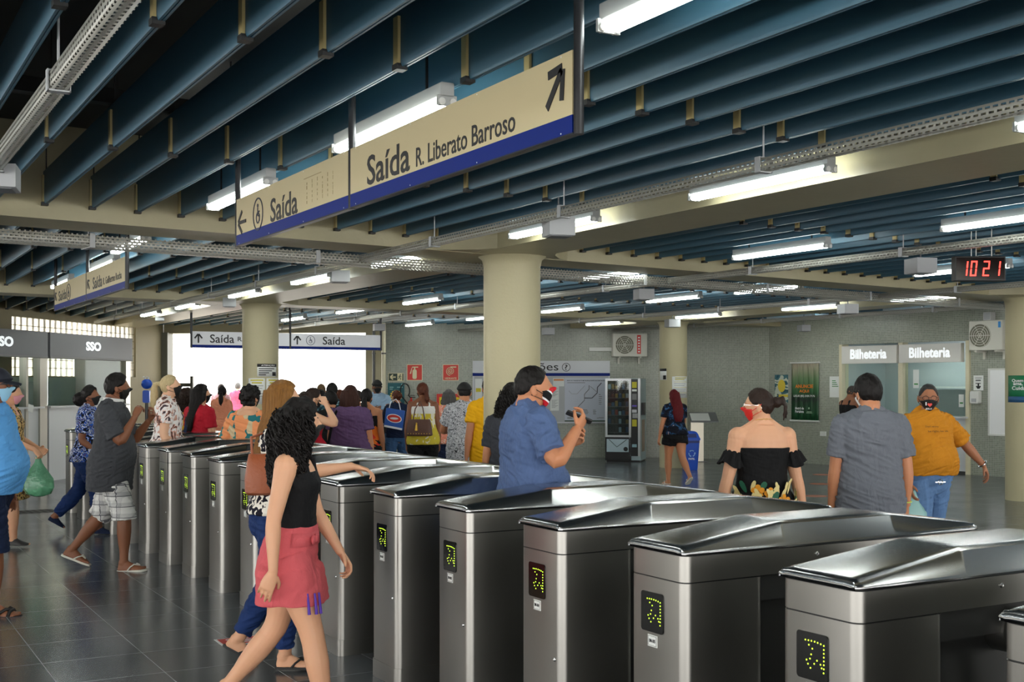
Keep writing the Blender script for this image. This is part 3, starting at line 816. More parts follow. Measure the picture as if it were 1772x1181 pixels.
# ------------------------------------------------------------------ things on the mosaic walls
pw_ = PL(WA, (WB[0] - WA[0], WB[1] - WA[1]))
pr_ = PL(WC, dR)
def flat(pl, name, label, cat, box, m, th=0.006, group=None, out=0.0):
    a, b, z0, z1 = pl.rect(*box)
    t = pl.root(name, label, cat, a, 0, group, out)
    MB().box(0, b - a, -th, -0.0005, z0, z1).build('panel', m, t)
    return t, b - a, z0, z1
def bars(t, m, rows, y=-0.007, name='print_lines'):
    b = MB()
    for x0, x1, z0, z1 in rows: b.box(x0, x1, y, y + 0.001, z0, z1)
    return b.build(name, m, t)
t, w, z0, z1 = flat(pw_, 'safety_sign', 'red square sign with a cream fire extinguisher symbol on the mosaic wall', 'sign', (704, 631, 731, 659), M_CREAM, group='red safety signs')
bars(t, M_RED, [(0.012, w - 0.012, z0 + 0.012, z1 - 0.012)], name='red_field')
b = MB(); cx = w * 0.5; h = z1 - z0
b.rbox(cx - 0.045, cx + 0.045, -0.009, -0.007, z0 + h * 0.1, z0 + h * 0.68, 0.03); b.box(cx - 0.015, cx + 0.015, -0.009, -0.007, z0 + h * 0.66, z0 + h * 0.82)
b.box(cx - 0.05, cx + 0.075, -0.009, -0.007, z0 + h * 0.80, z0 + h * 0.86); b.prism([(cx - 0.045, z0 + h * 0.86), (cx - 0.06, z0 + h * 0.8), (cx - 0.105, z0 + h * 0.42), (cx - 0.075, z0 + h * 0.42)], -0.009, -0.007)
b.build('extinguisher_symbol', M_CREAM, t)
t, w, z0, z1 = flat(pw_, 'safety_sign', 'red square hydrant sign with a cream hose spiral on the mosaic wall', 'sign', (766, 631, 794, 659), M_CREAM, group='red safety signs')
bars(t, M_RED, [(0.012, w - 0.012, z0 + 0.012, z1 - 0.012)], name='red_field')
b = MB(); h = z1 - z0; cx = w * 0.48; cz = z0 + h * 0.58
q_ = h * 0.27 / 17.3
sp = [(cx + q_ * a * math.cos(a), -0.0085, cz + q_ * a * math.sin(a)) for a in [1.0 + k * 0.36 for k in range(46)]]
b.tube(sp, 0.0085, 6, up=(0, 1, 0)); b.box(cx, cx + w * 0.36, -0.012, -0.007, cz + h * 0.22, cz + h * 0.29); b.build('hose_symbol', M_CREAM, t)
text('lettering', 'HIDRANTE', M_CREAM, t, w / 2, z0 + h * 0.14, h=h * 0.11, w=w * 0.72, y=-0.0075, bold=0.02)
t, w, z0, z1 = flat(pw_, 'emergency_exit_sign', 'dark green exit sign with arrow and running figure on the mosaic wall', 'sign', (672, 646, 699, 660), M_CREAM)
bars(t, mat('exit_green', lin(20, 48, 32), 0.4), [(0.01, w * 0.58, z0 + 0.01, z1 - 0.01), (w * 0.9, w - 0.01, z0 + 0.01, z1 - 0.01)], name='green_field')
b = MB(); arrow(b, w * 0.3, (z0 + z1) / 2, 0.12, 180, th=0.22, y0=-0.010, y1=-0.007); b.build('arrow_symbol', M_CREAM, t)
b = MB(); cx = w * 0.74; cz = (z0 + z1) / 2
disc(b, cx + 0.01, cz + 0.048, 0.012, -0.008, -0.006)
for p, q in (((0.005, 0.035), (-0.01, -0.005)), ((-0.01, -0.005), (0.02, -0.03)), ((0.02, -0.03), (0.012, -0.06)), ((-0.01, -0.005), (-0.035, -0.04)), ((0.0, 0.025), (-0.03, 0.012)), ((0.0, 0.025), (0.032, 0.005))):
    b.tube([(cx + p[0], -0.0075, cz + p[1]), (cx + q[0], -0.0075, cz + q[1])], 0.007, 6)
b.build('running_figure', MATS['exit_green'], t)
M_TEAL = mat('poster_teal', lin(22, 96, 104), 0.5, var=0.1, vscale=8)
t, w, z0, z1 = flat(pw_, 'teal_poster', 'teal poster with a yellow sun below the green exit sign', 'poster', (671, 663, 700, 702), M_TEAL)
b = MB(); disc(b, w * 0.5, z0 + (z1 - z0) * 0.42, w * 0.26, -0.008, -0.006)
for k in range(14):
    a = 2 * PI * k / 14; disc(b, w * 0.5 + w * 0.31 * math.cos(a), z0 + (z1 - z0) * 0.42 + w * 0.31 * math.sin(a), 0.02, -0.008, -0.006, 8)
b.box(0, w, -0.0075, -0.006, z0, z0 + 0.04); b.build('sun_symbol', mat('sun_yellow', lin(230, 190, 50), 0.5), t)
bars(t, mat('poster_light', lin(150, 200, 200), 0.5), [(0.04, w * 0.35, z1 - 0.1, z1 - 0.085), (0.04, w * 0.3, z1 - 0.14, z1 - 0.125), (w * 0.55, w * 0.9, z1 - 0.1, z1 - 0.085), (w * 0.8, w * 0.95, z1 - 0.05, z1 - 0.02)])
# extinguisher on the wall
s_, D_ = pw_.hit(712); zb = EYE - (742 - 664) / FOC * D_
t = pw_.root('fire_extinguisher', 'red fire extinguisher with looped black hose under the red signs', 'fire extinguisher', s_, zb, out=0.1)
MB().lathe((0, 0, 0), [(0.005, 0), (0.075, 0.005), (0.08, 0.03), (0.08, 0.5), (0.06, 0.57), (0.025, 0.6), (0.02, 0.66), (0.0, 0.66)], 20).build('cylinder', M_RED, t)
hp = [(0, 0, 0.64), (-0.06, -0.03, 0.72)] + [(-0.13 + 0.1 * math.cos(a), -0.04, 0.80 + 0.16 * math.sin(a)) for a in [-0.6 + k * 0.45 for k in range(12)]] + [(-0.05, -0.04, 0.5), (-0.07, -0.04, 0.3)]
MB().tube(hp, 0.014, 8).build('hose', M_BLACK, t)
MB().box(-0.02, 0.09, -0.01, 0.01, 0.66, 0.68).box(-0.02, 0.08, -0.01, 0.01, 0.70, 0.715).build('handle', M_BLACK, t)
MB().box(-0.03, 0.03, 0.078, 0.1, 0.3, 0.5).build('wall_bracket', M_STEELD, t)
# red hose cabinet with its yellow sign
a, b_, z0, z1 = pw_.rect(756, 682, 802, 756)
t = pw_.root('hose_cabinet', 'red hose cabinet with a yellow warning sign behind the queue', 'cabinet', a, 0)
bevel(MB().box(0, b_ - a, -0.16, -0.001, z0, z1).build('body', M_RED, t), 0.006)
MB().box(0.03, b_ - a - 0.03, -0.172, -0.16, z0 + 0.03, z1 - 0.03).build('door', M_RED, t)
pz = MB().box(0.06, b_ - a - 0.06, -0.178, -0.172, z1 - 0.28, z1 - 0.07).build('warning_plate', mat('warning_yellow', lin(235, 200, 20), 0.5), t)
text('lettering', 'CUIDADO', M_INK, pz, (b_ - a) / 2, z1 - 0.175, h=0.11, w=(b_ - a) - 0.16, y=-0.1785, bold=0.02)
# teal box on the floor
c = at(752, 790, 23.5); c.z = 0
t = thing('floor_bin', 'small teal box on the floor by the hose cabinet', 'bin', c, pw_.rot)
MB().box(-0.15, 0.15, -0.12, 0.12, 0, 0.3).build('body', mat('bin_teal', lin(20, 120, 150), 0.5), t)
MB().box(-0.155, 0.155, -0.125, 0.125, 0.3, 0.33).build('lid', MATS['bin_teal'], t)

# information board
a, b_, z0, z1 = pw_.rect(818, 625, 1055, 733)
t = pw_.root('information_board', 'large white and blue information board with a line map, behind the front column', 'notice board', a, 0)
w = b_ - a
M_BRD = mat('board_white', lin(205, 207, 210), 0.4); M_BRDG = mat('board_grey', lin(176, 178, 180), 0.5)
zs = pw_.z(1000, 651); zs1 = pw_.z(1000, 646)
MB().box(0, w, -0.05, -0.001, zs1, z1).build('header', M_BRD, t)
MB().box(0, w, -0.052, -0.001, zs, zs1).build('blue_stripe', M_BLUE, t)
fr = MB().box(0, w, -0.05, -0.03, z0, z0 + 0.03).box(w - 0.03, w, -0.05, -0.03, z0, zs).box(0, 0.03, -0.05, -0.03, z0, zs); fr.build('frame', M_BRD, t)
MB().box(0, w, -0.04, -0.001, z0, zs).build('back_panel', M_BRDG, t)
xa, xb = pw_.s(839) - a, pw_.s(966) - a
text('lettering', 'Informações', M_INK, t, (xa + xb) / 2, pw_.z(945, 636.5), h=0.21, w=xb - xa, y=-0.0505, bold=0.004)
b = MB(); ring(b, pw_.s(979.5) - a, pw_.z(980, 636), 0.09, 0.012, -0.053, -0.05); b.build('question_ring', M_INK, t)
text('lettering', '?', M_INK, t, pw_.s(979.5) - a, pw_.z(980, 636), h=0.11, w=0.06, y=-0.0505, bold=0.01)
def sub(box): return pw_.s(box[0]) - a, pw_.s(box[2]) - a, pw_.z((box[0] + box[2]) / 2, box[3]), pw_.z((box[0] + box[2]) / 2, box[1])
x0, x1, y0, y1 = sub((977, 654, 1052, 729))
mp_ = MB().box(x0, x1, -0.046, -0.04, y0, y1).build('line_map', mat('map_paper', lin(196, 200, 212), 0.5), t)
def mpx(px, py): return (pw_.s(940 + px / 1181 * 130) - a, -0.047, pw_.z(1000, 610 + py / 1181 * 130))
for pts, rad, mm in (([(450, 955), (645, 755), (645, 660), (718, 580), (718, 520)], 0.007, M_INKG), ([(645, 720), (765, 720), (845, 640), (850, 550), (912, 482)], 0.009, mat('map_dark', lin(70, 66, 76), 0.5)), ([(400, 605), (445, 655), (530, 655), (650, 525)], 0.003, M_INKG), ([(735, 535), (835, 620)], 0.004, M_INKG)):
    MB().tube([mpx(*p) for p in pts], rad, 4).build('map_line', mm, mp_)
xa, _, zc = mpx(372, 446); xb = mpx(972, 446)[0]
text('lettering', 'REDE DE TRANSPORTE METROPOLITANO DE FORTALEZA', M_INK, mp_, (xa + xb) / 2, zc, h=0.024, w=xb - xa, y=-0.0465, bold=0.015)
rows = []
for px, py, ww in [(600, 900, 90), (640, 920, 60), (640, 940, 70), (640, 960, 60), (780, 905, 40), (780, 925, 50), (780, 945, 40), (780, 965, 45), (375, 1020, 70), (375, 1035, 85), (840, 1030, 30), (870, 1025, 80), (375, 475, 280), (870, 660, 30), (870, 690, 50), (870, 720, 50), (870, 750, 40), (870, 780, 45), (870, 810, 40)]:
    p = mpx(px, py); q = mpx(px + ww, py + 9); rows.append((p[0], q[0], q[2], p[2]))
bars(mp_, M_INKG, rows, -0.047)
p = mpx(335, 1070); q = mpx(1010, 1088); bars(mp_, mat('map_green', lin(40, 70, 50), 0.5), [(p[0], q[0], q[2], p[2])], -0.047, 'green_strip')
for i, bx in enumerate(((957, 655, 976, 669), (949, 669, 967, 689), (952, 689, 967, 711), (943, 711, 952, 732), (822, 656, 834, 730))):
    x0, x1, y0, y1 = sub(bx)
    pp = MB().box(x0, x1, -0.044, -0.04, y0, y1).build('notice_sheet', M_PAPER, t)
    if i == 0: bars(pp, mat('orange_ink', lin(214, 140, 90), 0.5), [(x0 + 0.01, x1 - 0.01, y1 - 0.055, y1 - 0.015)], -0.0455, 'orange_heading')
    elif i == 4: bars(pp, M_YELLOW, [(x0 + 0.02, x1 - 0.02, y1 - 0.28, y1 - 0.2)], -0.0455, 'yellow_patch')
    else: bars(pp, M_INKG, [(x0 + 0.03, x1 - 0.02 - 0.03 * (k % 3), y1 - 0.05 - k * 0.02, y1 - 0.044 - k * 0.02) for k in range(9)], -0.0455)

# air conditioners
def ac_unit(pl, label, box, out, red):
    a, b_, z0, z1 = pl.rect(*box); w = b_ - a; h = z1 - z0
    t = pl.root('air_conditioner', label, 'air conditioner', a, z0, 'outdoor units on the mosaic walls', out)
    bevel(MB().box(0, w, 0, 0.28, 0, h).build('case', mat('ac_white', lin(206, 204, 192), 0.5), t), 0.012)
    cx, cz, r = w * 0.34, h * 0.5, h * 0.4
    b = MB(); disc(b, cx, cz, r, -0.004, 0.002, 32); b.build('fan_recess', mat('fan_dark', lin(110, 108, 92), 0.6), t)
    b = MB()
    for k in range(1, 6): ring(b, cx, cz, r * k / 5, 0.008, -0.014, -0.006, 32)
    for k in range(6): b.tube([(cx, -0.01, cz), (cx + r * math.cos(k * PI / 3), -0.01, cz + r * math.sin(k * PI / 3))], 0.005, 6)
    b.build('fan_guard', MATS['ac_white'], t)
    if red:
        st = MB().box(w * 0.7, w * 0.81, -0.003, 0.002, h * 0.12, h * 0.92).build('brand_strip', M_RED, t)
        b = MB()
        for k in range(6): b.box(w * 0.73, w * 0.78, -0.004, -0.002, h * 0.18 + k * h * 0.12, h * 0.24 + k * h * 0.12)
        b.build('marks', M_WHITEINK, st)
    else:
        MB().box(w * 0.88, w * 0.95, -0.003, 0.002, h * 0.75, h * 0.95).build('sticker', mat('sticker_blue', lin(40, 140, 210), 0.5), t)
    for x in (w * 0.2, w * 0.8):
        MB().box(x - 0.02, x + 0.02, 0.0, 0.29 if not out else out, -0.03, 0.0).box(x - 0.02, x + 0.02, 0.25, 0.28, -0.15, 0).build('bracket', MATS['ac_white'], t)
    return t
ac_unit(pw_, 'air conditioner outdoor unit with a red strip above the vending machine', (1058, 578, 1117, 618), 0.3, True)
ac_unit(pr_, 'air conditioner outdoor unit at the right beside the far column', (1694, 556, 1752, 607), 0.3, False)
a, b_, z0, z1 = pw_.rect(1019, 602, 1058, 608)
tag(MB().box(0, b_ - a, -0.06, -0.001, 0, z1 - z0).build('cable_duct', M_WHITE, None, pw_.root('x', 'x', 'x', a, z0).location, pw_.rot), 'short white cable duct left of the air conditioner with red strip', 'cable duct')
bpy.data.objects.remove(bpy.data.objects['x'])

# vending machine
c = W((1083 - 886) / FOC * 24.6, 24.6); R = -YAW - math.radians(15)
t = thing('vending_machine', 'tall black and white vending machine with glass front beside the information board', 'vending machine', c, R)
hw, dp, H = 0.36, 0.75, 1.69
M_VB = mat('vending_black', lin(18, 18, 20), 0.35); M_VS = mat('vending_silver', lin(196, 198, 200), 0.3, metal=0.4)
m = MB(); m.box(-hw, hw, -dp / 2 + 0.05, dp / 2, 0.03, H).slot(1).box(-hw + 0.02, hw - 0.02, -dp / 2 + 0.06, dp / 2 - 0.02, 0, 0.03)
m.build('cabinet', [mat('vending_side', lin(176, 196, 200), 0.4, var=0.12, vscale=5), M_VB], t)
f = -dp / 2
fr = MB().box(-hw, -hw + 0.045, f, f + 0.06, 0.5, H).box(-hw + 0.045, 0.17, f, f + 0.06, H - 0.045, H).box(0.125, 0.17, f, f + 0.06, 0.12, H - 0.045).box(-hw + 0.045, 0.125, f, f + 0.06, 0.5, 0.54).box(hw - 0.05, hw, f, f + 0.06, 0.12, H); fr.build('door_frame', M_VS, t)
MB().box(-hw + 0.045, 0.125, f + 0.045, f + 0.055, 0.54, H - 0.045).build('interior', mat('vending_inside', lin(30, 32, 36), 0.6), t)
rs = random.Random(5)
PC = [mat('snack_%d' % i, lin(*c_), 0.4) for i, c_ in enumerate(((120, 34, 30), (40, 66, 100), (120, 100, 50), (60, 48, 36), (130, 150, 165), (40, 40, 44), (90, 40, 24)))]
for j in range(6):
    z = 0.60 + j * 0.175
    MB().box(-hw + 0.05, 0.12, f + 0.008, f + 0.045, z - 0.012, z).build('tray', mat('tray_grey', lin(90, 92, 95), 0.5), t)
    for k in range(6):
        x = -hw + 0.085 + k * 0.072
        h = rs.uniform(0.07, 0.12)
        MB().rbox(x - 0.027, x + 0.027, f + 0.012, f + 0.04, z, z + h, 0.012).build('snack', rs.choice(PC), t)
MB().box(-hw + 0.045, 0.125, f + 0.001, f + 0.005, 0.54, H - 0.045).build('front_glass', M_GLASS, t)
pn = MB().box(0.17, hw - 0.05, f + 0.005, f + 0.06, 0.12, H - 0.01).build('control_panel', M_VB, t)
for z0_, z1_, mm in ((1.5, 1.62, mat('sticker_yellow', lin(196, 186, 40), 0.5)), (1.43, 1.47, M_PAPER), (1.26, 1.38, M_INKG), (1.0, 1.06, M_BRD), (0.72, 0.86, MATS['sticker_yellow']), (1.12, 1.15, mat('sticker_violet', lin(110, 90, 200), 0.5)), (0.30, 0.36, mat('sticker_cyan', lin(150, 190, 200), 0.5))):
    MB().box(0.19, hw - 0.075, f + 0.001, f + 0.006, z0_, z1_).build('sticker', mm, pn)
b = MB()
for i in range(4):
    for j in range(4): b.box(0.20 + i * 0.027, 0.22 + i * 0.027, f + 0.0, f + 0.006, 0.89 + j * 0.025, 0.907 + j * 0.025)
b.build('keypad', M_BRD, pn)
MB().box(-hw, 0.17, f, f + 0.06, 0.03, 0.5).build('lower_front', M_VB, t)
fl = MB().box(-hw + 0.03, 0.12, f - 0.004, f + 0.001, 0.2, 0.46).build('flap_poster', mat('poster_pale', lin(176, 196, 204), 0.5), t)
b = MB(); b.tube([(-hw + 0.08, f - 0.005, 0.45), (-0.12, f - 0.005, 0.3), (0.08, f - 0.005, 0.45)], 0.006, 5); disc(b, 0.06, 0.26, 0.045, f - 0.006, f - 0.004); b.build('triangle_mark', M_INK, fl)
MB().box(hw, hw + 0.06, f + 0.1, f + 0.3, 0.95, 1.2).build('card_reader', M_VB, t)
MB().box(hw, hw + 0.002, -0.2, 0.2, 0.2, 0.85).build('side_poster', mat('poster_beige', lin(170, 150, 130), 0.5, var=0.3, vscale=6), t)

# recycling bin
c = W((1194 - 886) / FOC * 22.0, 22.0)
M_BIN = mat('bin_blue', lin(18, 78, 190), 0.4)
t = thing('recycling_bin', 'blue paper recycling bin with swing lid beside the round column', 'bin', c, -YAW + 0.1)
def sq(x, y, z, r=0.03):
    return [Vector((a, b, z)) for a, b in rrect(-x, x, -y, y, r, 3)]
MB().loft([sq(0.115, 0.115, 0.0), sq(0.12, 0.12, 0.02), sq(0.15, 0.15, 0.56)]).build('body', M_BIN, t)
MB().loft([sq(0.16, 0.16, 0.55), sq(0.162, 0.162, 0.58), sq(0.15, 0.15, 0.6), sq(0.13, 0.13, 0.66), sq(0.1, 0.12, 0.70), sq(0.06, 0.1, 0.715)]).build('lid', M_BIN, t)
MB().prism([(-0.09, 0.60), (0.09, 0.60), (0.075, 0.67), (-0.075, 0.67)], -0.15, -0.128, 'y').build('flap', mat('bin_dark', lin(10, 40, 110), 0.5), t)
MB().box(-0.142, 0.142, -0.149, -0.13, 0.50, 0.545).build('dark_band', MATS['bin_dark'], t)
M_BINL = mat('bin_print', lin(150, 190, 230), 0.5)
b = MB()
for k in range(3):
    a0 = math.radians(90 + 120 * k)
    pts = [(0.055 * math.cos(a0 + d), -0.1375, 0.31 + 0.055 * math.sin(a0 + d)) for d in (-0.7, -0.25, 0.25, 0.6)]
    b.tube(pts, 0.009, 6)
    e = Vector(pts[-1]); b.ellipsoid(e, (0.016, 0.004, 0.016), 6, 4)
b.build('recycling_symbol', M_BINL, t)
text('lettering', 'PAPEL', M_WHITEINK, t, 0, 0.21, h=0.035, w=0.12, y=-0.133, bold=0.02)

# reading stand
c = W((1206 - 886) / FOC * 24.3, 24.3)
t = thing('reading_stand', 'metal reading stand with a printed sheet behind the blue bin', 'stand', c, -YAW)
MB().box(-0.13, 0.13, -0.04, 0.04, 0, 0.84).build('post', mat('brushed_beige', lin(186, 180, 164), 0.35, metal=0.5), t)
MB().box(-0.2, 0.2, -0.1, 0.1, 0, 0.012).build('base_plate', M_STEELD, t)
tp = MB().prism([(-0.14, 0.80), (0.26, 0.98), (0.26, 1.0), (-0.14, 0.82)], -0.14, 0.42, 'x').build('desk_top', mat('desk_grey', lin(110, 112, 112), 0.5), t)
MB().prism([(-0.11, 0.838), (0.2, 0.977), (0.2, 0.98), (-0.11, 0.841)], -0.12, 0.26, 'x').build('printed_sheet', M_PAPER, tp)

# ------------------------------------------------------------------ ticket windows in the right wall
a0 = onR(0)
def R_(name, m, x0, x1, y0, y1, z0, z1, parent=None, st=False):
    o = MB().box(x0, x1, y0, y1, z0, z1).build(name, m, parent)
    if not parent: o.location = (a0.x, a0.y, 0); o.rotation_euler = (0, 0, ROT_R)
    if st: struct(o)
    return o
M_CREAMF = mat('frame_cream', lin(214, 206, 176), 0.4); M_OFFW = mat('office_wall', lin(190, 198, 200), 0.6)
R_('wall_booth', M_OFFW, S0 - 0.4, S1 + 0.4, 1.9, 2.0, 0, 2.6, st=True)
R_('wall_booth', M_OFFW, S0 - 0.5, S0 - 0.4, 0.2, 2.0, 0, 2.6, st=True); R_('wall_booth', M_OFFW, S1 + 0.4, S1 + 0.5, 0.2, 2.0, 0, 2.6, st=True)
R_('ceiling_booth', M_OFFW, S0 - 0.5, S1 + 0.5, 0.2, 2.0, 2.6, 2.65, st=True)
R_('wall_counter', M_BOOTHW, S0 + 0.06, S1 - 0.06, -0.02, 0.12, 0.05, 0.98, st=True)
R_('trim_20', M_STEELD, S0, S1, -0.01, 0.1, 0, 0.05, st=True)
SM = pr_.s(1560)
wn_ = R_('window_2', M_CREAMF, S0, S0 + 0.07, -0.05, 0.15, 0, 2.34, st=True)
R_('window_frame', M_CREAMF, S1 - 0.07, S1, -0.05, 0.15, 0, 2.34, wn_); R_('window_frame', M_CREAMF, SM - 0.05, SM + 0.05, -0.03, 0.13, 0.98, 2.34, wn_)
R_('window_pane', M_GLASSB, S0 + 0.07, SM - 0.05, 0.05, 0.058, 1.0, 2.0, wn_); R_('window_pane', M_GLASSB, SM + 0.05, S1 - 0.07, 0.05, 0.058, 1.0, 2.0, wn_)
R_('window_sill', M_BOOTHW, S0 + 0.02, S1 - 0.02, -0.12, 0.14, 0.98, 1.01, wn_)
M_SGB = mat('sign_box_grey', lin(216, 213, 206), 0.4); M_GLOWW = mat('lit_letters', lin(240), 0.4, emit=(0.9, 0.97, 1.0), estr=0.6)
for s0_, s1_, nm, tx0, tx1 in ((pr_.s(1462), pr_.s(1557), 'left', 1477, 1540), (pr_.s(1561), pr_.s(1669), 'right', 1579, 1650)):
    t = pr_.root('ticket_sign', 'grey sign box with white Bilheteria lettering over the %s ticket window' % nm, 'sign', s0_, 0, 'ticket window signs', 0.0)
    w = s1_ - s0_
    bevel(MB().box(0, w, -0.10, -0.002, 1.965, 2.30).build('sign_box', M_SGB, t), 0.005)
    text('lettering', 'Bilheteria', M_GLOWW, t, (pr_.s(tx0) + pr_.s(tx1)) / 2 - s0_, 2.145, h=0.185, w=pr_.s(tx1) - pr_.s(tx0), y=-0.1005, bold=0.026)
lm = thing('added_office_lamp', 'unseen ceiling lamp added to brighten the ticket office', 'ceiling lamp', onR((S0 + S1) / 2, -1.0, 2.55), ROT_R)  # lamp added out of sight to brighten the office behind the glass
MB().box(-0.6, 0.6, -0.08, 0.08, 0.0, 0.05).build('housing', M_WHITE, lm); MB().box(-0.58, 0.58, -0.06, 0.06, -0.012, 0.0).build('diffuser', mat('added_lamp_glow', (1, 1, 1), emit=(0.9, 1, 1), estr=30.0), lm)
t = thing('office_shelf', 'pale shelf behind the ticket office glass', 'shelf', onR(SM + 0.2, -1.7, 0), ROT_R)
MB().box(-0.9, 1.1, -0.15, 0.15, 1.5, 1.53).build('shelf_board', M_PAPER, t); MB().box(-0.9, -0.86, -0.15, 0.15, 0, 1.5).build('upright', M_PAPER, t); MB().box(1.06, 1.1, -0.15, 0.15, 0, 1.5).build('upright', M_PAPER, t)
for i, (px0, px1, y0, y1) in enumerate(((1578, 1588, 640, 672), (1657, 1666, 683, 705))):
    s0_, s1_ = pr_.s(px0), pr_.s(px1); zz0 = pr_.z(px0, y1); zz1 = pr_.z(px0, y0)
    t = pr_.root('window_notice', 'white notice taped inside the right ticket window, %s' % ('by its left edge' if i == 0 else 'by its right edge'), 'notice', s0_, 0, None, -0.04)
    MB().box(0, s1_ - s0_, -0.002, 0.0, zz0, zz1).build('sheet', M_PAPER, t)
    bars(t, mat('green_ink', lin(60, 140, 70), 0.5), [(0.02, s1_ - s0_ - 0.02, zz0 + 0.06, zz0 + 0.085)], -0.003)

# posters on the right wall
g = NG('banner_print', 0.45, 0.4)
o_ = g.sep(); zf = g.step(o_[2], 0.85, 2.0)
fold = g.noise(1.0, g.map((26, 1, 1.4)), 2)
base = g.ramp(g.math('ADD', zf, g.math('MULTIPLY', g.math('SUBTRACT', fold, 0.5), 0.25)), [(0.0, lin(24, 78, 44)), (0.3, lin(30, 66, 40)), (0.36, lin(30, 40, 36)), (0.5, lin(40, 92, 50)), (0.72, lin(96, 124, 84)), (1.0, lin(168, 156, 136))], 'LINEAR')
g.col(base); g.bump(fold, 0.6, 0.03)
a, b_, z0, z1 = pr_.rect(1371, 628, 1418, 729)
t = pr_.root('advertising_banner', 'hanging green and brown banner with orange and white lettering on the mosaic wall', 'banner', a, 0); w = b_ - a
nn = 24; cl = MB()
rows_ = []
for j in range(9):
    z = z0 + 0.02 + (z1 - z0 - 0.04) * j / 8
    rows_.append([Vector((w * i / nn, -0.03 + 0.008 * math.sin(i * 1.3 + j * 0.3) + 0.006 * math.sin(i * 2.7), z)) for i in range(nn + 1)])
vs_ = [p for r in rows_ for p in r]; n1_ = nn + 1
cl.add(vs_, [(j * n1_ + i, j * n1_ + i + 1, (j + 1) * n1_ + i + 1, (j + 1) * n1_ + i) for j in range(8) for i in range(nn)], True)
c_ = cl.build('cloth', g.m, t); so = c_.modifiers.new('cloth', 'SOLIDIFY'); so.thickness = 0.003
MB().tube([(-0.03, -0.025, z1), (w + 0.03, -0.025, z1)], 0.016, 10).build('top_rod', M_WHITE, t); MB().tube([(-0.03, -0.03, z0), (w + 0.03, -0.03, z0)], 0.02, 10).build('bottom_rod', M_WHITE, t)
H_ = z1 - z0; M_OR = mat('orange_print', lin(226, 130, 40), 0.5)
def bz(fy): return z1 - H_ * fy
text('lettering', 'ANUNCIE', M_OR, t, w / 2, bz(0.405), h=H_ * 0.062, w=w * 0.66, y=-0.048, bold=0.03)
text('lettering', 'AQUI', M_OR, t, w / 2, bz(0.49), h=H_ * 0.058, w=w * 0.36, y=-0.048, bold=0.03)
text('lettering', 'LIGUE (85) 3101.7176', M_WHITEINK, t, w / 2, bz(0.575), h=H_ * 0.045, w=w * 0.78, y=-0.048, bold=0.015)
text('lettering', 'Metrô de\nFortaleza', M_WHITEINK, t, w * 0.33, bz(0.81), h=H_ * 0.1, w=w * 0.32, y=-0.048, bold=0.02)
b = MB(); disc(b, w * 0.68, bz(0.78), 0.02, -0.05, -0.048); b.box(w * 0.6, w * 0.78, -0.05, -0.048, bz(0.845), bz(0.835)); b.box(w * 0.58, w * 0.8, -0.05, -0.048, bz(0.865), bz(0.855)); b.build('crest_mark', mat('pale_green_print', lin(150, 180, 150), 0.5), t)

g = NG('sun_poster_print', 0.5, 0.4)
nz = g.noise(3.0, g.map((1, 1, 2.2)), 3, 0.6)
g.col(g.ramp(nz, [(0, lin(30, 78, 92)), (0.42, lin(60, 104, 112)), (0.5, lin(200, 206, 190)), (0.62, lin(40, 84, 98))], 'CONSTANT'))
t, w, z0, z1 = flat(pr_, 'sun_poster', 'blue and white poster with a yellow sun, left of the hanging banner', 'poster', (1341, 649, 1364, 697), g.m)
b = MB(); disc(b, w * 0.52, z0 + (z1 - z0) * 0.6, w * 0.28, -0.008, -0.006, 24, w * 0.36); b.box(w * 0.3, w, -0.008, -0.006, z0 + (z1 - z0) * 0.2, z0 + (z1 - z0) * 0.29); b.build('yellow_print', mat('poster_yellow', lin(222, 196, 60), 0.5), t)
t, w, z0, z1 = flat(pr_, 'white_poster', 'white poster with short green lines between banner and ticket windows', 'poster', (1436, 652, 1455, 688), M_PAPER)
bars(t, MATS['green_ink'], [(w * 0.22, w * (0.55 + 0.08 * k), z1 - 0.09 - k * 0.036, z1 - 0.075 - k * 0.036) for k in range(4)])
t, w, z0, z1 = flat(pr_, 'wall_outlet', 'small white wall plate low on the mosaic near the ticket windows', 'wall plate', (1420, 747, 1430, 755), M_PAPER, 0.02)
t, w, z0, z1 = flat(pr_, 'dispenser_notice', 'white notice with a black downward arrow above the wall dispenser', 'notice', (1685, 650, 1702, 676), M_PAPER)
b = MB(); arrow(b, w / 2, z0 + 0.075, 0.09, -90, th=0.3, y0=-0.009, y1=-0.006); b.build('arrow_symbol', M_INK, t)
bars(t, M_INKG, [(0.03, w - 0.03, z1 - 0.05, z1 - 0.04), (0.04, w - 0.05, z1 - 0.1, z1 - 0.075), (0.04, w - 0.05, z1 - 0.15, z1 - 0.13)])
a, b_, z0, z1 = pr_.rect(1684, 677, 1699, 699)
t = pr_.root('soap_dispenser', 'white plastic gel dispenser on the wall right of the ticket windows', 'dispenser', a, 0)
bevel(MB().rbox(0, b_ - a, -0.11, -0.001, z0, z1, 0.03).build('body', M_WHITE, t), 0.01); MB().box(0.04, b_ - a - 0.04, -0.118, -0.11, z0 + 0.03, z0 + 0.09).build('push_bar', M_BOXG, t)
t, w, z0, z1 = flat(pr_, 'white_board', 'tall blank white board on the wall behind the right column', 'board', (1713, 640, 1752, 753), M_WHITEINK, 0.02)
MB().box(-0.02, 0.015, -0.03, 0, z0, z1).box(-0.02, w + 0.02, -0.03, 0, z1 - 0.01, z1 + 0.02).box(-0.02, w + 0.02, -0.03, 0, z0 - 0.02, z0 + 0.01).build('frame', M_WHITE, t)
a, b_, z0, z1 = pr_.rect(1710, 541, 1723, 555)
t = pr_.root('wall_speaker', 'small white box above the right air conditioner', 'speaker', a, 0)
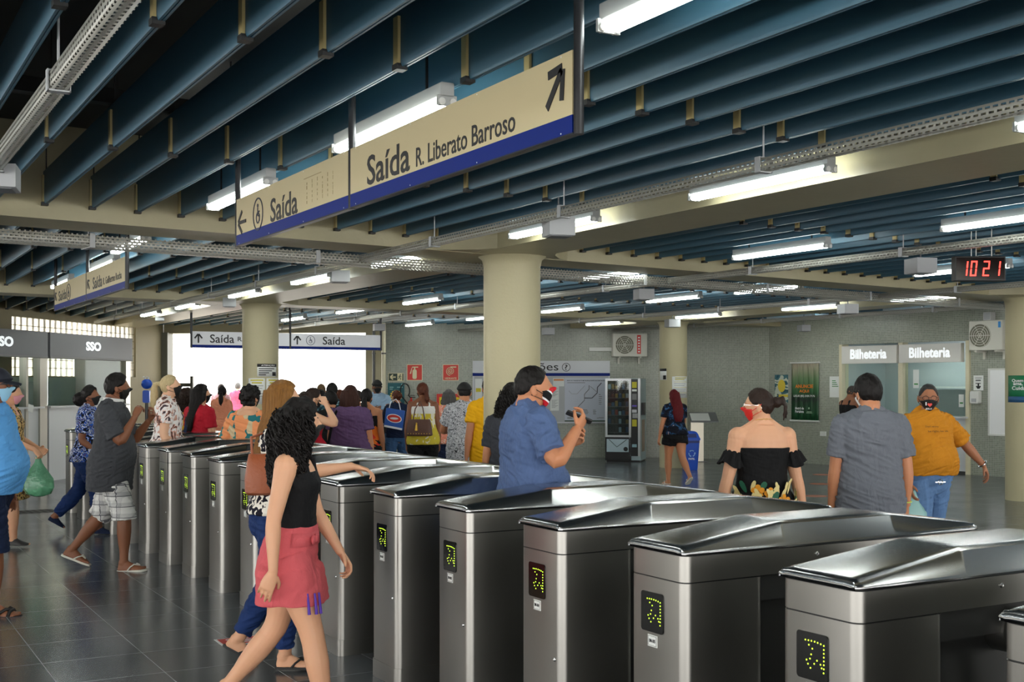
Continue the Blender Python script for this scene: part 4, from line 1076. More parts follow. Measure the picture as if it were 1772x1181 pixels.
bevel(MB().box(0, b_ - a, -0.15, -0.001, z0, z1).build('case', M_WHITE, t), 0.006); MB().box(0.01, b_ - a - 0.01, -0.153, -0.15, z0 + 0.01, z1 - 0.01).build('grille', M_BOXG, t)

# ------------------------------------------------------------------ paper on the round columns
def col_sheet(ci, name, label, cat, box, m, group=None):
    c = COLS[ci]; X = c.x * CS - c.y * SN; D = c.x * SN + c.y * CS
    r = 0.266; Dn = D - r
    def ang(px):
        return math.asin(max(-0.98, min(0.98, ((px - 886) / FOC * Dn - X) / r)))
    a0, a1 = ang(box[0]), ang(box[2]); z0 = EYE - (box[3] - 664) / FOC * Dn; z1 = EYE - (box[1] - 664) / FOC * Dn
    t = thing(name, label, cat, (c.x, c.y, 0), -YAW, group)
    def patch(nm, f0, f1, g0, g1, mm, rr, parent):
        b = MB(); n = 8; vs_ = []
        for j in range(n + 1):
            an = a0 + (a1 - a0) * (f0 + (f1 - f0) * j / n)
            for z in (z0 + (z1 - z0) * g0, z0 + (z1 - z0) * g1):
                vs_.append((rr * math.sin(an), -rr * math.cos(an), z))
        b.add(vs_, [(2 * j, 2 * j + 2, 2 * j + 3, 2 * j + 1) for j in range(n)], True)
        o = b.build(nm, mm, parent); so = o.modifiers.new('sheet', 'SOLIDIFY'); so.thickness = 0.0012; so.offset = 0
        return o
    sh = patch('sheet', 0, 1, 0, 1, m, r, t)
    def word(s_, f0, f1, gz, h, mm, bold=0.02):
        L = r * (a1 - a0)
        o = text('lettering', s_, mm, sh, 0, z0 + (z1 - z0) * gz, h=h * (z1 - z0), w=L * (f1 - f0), y=0, bold=bold)
        am = a0 + (a1 - a0) * (f0 + f1) / 2
        for v in o.data.vertices:
            an = am + v.co.x / r; v.co = ((r + 0.0012 - v.co.y) * math.sin(an), -(r + 0.0012 - v.co.y) * math.cos(an), v.co.z)
        return o
    return sh, patch, word, r
sh, patch, word, r = col_sheet(1, 'column_notice', 'white notice headed ATENÇÃO on a black band, taped to the left column', 'notice', (445, 630, 474, 652), M_PAPER)
patch('black_band', 0, 1, 0.76, 1, M_INK, r + 0.002, sh); o = word('ATENÇÃO', 0.18, 0.86, 0.88, 0.16, M_WHITEINK)
for v in o.data.vertices: v.co.x *= 1.008; v.co.y *= 1.008
for k in range(4): patch('print_line', 0.07, 0.85 - 0.15 * k, 0.58 - k * 0.16, 0.65 - k * 0.16, M_INK, r + 0.0015, sh)
patch('portrait_print', 0.72, 0.95, 0.06, 0.36, M_INK, r + 0.0018, sh)
for i, (bx, nm) in enumerate((((429, 655, 458, 700), 'left'), ((460, 655, 483, 700), 'right'))):
    sh, patch, word, r = col_sheet(1, 'column_notice', 'white sheet with yellow marked heading, %s of the pair under the ATENÇÃO notice' % nm, 'notice', bx, M_PAPER)
    for k in range(2): patch('highlight', 0.15 + 0.08 * k, 0.9 - 0.08 * k, 0.9 - k * 0.1, 0.95 - k * 0.1, M_YELLOW, r + 0.0015, sh)
    for k in range(5): patch('print_line', 0.1, 0.9 - 0.06 * (k % 3), 0.7 - k * 0.1, 0.72 - k * 0.1, M_INKG, r + 0.0015, sh)
sh, patch, word, r = col_sheet(2, 'column_notice', 'small black and white notice on the column behind the red haired woman', 'notice', (1141, 638, 1154, 658), M_PAPER)
patch('black_band', 0, 1, 0.78, 1, M_INK, r + 0.002, sh); patch('portrait_print', 0.6, 0.95, 0.05, 0.4, M_INK, r + 0.0015, sh)
sh, patch, word, r = col_sheet(2, 'column_notice', 'white sheet with yellow marked heading above the red haired woman', 'notice', (1163, 652, 1191, 689), M_PAPER)
for k in range(2): patch('highlight', 0.15, 0.85 - 0.15 * k, 0.92 - k * 0.08, 0.955 - k * 0.08, M_YELLOW, r + 0.0015, sh)
for k in range(8): patch('print_line', 0.1, 0.9 - 0.1 * (k % 3), 0.74 - k * 0.085, 0.755 - k * 0.085, M_INKG if k % 3 else M_YELLOW, r + 0.0015, sh)
sh, patch, word, r = col_sheet(3, 'column_poster', 'green poster with white lettering on the column at the right edge', 'poster', (1748, 650, 1790, 697), mat('poster_green', lin(22, 110, 70), 0.5, var=0.25, vscale=4))
word('Quem', 0.2, 0.62, 0.80, 0.13, M_WHITEINK); word('ama,', 0.25, 0.6, 0.67, 0.11, M_WHITEINK); word('Cuida!', 0.2, 0.75, 0.53, 0.14, M_WHITEINK)
patch('blue_panel', 0.0, 1.0, 0.0, 0.22, mat('poster_navy', lin(30, 80, 120), 0.5), r + 0.0012, sh)

# ------------------------------------------------------------------ grey service booth on the left
BF = (-7.5, 19.6)
bp = PL(W(*BF), W(BF[0] + FDIR[0], BF[1] + FDIR[1]) - W(*BF))
bs0, bs1, bs2 = bp.s(-260), bp.s(76), bp.s(222)
bz0 = bp.root('service_booth', 'grey service booth with glazed front at the left', 'booth', 0, 0)
def BB(name, m, x0, x1, y0, y1, z0, z1, parent=None): return MB().box(x0, x1, y0, y1, z0, z1).build(name, m, parent or bz0)
zt, zb, zs = 2.42, 2.05, 1.19
zb = bp.z(150, 620); zs = bp.z(100, 706)
M_FRM = mat('booth_steel', lin(170, 168, 158), 0.3, metal=0.8)
for i, (x0, x1) in enumerate(((bs0, bs1 - 0.02), (bs1 + 0.05, bs2))):
    f_ = BB('fascia', M_GREYP, x0, x1, -0.08, 0.06, zb, zt)
    BB('fascia_edge', M_INKG, x0, x1, -0.085, 0.06, zb - 0.03, zb, f_)
    cx = bp.s(154.5) if i else bp.s(-2)
    text('lettering', 'SSO', M_GLOWW, f_, cx, bp.z(154, 600), h=0.155, w=bp.s(168) - bp.s(142), y=-0.081, bold=0.045)
    BB('counter_panel', M_BOOTHW, x0 + 0.1, x1 - 0.1, 0.0, 0.06, 0.0, zs)
    BB('counter_top', M_BOOTHW, x0 + 0.05, x1 - 0.05, -0.06, 0.3, zs, zs + 0.03)
    BB('pane', M_GLASSB, x0 + 0.1, x1 - 0.1, 0.02, 0.028, zs + 0.03, zb - 0.03)
for xa, xb in ((bs1 - 0.16, bs1 + 0.05), (bs2 - 0.14, bs2 + 0.02), (bp.s(42), bp.s(46)), (bs0, bs0 + 0.1)):
    BB('post', M_FRM, xa, xb, -0.03, 0.09, 0, zt)
BB('roof', M_GREYP, bs0, bs2, 0.06, 1.05, zt - 0.05, zt)
BB('side_wall', M_BOOTHW, bs2 - 0.06, bs2, 0.09, 1.05, 0, 1.2); BB('side_wall', M_BOOTHW, bs2 - 0.05, bs2 - 0.03, 0.09, 1.05, 1.2, zt - 0.05)
BB('inner_back_panel', mat('booth_inner', lin(168, 182, 174), 0.6), bs0, bs2 - 0.06, 1.02, 1.05, 0, 1.70)
c1 = BB('inner_cupboard', mat('cupboard_grey', lin(150, 160, 156), 0.6), bp.s(105), bp.s(150), 0.7, 1.0, 0, 1.62)
BB('cupboard_handle', M_FRM, bp.s(127), bp.s(128), 0.66, 0.7, 1.35, 1.5, c1)
BB('frosted_panel', mat('frosted', lin(190, 215, 220), 0.3), bp.s(29), bp.s(41), 0.5, 0.52, zs + 0.03, zb - 0.1)
# things on the booth counter
p = Vector((bp.a.x, bp.a.y)) 
def onB(px, y, z):
    n = Vector((-bp.d.y, bp.d.x)); q = bp.a + bp.d * bp.s(px) + n * y
    return (q.x, q.y, z)
t = thing('plastic_bag', 'crumpled teal plastic bag lying on the booth counter', 'bag', onB(44, 0.18, zs + 0.03), 0)
b = MB(); rs = random.Random(2)
b.ellipsoid((0, 0, 0.09), (0.11, 0.08, 0.1), 16, 10); b.tube([(0, 0, 0.15), (0.02, 0, 0.22), (0.05, 0, 0.26)], [0.05, 0.02, 0.035], 8)
b.v = [tuple(Vector(v) + noise.noise_vector(Vector(v) * 22) * 0.018) for v in b.v]
b.v = [(x, y, max(z, 0.0)) for x, y, z in b.v]
b.build('film', mat('teal_film', lin(50, 140, 126), 0.35), t)
t = thing('paper_note', 'white paper note hanging over the booth counter edge', 'paper', onB(45, -0.07, zs - 0.06), bp.rot)
MB().prism([(-0.06, 0.03), (0.07, 0.0), (0.1, 0.11), (-0.05, 0.14)], -0.003, 0, 'y').build('sheet', M_PAPER, t)
# gel stand by the exit
c = W((254 - 886) / FOC * 21.0, 21.0)
t = thing('gel_stand', 'blue gel dispenser stand with white pumps by the bright exit', 'dispenser', c, -YAW)
MB().tube([(0, 0, 0), (0, 0, 1.3)], 0.03, 12).build('pole', M_STEELD, t); MB().lathe((0, 0, 0), [(0.17, 0), (0.17, 0.015), (0.03, 0.03)], 20).build('base', M_STEELD, t)
MB().rbox(-0.06, 0.06, -0.05, 0.05, 1.25, 1.47, 0.03).build('tank', M_BIN, t); MB().ellipsoid((0, 0, 1.58), (0.1, 0.07, 0.09)).build('head', M_BIN, t)
for x in (-0.03, 0.03): MB().tube([(x, 0, 1.6), (x, 0, 1.7), (x - 0.03, -0.02, 1.705)], 0.013, 8).build('pump', M_WHITE, t)
# gate by the exit
pg = PL(EX0, (dE.x, dE.y))
g0, g1 = pg.s(285), pg.s(338)
t = pg.root('slatted_gate', 'dark steel gate with horizontal slots at the bright exit', 'gate', g0, 0, out=0.12); w = g1 - g0
M_GATE = mat('gate_steel', lin(92, 92, 84), 0.5, metal=0.3)
MB().box(0, w, -0.02, 0.02, 1.52, 1.6).box(0, w, -0.02, 0.02, 0.02, 0.1).box(0, 0.06, -0.02, 0.02, 0.02, 1.6).box(w - 0.06, w, -0.03, 0.03, 0, 1.75).box(w * 0.55, w * 0.62, -0.02, 0.02, 0.1, 1.52).build('frame', M_GATE, t)
b = MB(); z = 0.1
while z < 1.45:
    b.box(0.06, w - 0.06, -0.008, 0.008, z, z + 0.06); z += 0.125
b.build('slat', M_GATE, t)
# pipes right of the exit
for px, rr, nm in ((664, 0.045, 'thick white pipe running up the wall edge right of the bright exit'), (647, 0.03, 'thin dark pipe on the concrete right of the bright exit')):
    c = W((px - 886) / FOC * 24.9, 24.9)
    t = thing('wall_pipe', nm, 'pipe', c, 0)
    MB().tube([(0, 0, 0), (0, 0, 2.85)], rr, 14).build('tube', M_CREAMF if px > 650 else M_STEELD, t)
    for z in (0.6, 2.2): MB().tube([(0, 0, z), (0, 0, z + 0.03)], rr + 0.008, 14).build('clamp', M_STEELD, t)

# ------------------------------------------------------------------ floor marks
t = thing('floor_sticker', 'red and white floor sticker in front of the turnstiles by the black flip-flop', 'sticker', W((422 - 886) / FOC * 7.4, 7.4), -YAW + 0.5)
MB().box(-0.16, 0.16, -0.1, 0.1, 0, 0.002).build('white_border', M_PAPER, t); MB().box(-0.145, 0.145, -0.085, 0.085, 0.002, 0.003).build('red_field', M_RED, t)
b = MB()
for k in range(3): b.box(-0.1, 0.1 - 0.03 * k, -0.055 + k * 0.045, -0.035 + k * 0.045, 0.003, 0.004)
b.build('print_lines', M_WHITEINK, t)
M_ORF = mat('floor_orange', lin(170, 100, 70), 0.5)
for i, (px, py) in enumerate(((1422, 822), (1418, 838), (1412, 859))):
    D = EYE * FOC / (py - 664)
    t = thing('floor_mark', 'faded orange mark on the floor between the couple walking away, %s' % ('farthest', 'middle one', 'nearest')[i], 'floor mark', W((px - 886) / FOC * D, D), -YAW + 0.3, 'orange floor marks')
    b = MB(); b.prism([(0.16 * math.cos(a), 0.16 * math.sin(a)) for a in [k * PI / 10 for k in range(20)]], 0, 0.002, 'z'); b.build('disc', M_ORF, t)
t = thing('floor_drain', 'dark slotted drain grate in the floor near the left edge', 'drain', W((52 - 886) / FOC * 14.8, 14.8), 0.1)
MB().box(-0.3, 0.3, -0.2, 0.2, 0, 0.002).build('frame', M_STEELD, t)
b = MB()
for k in range(7): b.box(-0.27 + k * 0.08, -0.23 + k * 0.08, -0.17, 0.17, 0.002, 0.003)
b.build('slot', M_BLACK, t)
# ------------------------------------------------------------------ people: one skinned body each, clothes and hair over it
def V3(*a): return Vector(a)
def lerp(a, b, t): return a + (b - a) * t
def sstep(x, a, b):
    t = max(0.0, min(1.0, (x - a) / (b - a))); return t * t * (3 - 2 * t)
def interp(tab, t):
    if t <= tab[0][0]: return tab[0][1:]
    for p, q in zip(tab, tab[1:]):
        if t <= q[0]:
            k = (t - p[0]) / (q[0] - p[0]); k = k * k * (3 - 2 * k) * 0.5 + k * 0.5
            return tuple(lerp(a, b, k) for a, b in zip(p[1:], q[1:]))
    return tab[-1][1:]
# height along the spine (0 hip joint, 1 base of neck): half width, front, back - fractions of body height
TORSO = {'m': [(-0.30, .040, .040, .045), (-0.20, .078, .058, .066), (-0.08, .096, .064, .076), (0.08, .097, .066, .074), (0.30, .090, .066, .056), (0.5, .092, .066, .055), (0.7, .102, .068, .064), (0.84, .106, .064, .066), (0.93, .092, .050, .058), (1.0, .062, .038, .048), (1.06, .040, .034, .040)],
         'f': [(-0.30, .040, .040, .048), (-0.20, .082, .056, .076), (-0.08, .104, .064, .086), (0.08, .101, .066, .076), (0.30, .082, .060, .050), (0.42, .079, .060, .047), (0.55, .083, .068, .050), (0.68, .089, .082, .056), (0.80, .092, .066, .060), (0.91, .084, .046, .054), (1.0, .052, .034, .044), (1.06, .034, .030, .036)]}
def bake(mb, name, mats, voxel, smooth=4, fac=0.5, rough=None):
    """join the shapes of mb into one continuous skin"""
    me = mb.mesh('tmp', mats)
    o = bpy.data.objects.new('tmp', me); COL.objects.link(o)
    r = o.modifiers.new('r', 'REMESH'); r.mode = 'VOXEL'; r.voxel_size = voxel; r.use_smooth_shade = True
    if smooth:
        s = o.modifiers.new('s', 'SMOOTH'); s.factor = fac; s.iterations = smooth
    dg = bpy.context.evaluated_depsgraph_get()
    out = bpy.data.meshes.new_from_object(o.evaluated_get(dg))
    bpy.data.objects.remove(o); bpy.data.meshes.remove(me)
    out.name = name
    if rough:
        amp, sc = rough
        nrm = [v.normal.copy() for v in out.vertices] if sc < 20 else None
        for v in out.vertices:
            q = Vector((v.co.x * sc, v.co.y * sc, v.co.z * sc * 1.0))
            if sc < 20:
                k = noise.noise(Vector((q.x * 0.7 + q.z * 1.5, q.y * 0.8 - q.z * 0.9, q.z * 0.5)) * 1.3)
                v.co += nrm[v.index] * (amp * 2.2 * (1 - 2 * abs(k)) - amp) + noise.noise_vector(q * 0.6) * amp
            else: v.co += noise.noise_vector(q) * amp
    out.materials.clear()
    for m in (mats if isinstance(mats, list) else [mats]): out.materials.append(m)
    out.polygons.foreach_set('use_smooth', [True] * len(out.polygons))
    return out

def SKIN(n, c):
    if n in MATS: return MATS[n]
    m = mat(n, lin(*c), 0.5, spec=0.4, bump=0.05, bscale=180, var=0.05, vscale=9)
    p = m.node_tree.nodes['Principled BSDF']
    p.inputs['Subsurface Weight'].default_value = 0.12; p.inputs['Subsurface Radius'].default_value = (0.012, 0.005, 0.003)
    return m
def CLOTH(n, c, rough=0.8, var=0.06):
    if n in MATS: return MATS[n]
    g = NG(n, rough, 0.25)
    f = g.noise(7.0, g.map((1.3, 1.3, 0.5), rot=(0.3, 0.6, 0.3)), 4, 1.6); f2 = g.noise(220.0, detail=1)
    g.col(g.mix(f, tuple(x * (1 - var) for x in lin(*c)[:3]) + (1,), tuple(min(1, x * (1 + var)) for x in lin(*c)[:3]) + (1,)))
    g.bump(g.math('ADD', f, g.math('MULTIPLY', f2, 0.05)), 0.6, 0.035)
    return g.m
def HAIRM(n, c, c2=None):
    if n in MATS: return MATS[n]
    g = NG(n, 0.55, 0.22)
    f = g.noise(30.0, g.map((3, 3, 0.35)), 4)
    g.col(g.mix(f, lin(*c), lin(*(c2 or tuple(x * 1.5 + 2 for x in c)))))
    g.bump(f, 0.5, 0.01)
    return g.m

def head_surface(d, hs, off=0.0):
    """point of the head in its own frame for unit direction d (x right, y front, z up)"""
    x, y, z = d
    p = Vector((0.076 * x, 0.096 * y, 0.113 * z))
    if z < 0.1:
        k = sstep(-z, -0.1, 0.95)
        p.x *= 1 - 0.36 * k
        if y < 0: p.y *= 1 - 0.38 * k
        else: p.y *= 1 - 0.02 * k
    if y > 0:
        ax = abs(x)
        g_ = lambda cx, cz, sx, sz: math.exp(-((ax - cx) / sx) ** 2 - ((z - cz) / sz) ** 2)
        p.y += y * (0.024 * g_(0, -0.16, 0.13, 0.13) + 0.012 * g_(0, 0.02, 0.1, 0.14) - 0.010 * g_(0.36, 0.05, 0.18, 0.12) + 0.004 * g_(0.25, 0.2, 0.35, 0.1)
                    + 0.007 * g_(0, -0.46, 0.2, 0.05) + 0.007 * g_(0, -0.58, 0.18, 0.05) - 0.003 * g_(0, -0.52, 0.25, 0.03) + 0.010 * g_(0, -0.85, 0.3, 0.16) + 0.004 * g_(0.5, -0.2, 0.2, 0.2))
    n = Vector((x, y, z))
    return (p + n * off) * hs
def sphere_dirs(n, m):
    for j in range(m + 1):
        th = PI * j / m
        for k in range(n):
            ph = 2 * PI * k / n
            yield Vector((math.sin(th) * math.sin(ph), math.sin(th) * math.cos(ph), math.cos(th)))
def grid_faces(n, m):
    return [(j * n + k, (j + 1) * n + k, (j + 1) * n + (k + 1) % n, j * n + (k + 1) % n) for j in range(m) for k in range(n)]
def hair_mask(d, front=0.62, side=0.08, back=-0.62):
    ph = abs(math.atan2(d.x, d.y)) / PI    # 0 front .. 1 back
    zb = lerp(front, side, sstep(ph, 0.12, 0.42)) if ph < 0.42 else lerp(side, back, sstep(ph, 0.46, 0.72))
    return sstep(d.z - zb, -0.05, 0.06)

class Figure:
    def __init__(s, label, px, D, H=1.68, sex='m', face=0, skin='skin_tan', fat=1.0, belly=0.0, lean=0.0, side=0.0, twist=0.0,
                 legs=None, arms=None, head=(0, 0, 0), vox=0.006, name='person', group=None, hip=1.0, bust=1.0, shoulder=1.0, z=0.0):
        s.H = H; s.sex = sex; s.vox = vox; s.hs = (H / 1.68) ** 0.6 * (0.99 if sex == 'm' else 0.95)
        s.fat = fat; s.belly = belly; s.hipf = hip; s.bust = bust; s.skin = MATS[skin]
        s.TL = 0.32 * H
        s.up = Vector((math.sin(side), math.sin(lean), math.cos(lean))).normalized()
        s.twist = twist
        legs = legs or {}
        arms = arms or {}
        hx = 0.052 * H * (1.05 if sex == 'f' else 1.0)
        s.leg = {}
        for sd, sx in (('R', 1), ('L', -1)):
            th, kn, ab, fp, yw = legs.get(sd, (0, 4, 2, 0, 6))      # thigh swing, knee bend, outward, toe-down pitch, toe-out
            th, kn, ab, fp, yw = [math.radians(q) for q in (th, kn, ab, fp, yw)]
            hip_ = V3(sx * hx, 0, 0)
            td = V3(sx * math.sin(ab), math.sin(th), -math.cos(th) * math.cos(ab)).normalized()
            sa = th - kn
            sd_ = V3(sx * math.sin(ab) * 0.6, math.sin(sa), -math.cos(sa) * math.cos(ab)).normalized()
            kne = hip_ + td * 0.245 * H; ank = kne + sd_ * 0.238 * H
            f = V3(sx * math.sin(yw), math.cos(yw), 0); f = (f * math.cos(fp) + V3(0, 0, -math.sin(fp))).normalized()
            r = f.cross(V3(0, 0, 1)).normalized(); u = r.cross(f).normalized()
            s.leg[sd] = dict(hip=hip_, knee=kne, ankle=ank, f=f, r=r, u=u)
        fl = H / 1.68
        s.fl = fl
        lo = 1e9
        for q in s.leg.values():
            for a in (-0.05, 0.10, 0.165): lo = min(lo, (q['ankle'] + (q['f'] * a - q['u'] * 0.075) * fl).z)
        up = V3(0, 0, -lo)
        for q in s.leg.values():
            for k in ('hip', 'knee', 'ankle'): q[k] = q[k] + up
        s.P = V3(0, 0, 0) + up
        sh = 0.098 * H * (1.0 if sex == 'm' else 0.92) * (0.6 + 0.4 * fat) * shoulder
        s.arm = {}
        sc = s.P + s.up * s.TL * 0.872
        rt = s.right(0.9)
        for sd, sx in (('R', 1), ('L', -1)):
            a = arms.get(sd, {})
            ud = Vector(a.get('u', (0.10 * sx, 0.0, -1))).normalized(); fd = Vector(a.get('f', (0.06 * sx, 0.14, -1))).normalized()
            hd = Vector(a.get('h', fd)).normalized()
            shd = sc + rt * sx * sh + V3(0, 0, a.get('lift', 0.0))
            elb = shd + ud * 0.172 * H; wr = elb + fd * 0.148 * H
            pn = Vector(a.get('n', (-sx, 0, 0)))
            pn = (pn - hd * pn.dot(hd)).normalized()
            s.arm[sd] = dict(sh=shd, el=elb, wr=wr, d=hd, n=pn, curl=a.get('c', (22, 28, 18)), thumb=a.get('t', 0.25), spread=a.get('s', 1.0), point=a.get('p', None))
        s.neck = s.P + s.up * s.TL * 1.02
        hy, hp, hr = [math.radians(q) for q in head]
        s.R = Matrix.Rotation(hy, 3, 'Z') @ Matrix.Rotation(-hp, 3, 'X') @ Matrix.Rotation(hr, 3, 'Y')
        s.hc = s.neck + s.up * 0.030 * H + V3(0, 0.014 * H, 0) + s.R @ V3(0, 0.008 * H, 0.040 * H)
        # origin on the floor, facing
        p = W((px - 886.0) / FOC * D, D, z)
        s.root = None; s.loc = p; s.rz = -math.radians(face) - YAW
        s.label = label; s.name = name; s.group = group
        s.body()
    def right(s, t):
        a = s.twist * max(0, min(1, t)); v = V3(math.cos(a), math.sin(a), 0)
        return (v - s.up * v.dot(s.up)).normalized()
    def w2(s, p):
        """body point -> world"""
        c, n = math.cos(s.rz), math.sin(s.rz)
        return V3(p.x * c - p.y * n + s.loc.x, p.x * n + p.y * c + s.loc.y, p.z + s.loc.z)
    def ring(s, t, inf=0.0, n=26, ex=2.35, grow=(0, 0, 0), low=None):
        w, f, b = interp(TORSO[s.sex], t if low is None else max(t, low))
        H = s.H; w *= H * s.fat; f *= H * (0.5 + 0.5 * s.fat); b *= H * (0.5 + 0.5 * s.fat)
        if t < 0.25: w *= lerp(s.hipf, 1, sstep(t, 0.0, 0.25)); b *= lerp(s.hipf, 1, sstep(t, 0.0, 0.25))
        if s.bust != 1 and 0.5 < t < 0.85: f *= lerp(1, s.bust, sstep(t, 0.5, 0.66) * (1 - sstep(t, 0.72, 0.85)))
        f += s.belly * math.exp(-((t - 0.28) / 0.27) ** 2)
        w += s.belly * 0.25 * math.exp(-((t - 0.25) / 0.3) ** 2)
        w += inf + grow[0]; f += inf + grow[1]; b += inf + grow[2]
        c = s.P + s.up * s.TL * t; r = s.right(t); fw = s.up.cross(r).normalized()
        out = []
        for k in range(n):
            a = 2 * PI * k / n; ca, sa = math.cos(a), math.sin(a)
            x = math.copysign(abs(ca) ** (2 / ex), ca) * w; y = math.copysign(abs(sa) ** (2 / ex), sa)
            out.append(c + r * x + fw * (y * (f if y > 0 else b)))
        return out
    ARM = [(0, .037), (0.12, .038), (0.3, .0335), (0.55, .0295), (0.8, .027), (1.0, .0245), (1.12, .0255), (1.3, .0255), (1.55, .0215), (1.8, .0172), (2.0, .0155)]
    LEG = [(0, .064), (0.2, .060), (0.45, .053), (0.7, .043), (0.9, .0365), (1.0, .0355), (1.12, .034), (1.35, .0355), (1.55, .0310), (1.8, .0225), (2.0, .0205)]
    def limb(s, a, b, c, tab, t0, t1, inf=0.0, mul=1.0, n=9, flare=0.0):
        pts = []; rad = []
        for i in range(n + 1):
            t = lerp(t0, t1, i / n)
            # soft bend at the middle joint
            p = lerp(a, b, t) if t <= 1 else lerp(b, c, t - 1)
            if abs(t - 1) < 0.14:
                q0 = lerp(a, b, 0.86); q1 = lerp(b, c, 0.14); k = (t - 0.86) / 0.28
                p = q0 * (1 - k) ** 2 + b * 2 * k * (1 - k) + q1 * k ** 2
            pts.append(p)
            r = interp(tab, t)[0] * s.H * mul
            rad.append(r + inf + flare * (i / n) ** 1.5)
        return pts, rad
    def armtube(s, mb, sd, t0=0, t1=2.0, inf=0.0, flare=0.0, n=14, steps=16):
        a = s.arm[sd]; m = (0.62 + 0.38 * s.fat) * (0.98 if s.sex == 'm' else 0.92)
        pts, rad = s.limb(a['sh'], a['el'], a['wr'], s.ARM, t0, t1, inf, m, steps, flare)
        mb.tube(pts, rad, n, True)
    def legtube(s, mb, sd, t0=0, t1=2.0, inf=0.0, flare=0.0, n=18, steps=16, mul=1.0):
        q = s.leg[sd]; m = (0.6 + 0.4 * s.fat) * (0.96 if s.sex == 'm' else 1.06) * mul
        pts, rad = s.limb(q['hip'] + V3(0, 0, 0.0), q['knee'], q['ankle'], s.LEG, t0, t1, inf, m, steps, flare)
        mb.tube(pts, rad, n, True)
    def foot(s, mb, sd, inf=0.0, toes=True, sole=0.0):
        q = s.leg[sd]; fl = s.fl * (1.0 if s.sex == 'm' else 0.92)
        rings = []
        for a, w, h in ((-0.055, 0.016, 0.030), (-0.048, 0.027, 0.055), (-0.02, 0.032, 0.085), (0.02, 0.034, 0.088), (0.06, 0.038, 0.066), (0.10, 0.045, 0.045), (0.135, 0.046, 0.033), (0.155, 0.040, 0.026), (0.172 if not toes else 0.16, 0.028, 0.018)):
            c = q['ankle'] + (q['f'] * a - q['u'] * 0.075) * fl
            w = w * fl + inf; h = h * fl + inf
            rings.append([c + q['r'] * (w * math.cos(k * 2 * PI / 14)) + q['u'] * (max(0, math.sin(k * 2 * PI / 14)) * h - inf * 0.3 + (0.004 if math.sin(k * 2 * PI / 14) < -0.5 else 0.0)) for k in range(14)])
        mb.loft(rings)
        if toes:
            sx = 1 if sd == 'R' else -1
            for k, (lx, ln, r) in enumerate(((-0.030, 0.180, 0.013), (-0.010, 0.181, 0.0095), (0.006, 0.174, 0.009), (0.020, 0.165, 0.0085), (0.033, 0.153, 0.008))):
                c0 = q['ankle'] + (q['f'] * 0.125 + q['r'] * (lx * sx * 0.95) - q['u'] * (0.075 - r)) * fl
                c1 = q['ankle'] + (q['f'] * (ln - r) + q['r'] * (lx * sx) - q['u'] * (0.075 - r)) * fl
                mb.tube([c0, (c0 + c1) / 2, c1], [r * fl * 1.1, r * fl, r * fl], 8); mb.ellipsoid(c1, (r * fl,) * 3, 8, 6)
    def hand(s, mb, sd):
        a = s.arm[sd]; d = a['d']; n = a['n']; sx = 1 if sd == 'R' else -1
        th = d.cross(n) * sx; k = s.H * 0.108 / 0.186; w = a['wr']
        rings = []
        for t, hw, ht in ((-0.012, 0.024, 0.019), (0.01, 0.027, 0.018), (0.035, 0.036, 0.017), (0.065, 0.041, 0.015), (0.088, 0.040, 0.0125), (0.096, 0.034, 0.010)):
            c = w + d * t * k
            rings.append([c + th * (hw * k * math.cos(i * 2 * PI / 12)) + n * (ht * k * math.sin(i * 2 * PI / 12)) for i in range(12)])
        mb.loft(rings)
        tips = []
        for i, (lat, ln, r) in enumerate(((0.030, 0.080, 0.0094), (0.0105, 0.089, 0.0096), (-0.0105, 0.083, 0.0092), (-0.030, 0.066, 0.0084))):
            base = w + (d * (0.088 - 0.004 * abs(i - 1)) + th * lat) * k
            ang = 0; p = base; pts = [base - d * 0.01 * k]; rad = [r * k]
            sp = (1.5 - i) * 0.05 * a['spread']
            cur = a['curl'] if not (a['point'] is not None and i == 0) else a['point']
            for j, (cc, fr) in enumerate(zip(cur, (0.46, 0.30, 0.24))):
                pts.append(p); rad.append(r * k * (1 - 0.08 * j))
                ang += math.radians(cc * (1 + 0.12 * i))
                dd = (d * math.cos(ang) + n * math.sin(ang) + th * sp).normalized()
                p = p + dd * ln * fr * k
            pts.append(p); rad.append(r * k * 0.74)
            mb.tube(pts, rad, 8); mb.ellipsoid(p, (r * k * 0.74,) * 3, 8, 6); tips.append(p)
        t = a['thumb']
        b0 = w + (d * 0.022 + th * 0.024 + n * 0.006) * k
        d1 = (d * 0.62 + th * (0.62 - t * 0.3) + n * (0.15 + t)).normalized(); d2 = (d * 0.85 + th * (0.25 - t * 0.4) + n * (0.15 + t)).normalized()
        p1 = b0 + d1 * 0.040 * k; p2 = p1 + d2 * 0.030 * k
        mb.tube([b0, lerp(b0, p1, 0.5), p1, lerp(p1, p2, 0.6), p2], [0.014 * k, 0.0125 * k, 0.0105 * k, 0.0095 * k, 0.0078 * k], 10); mb.ellipsoid(p2, (0.0078 * k,) * 3, 8, 6)
        a['grip'] = w + (d * 0.08 + n * 0.03) * k
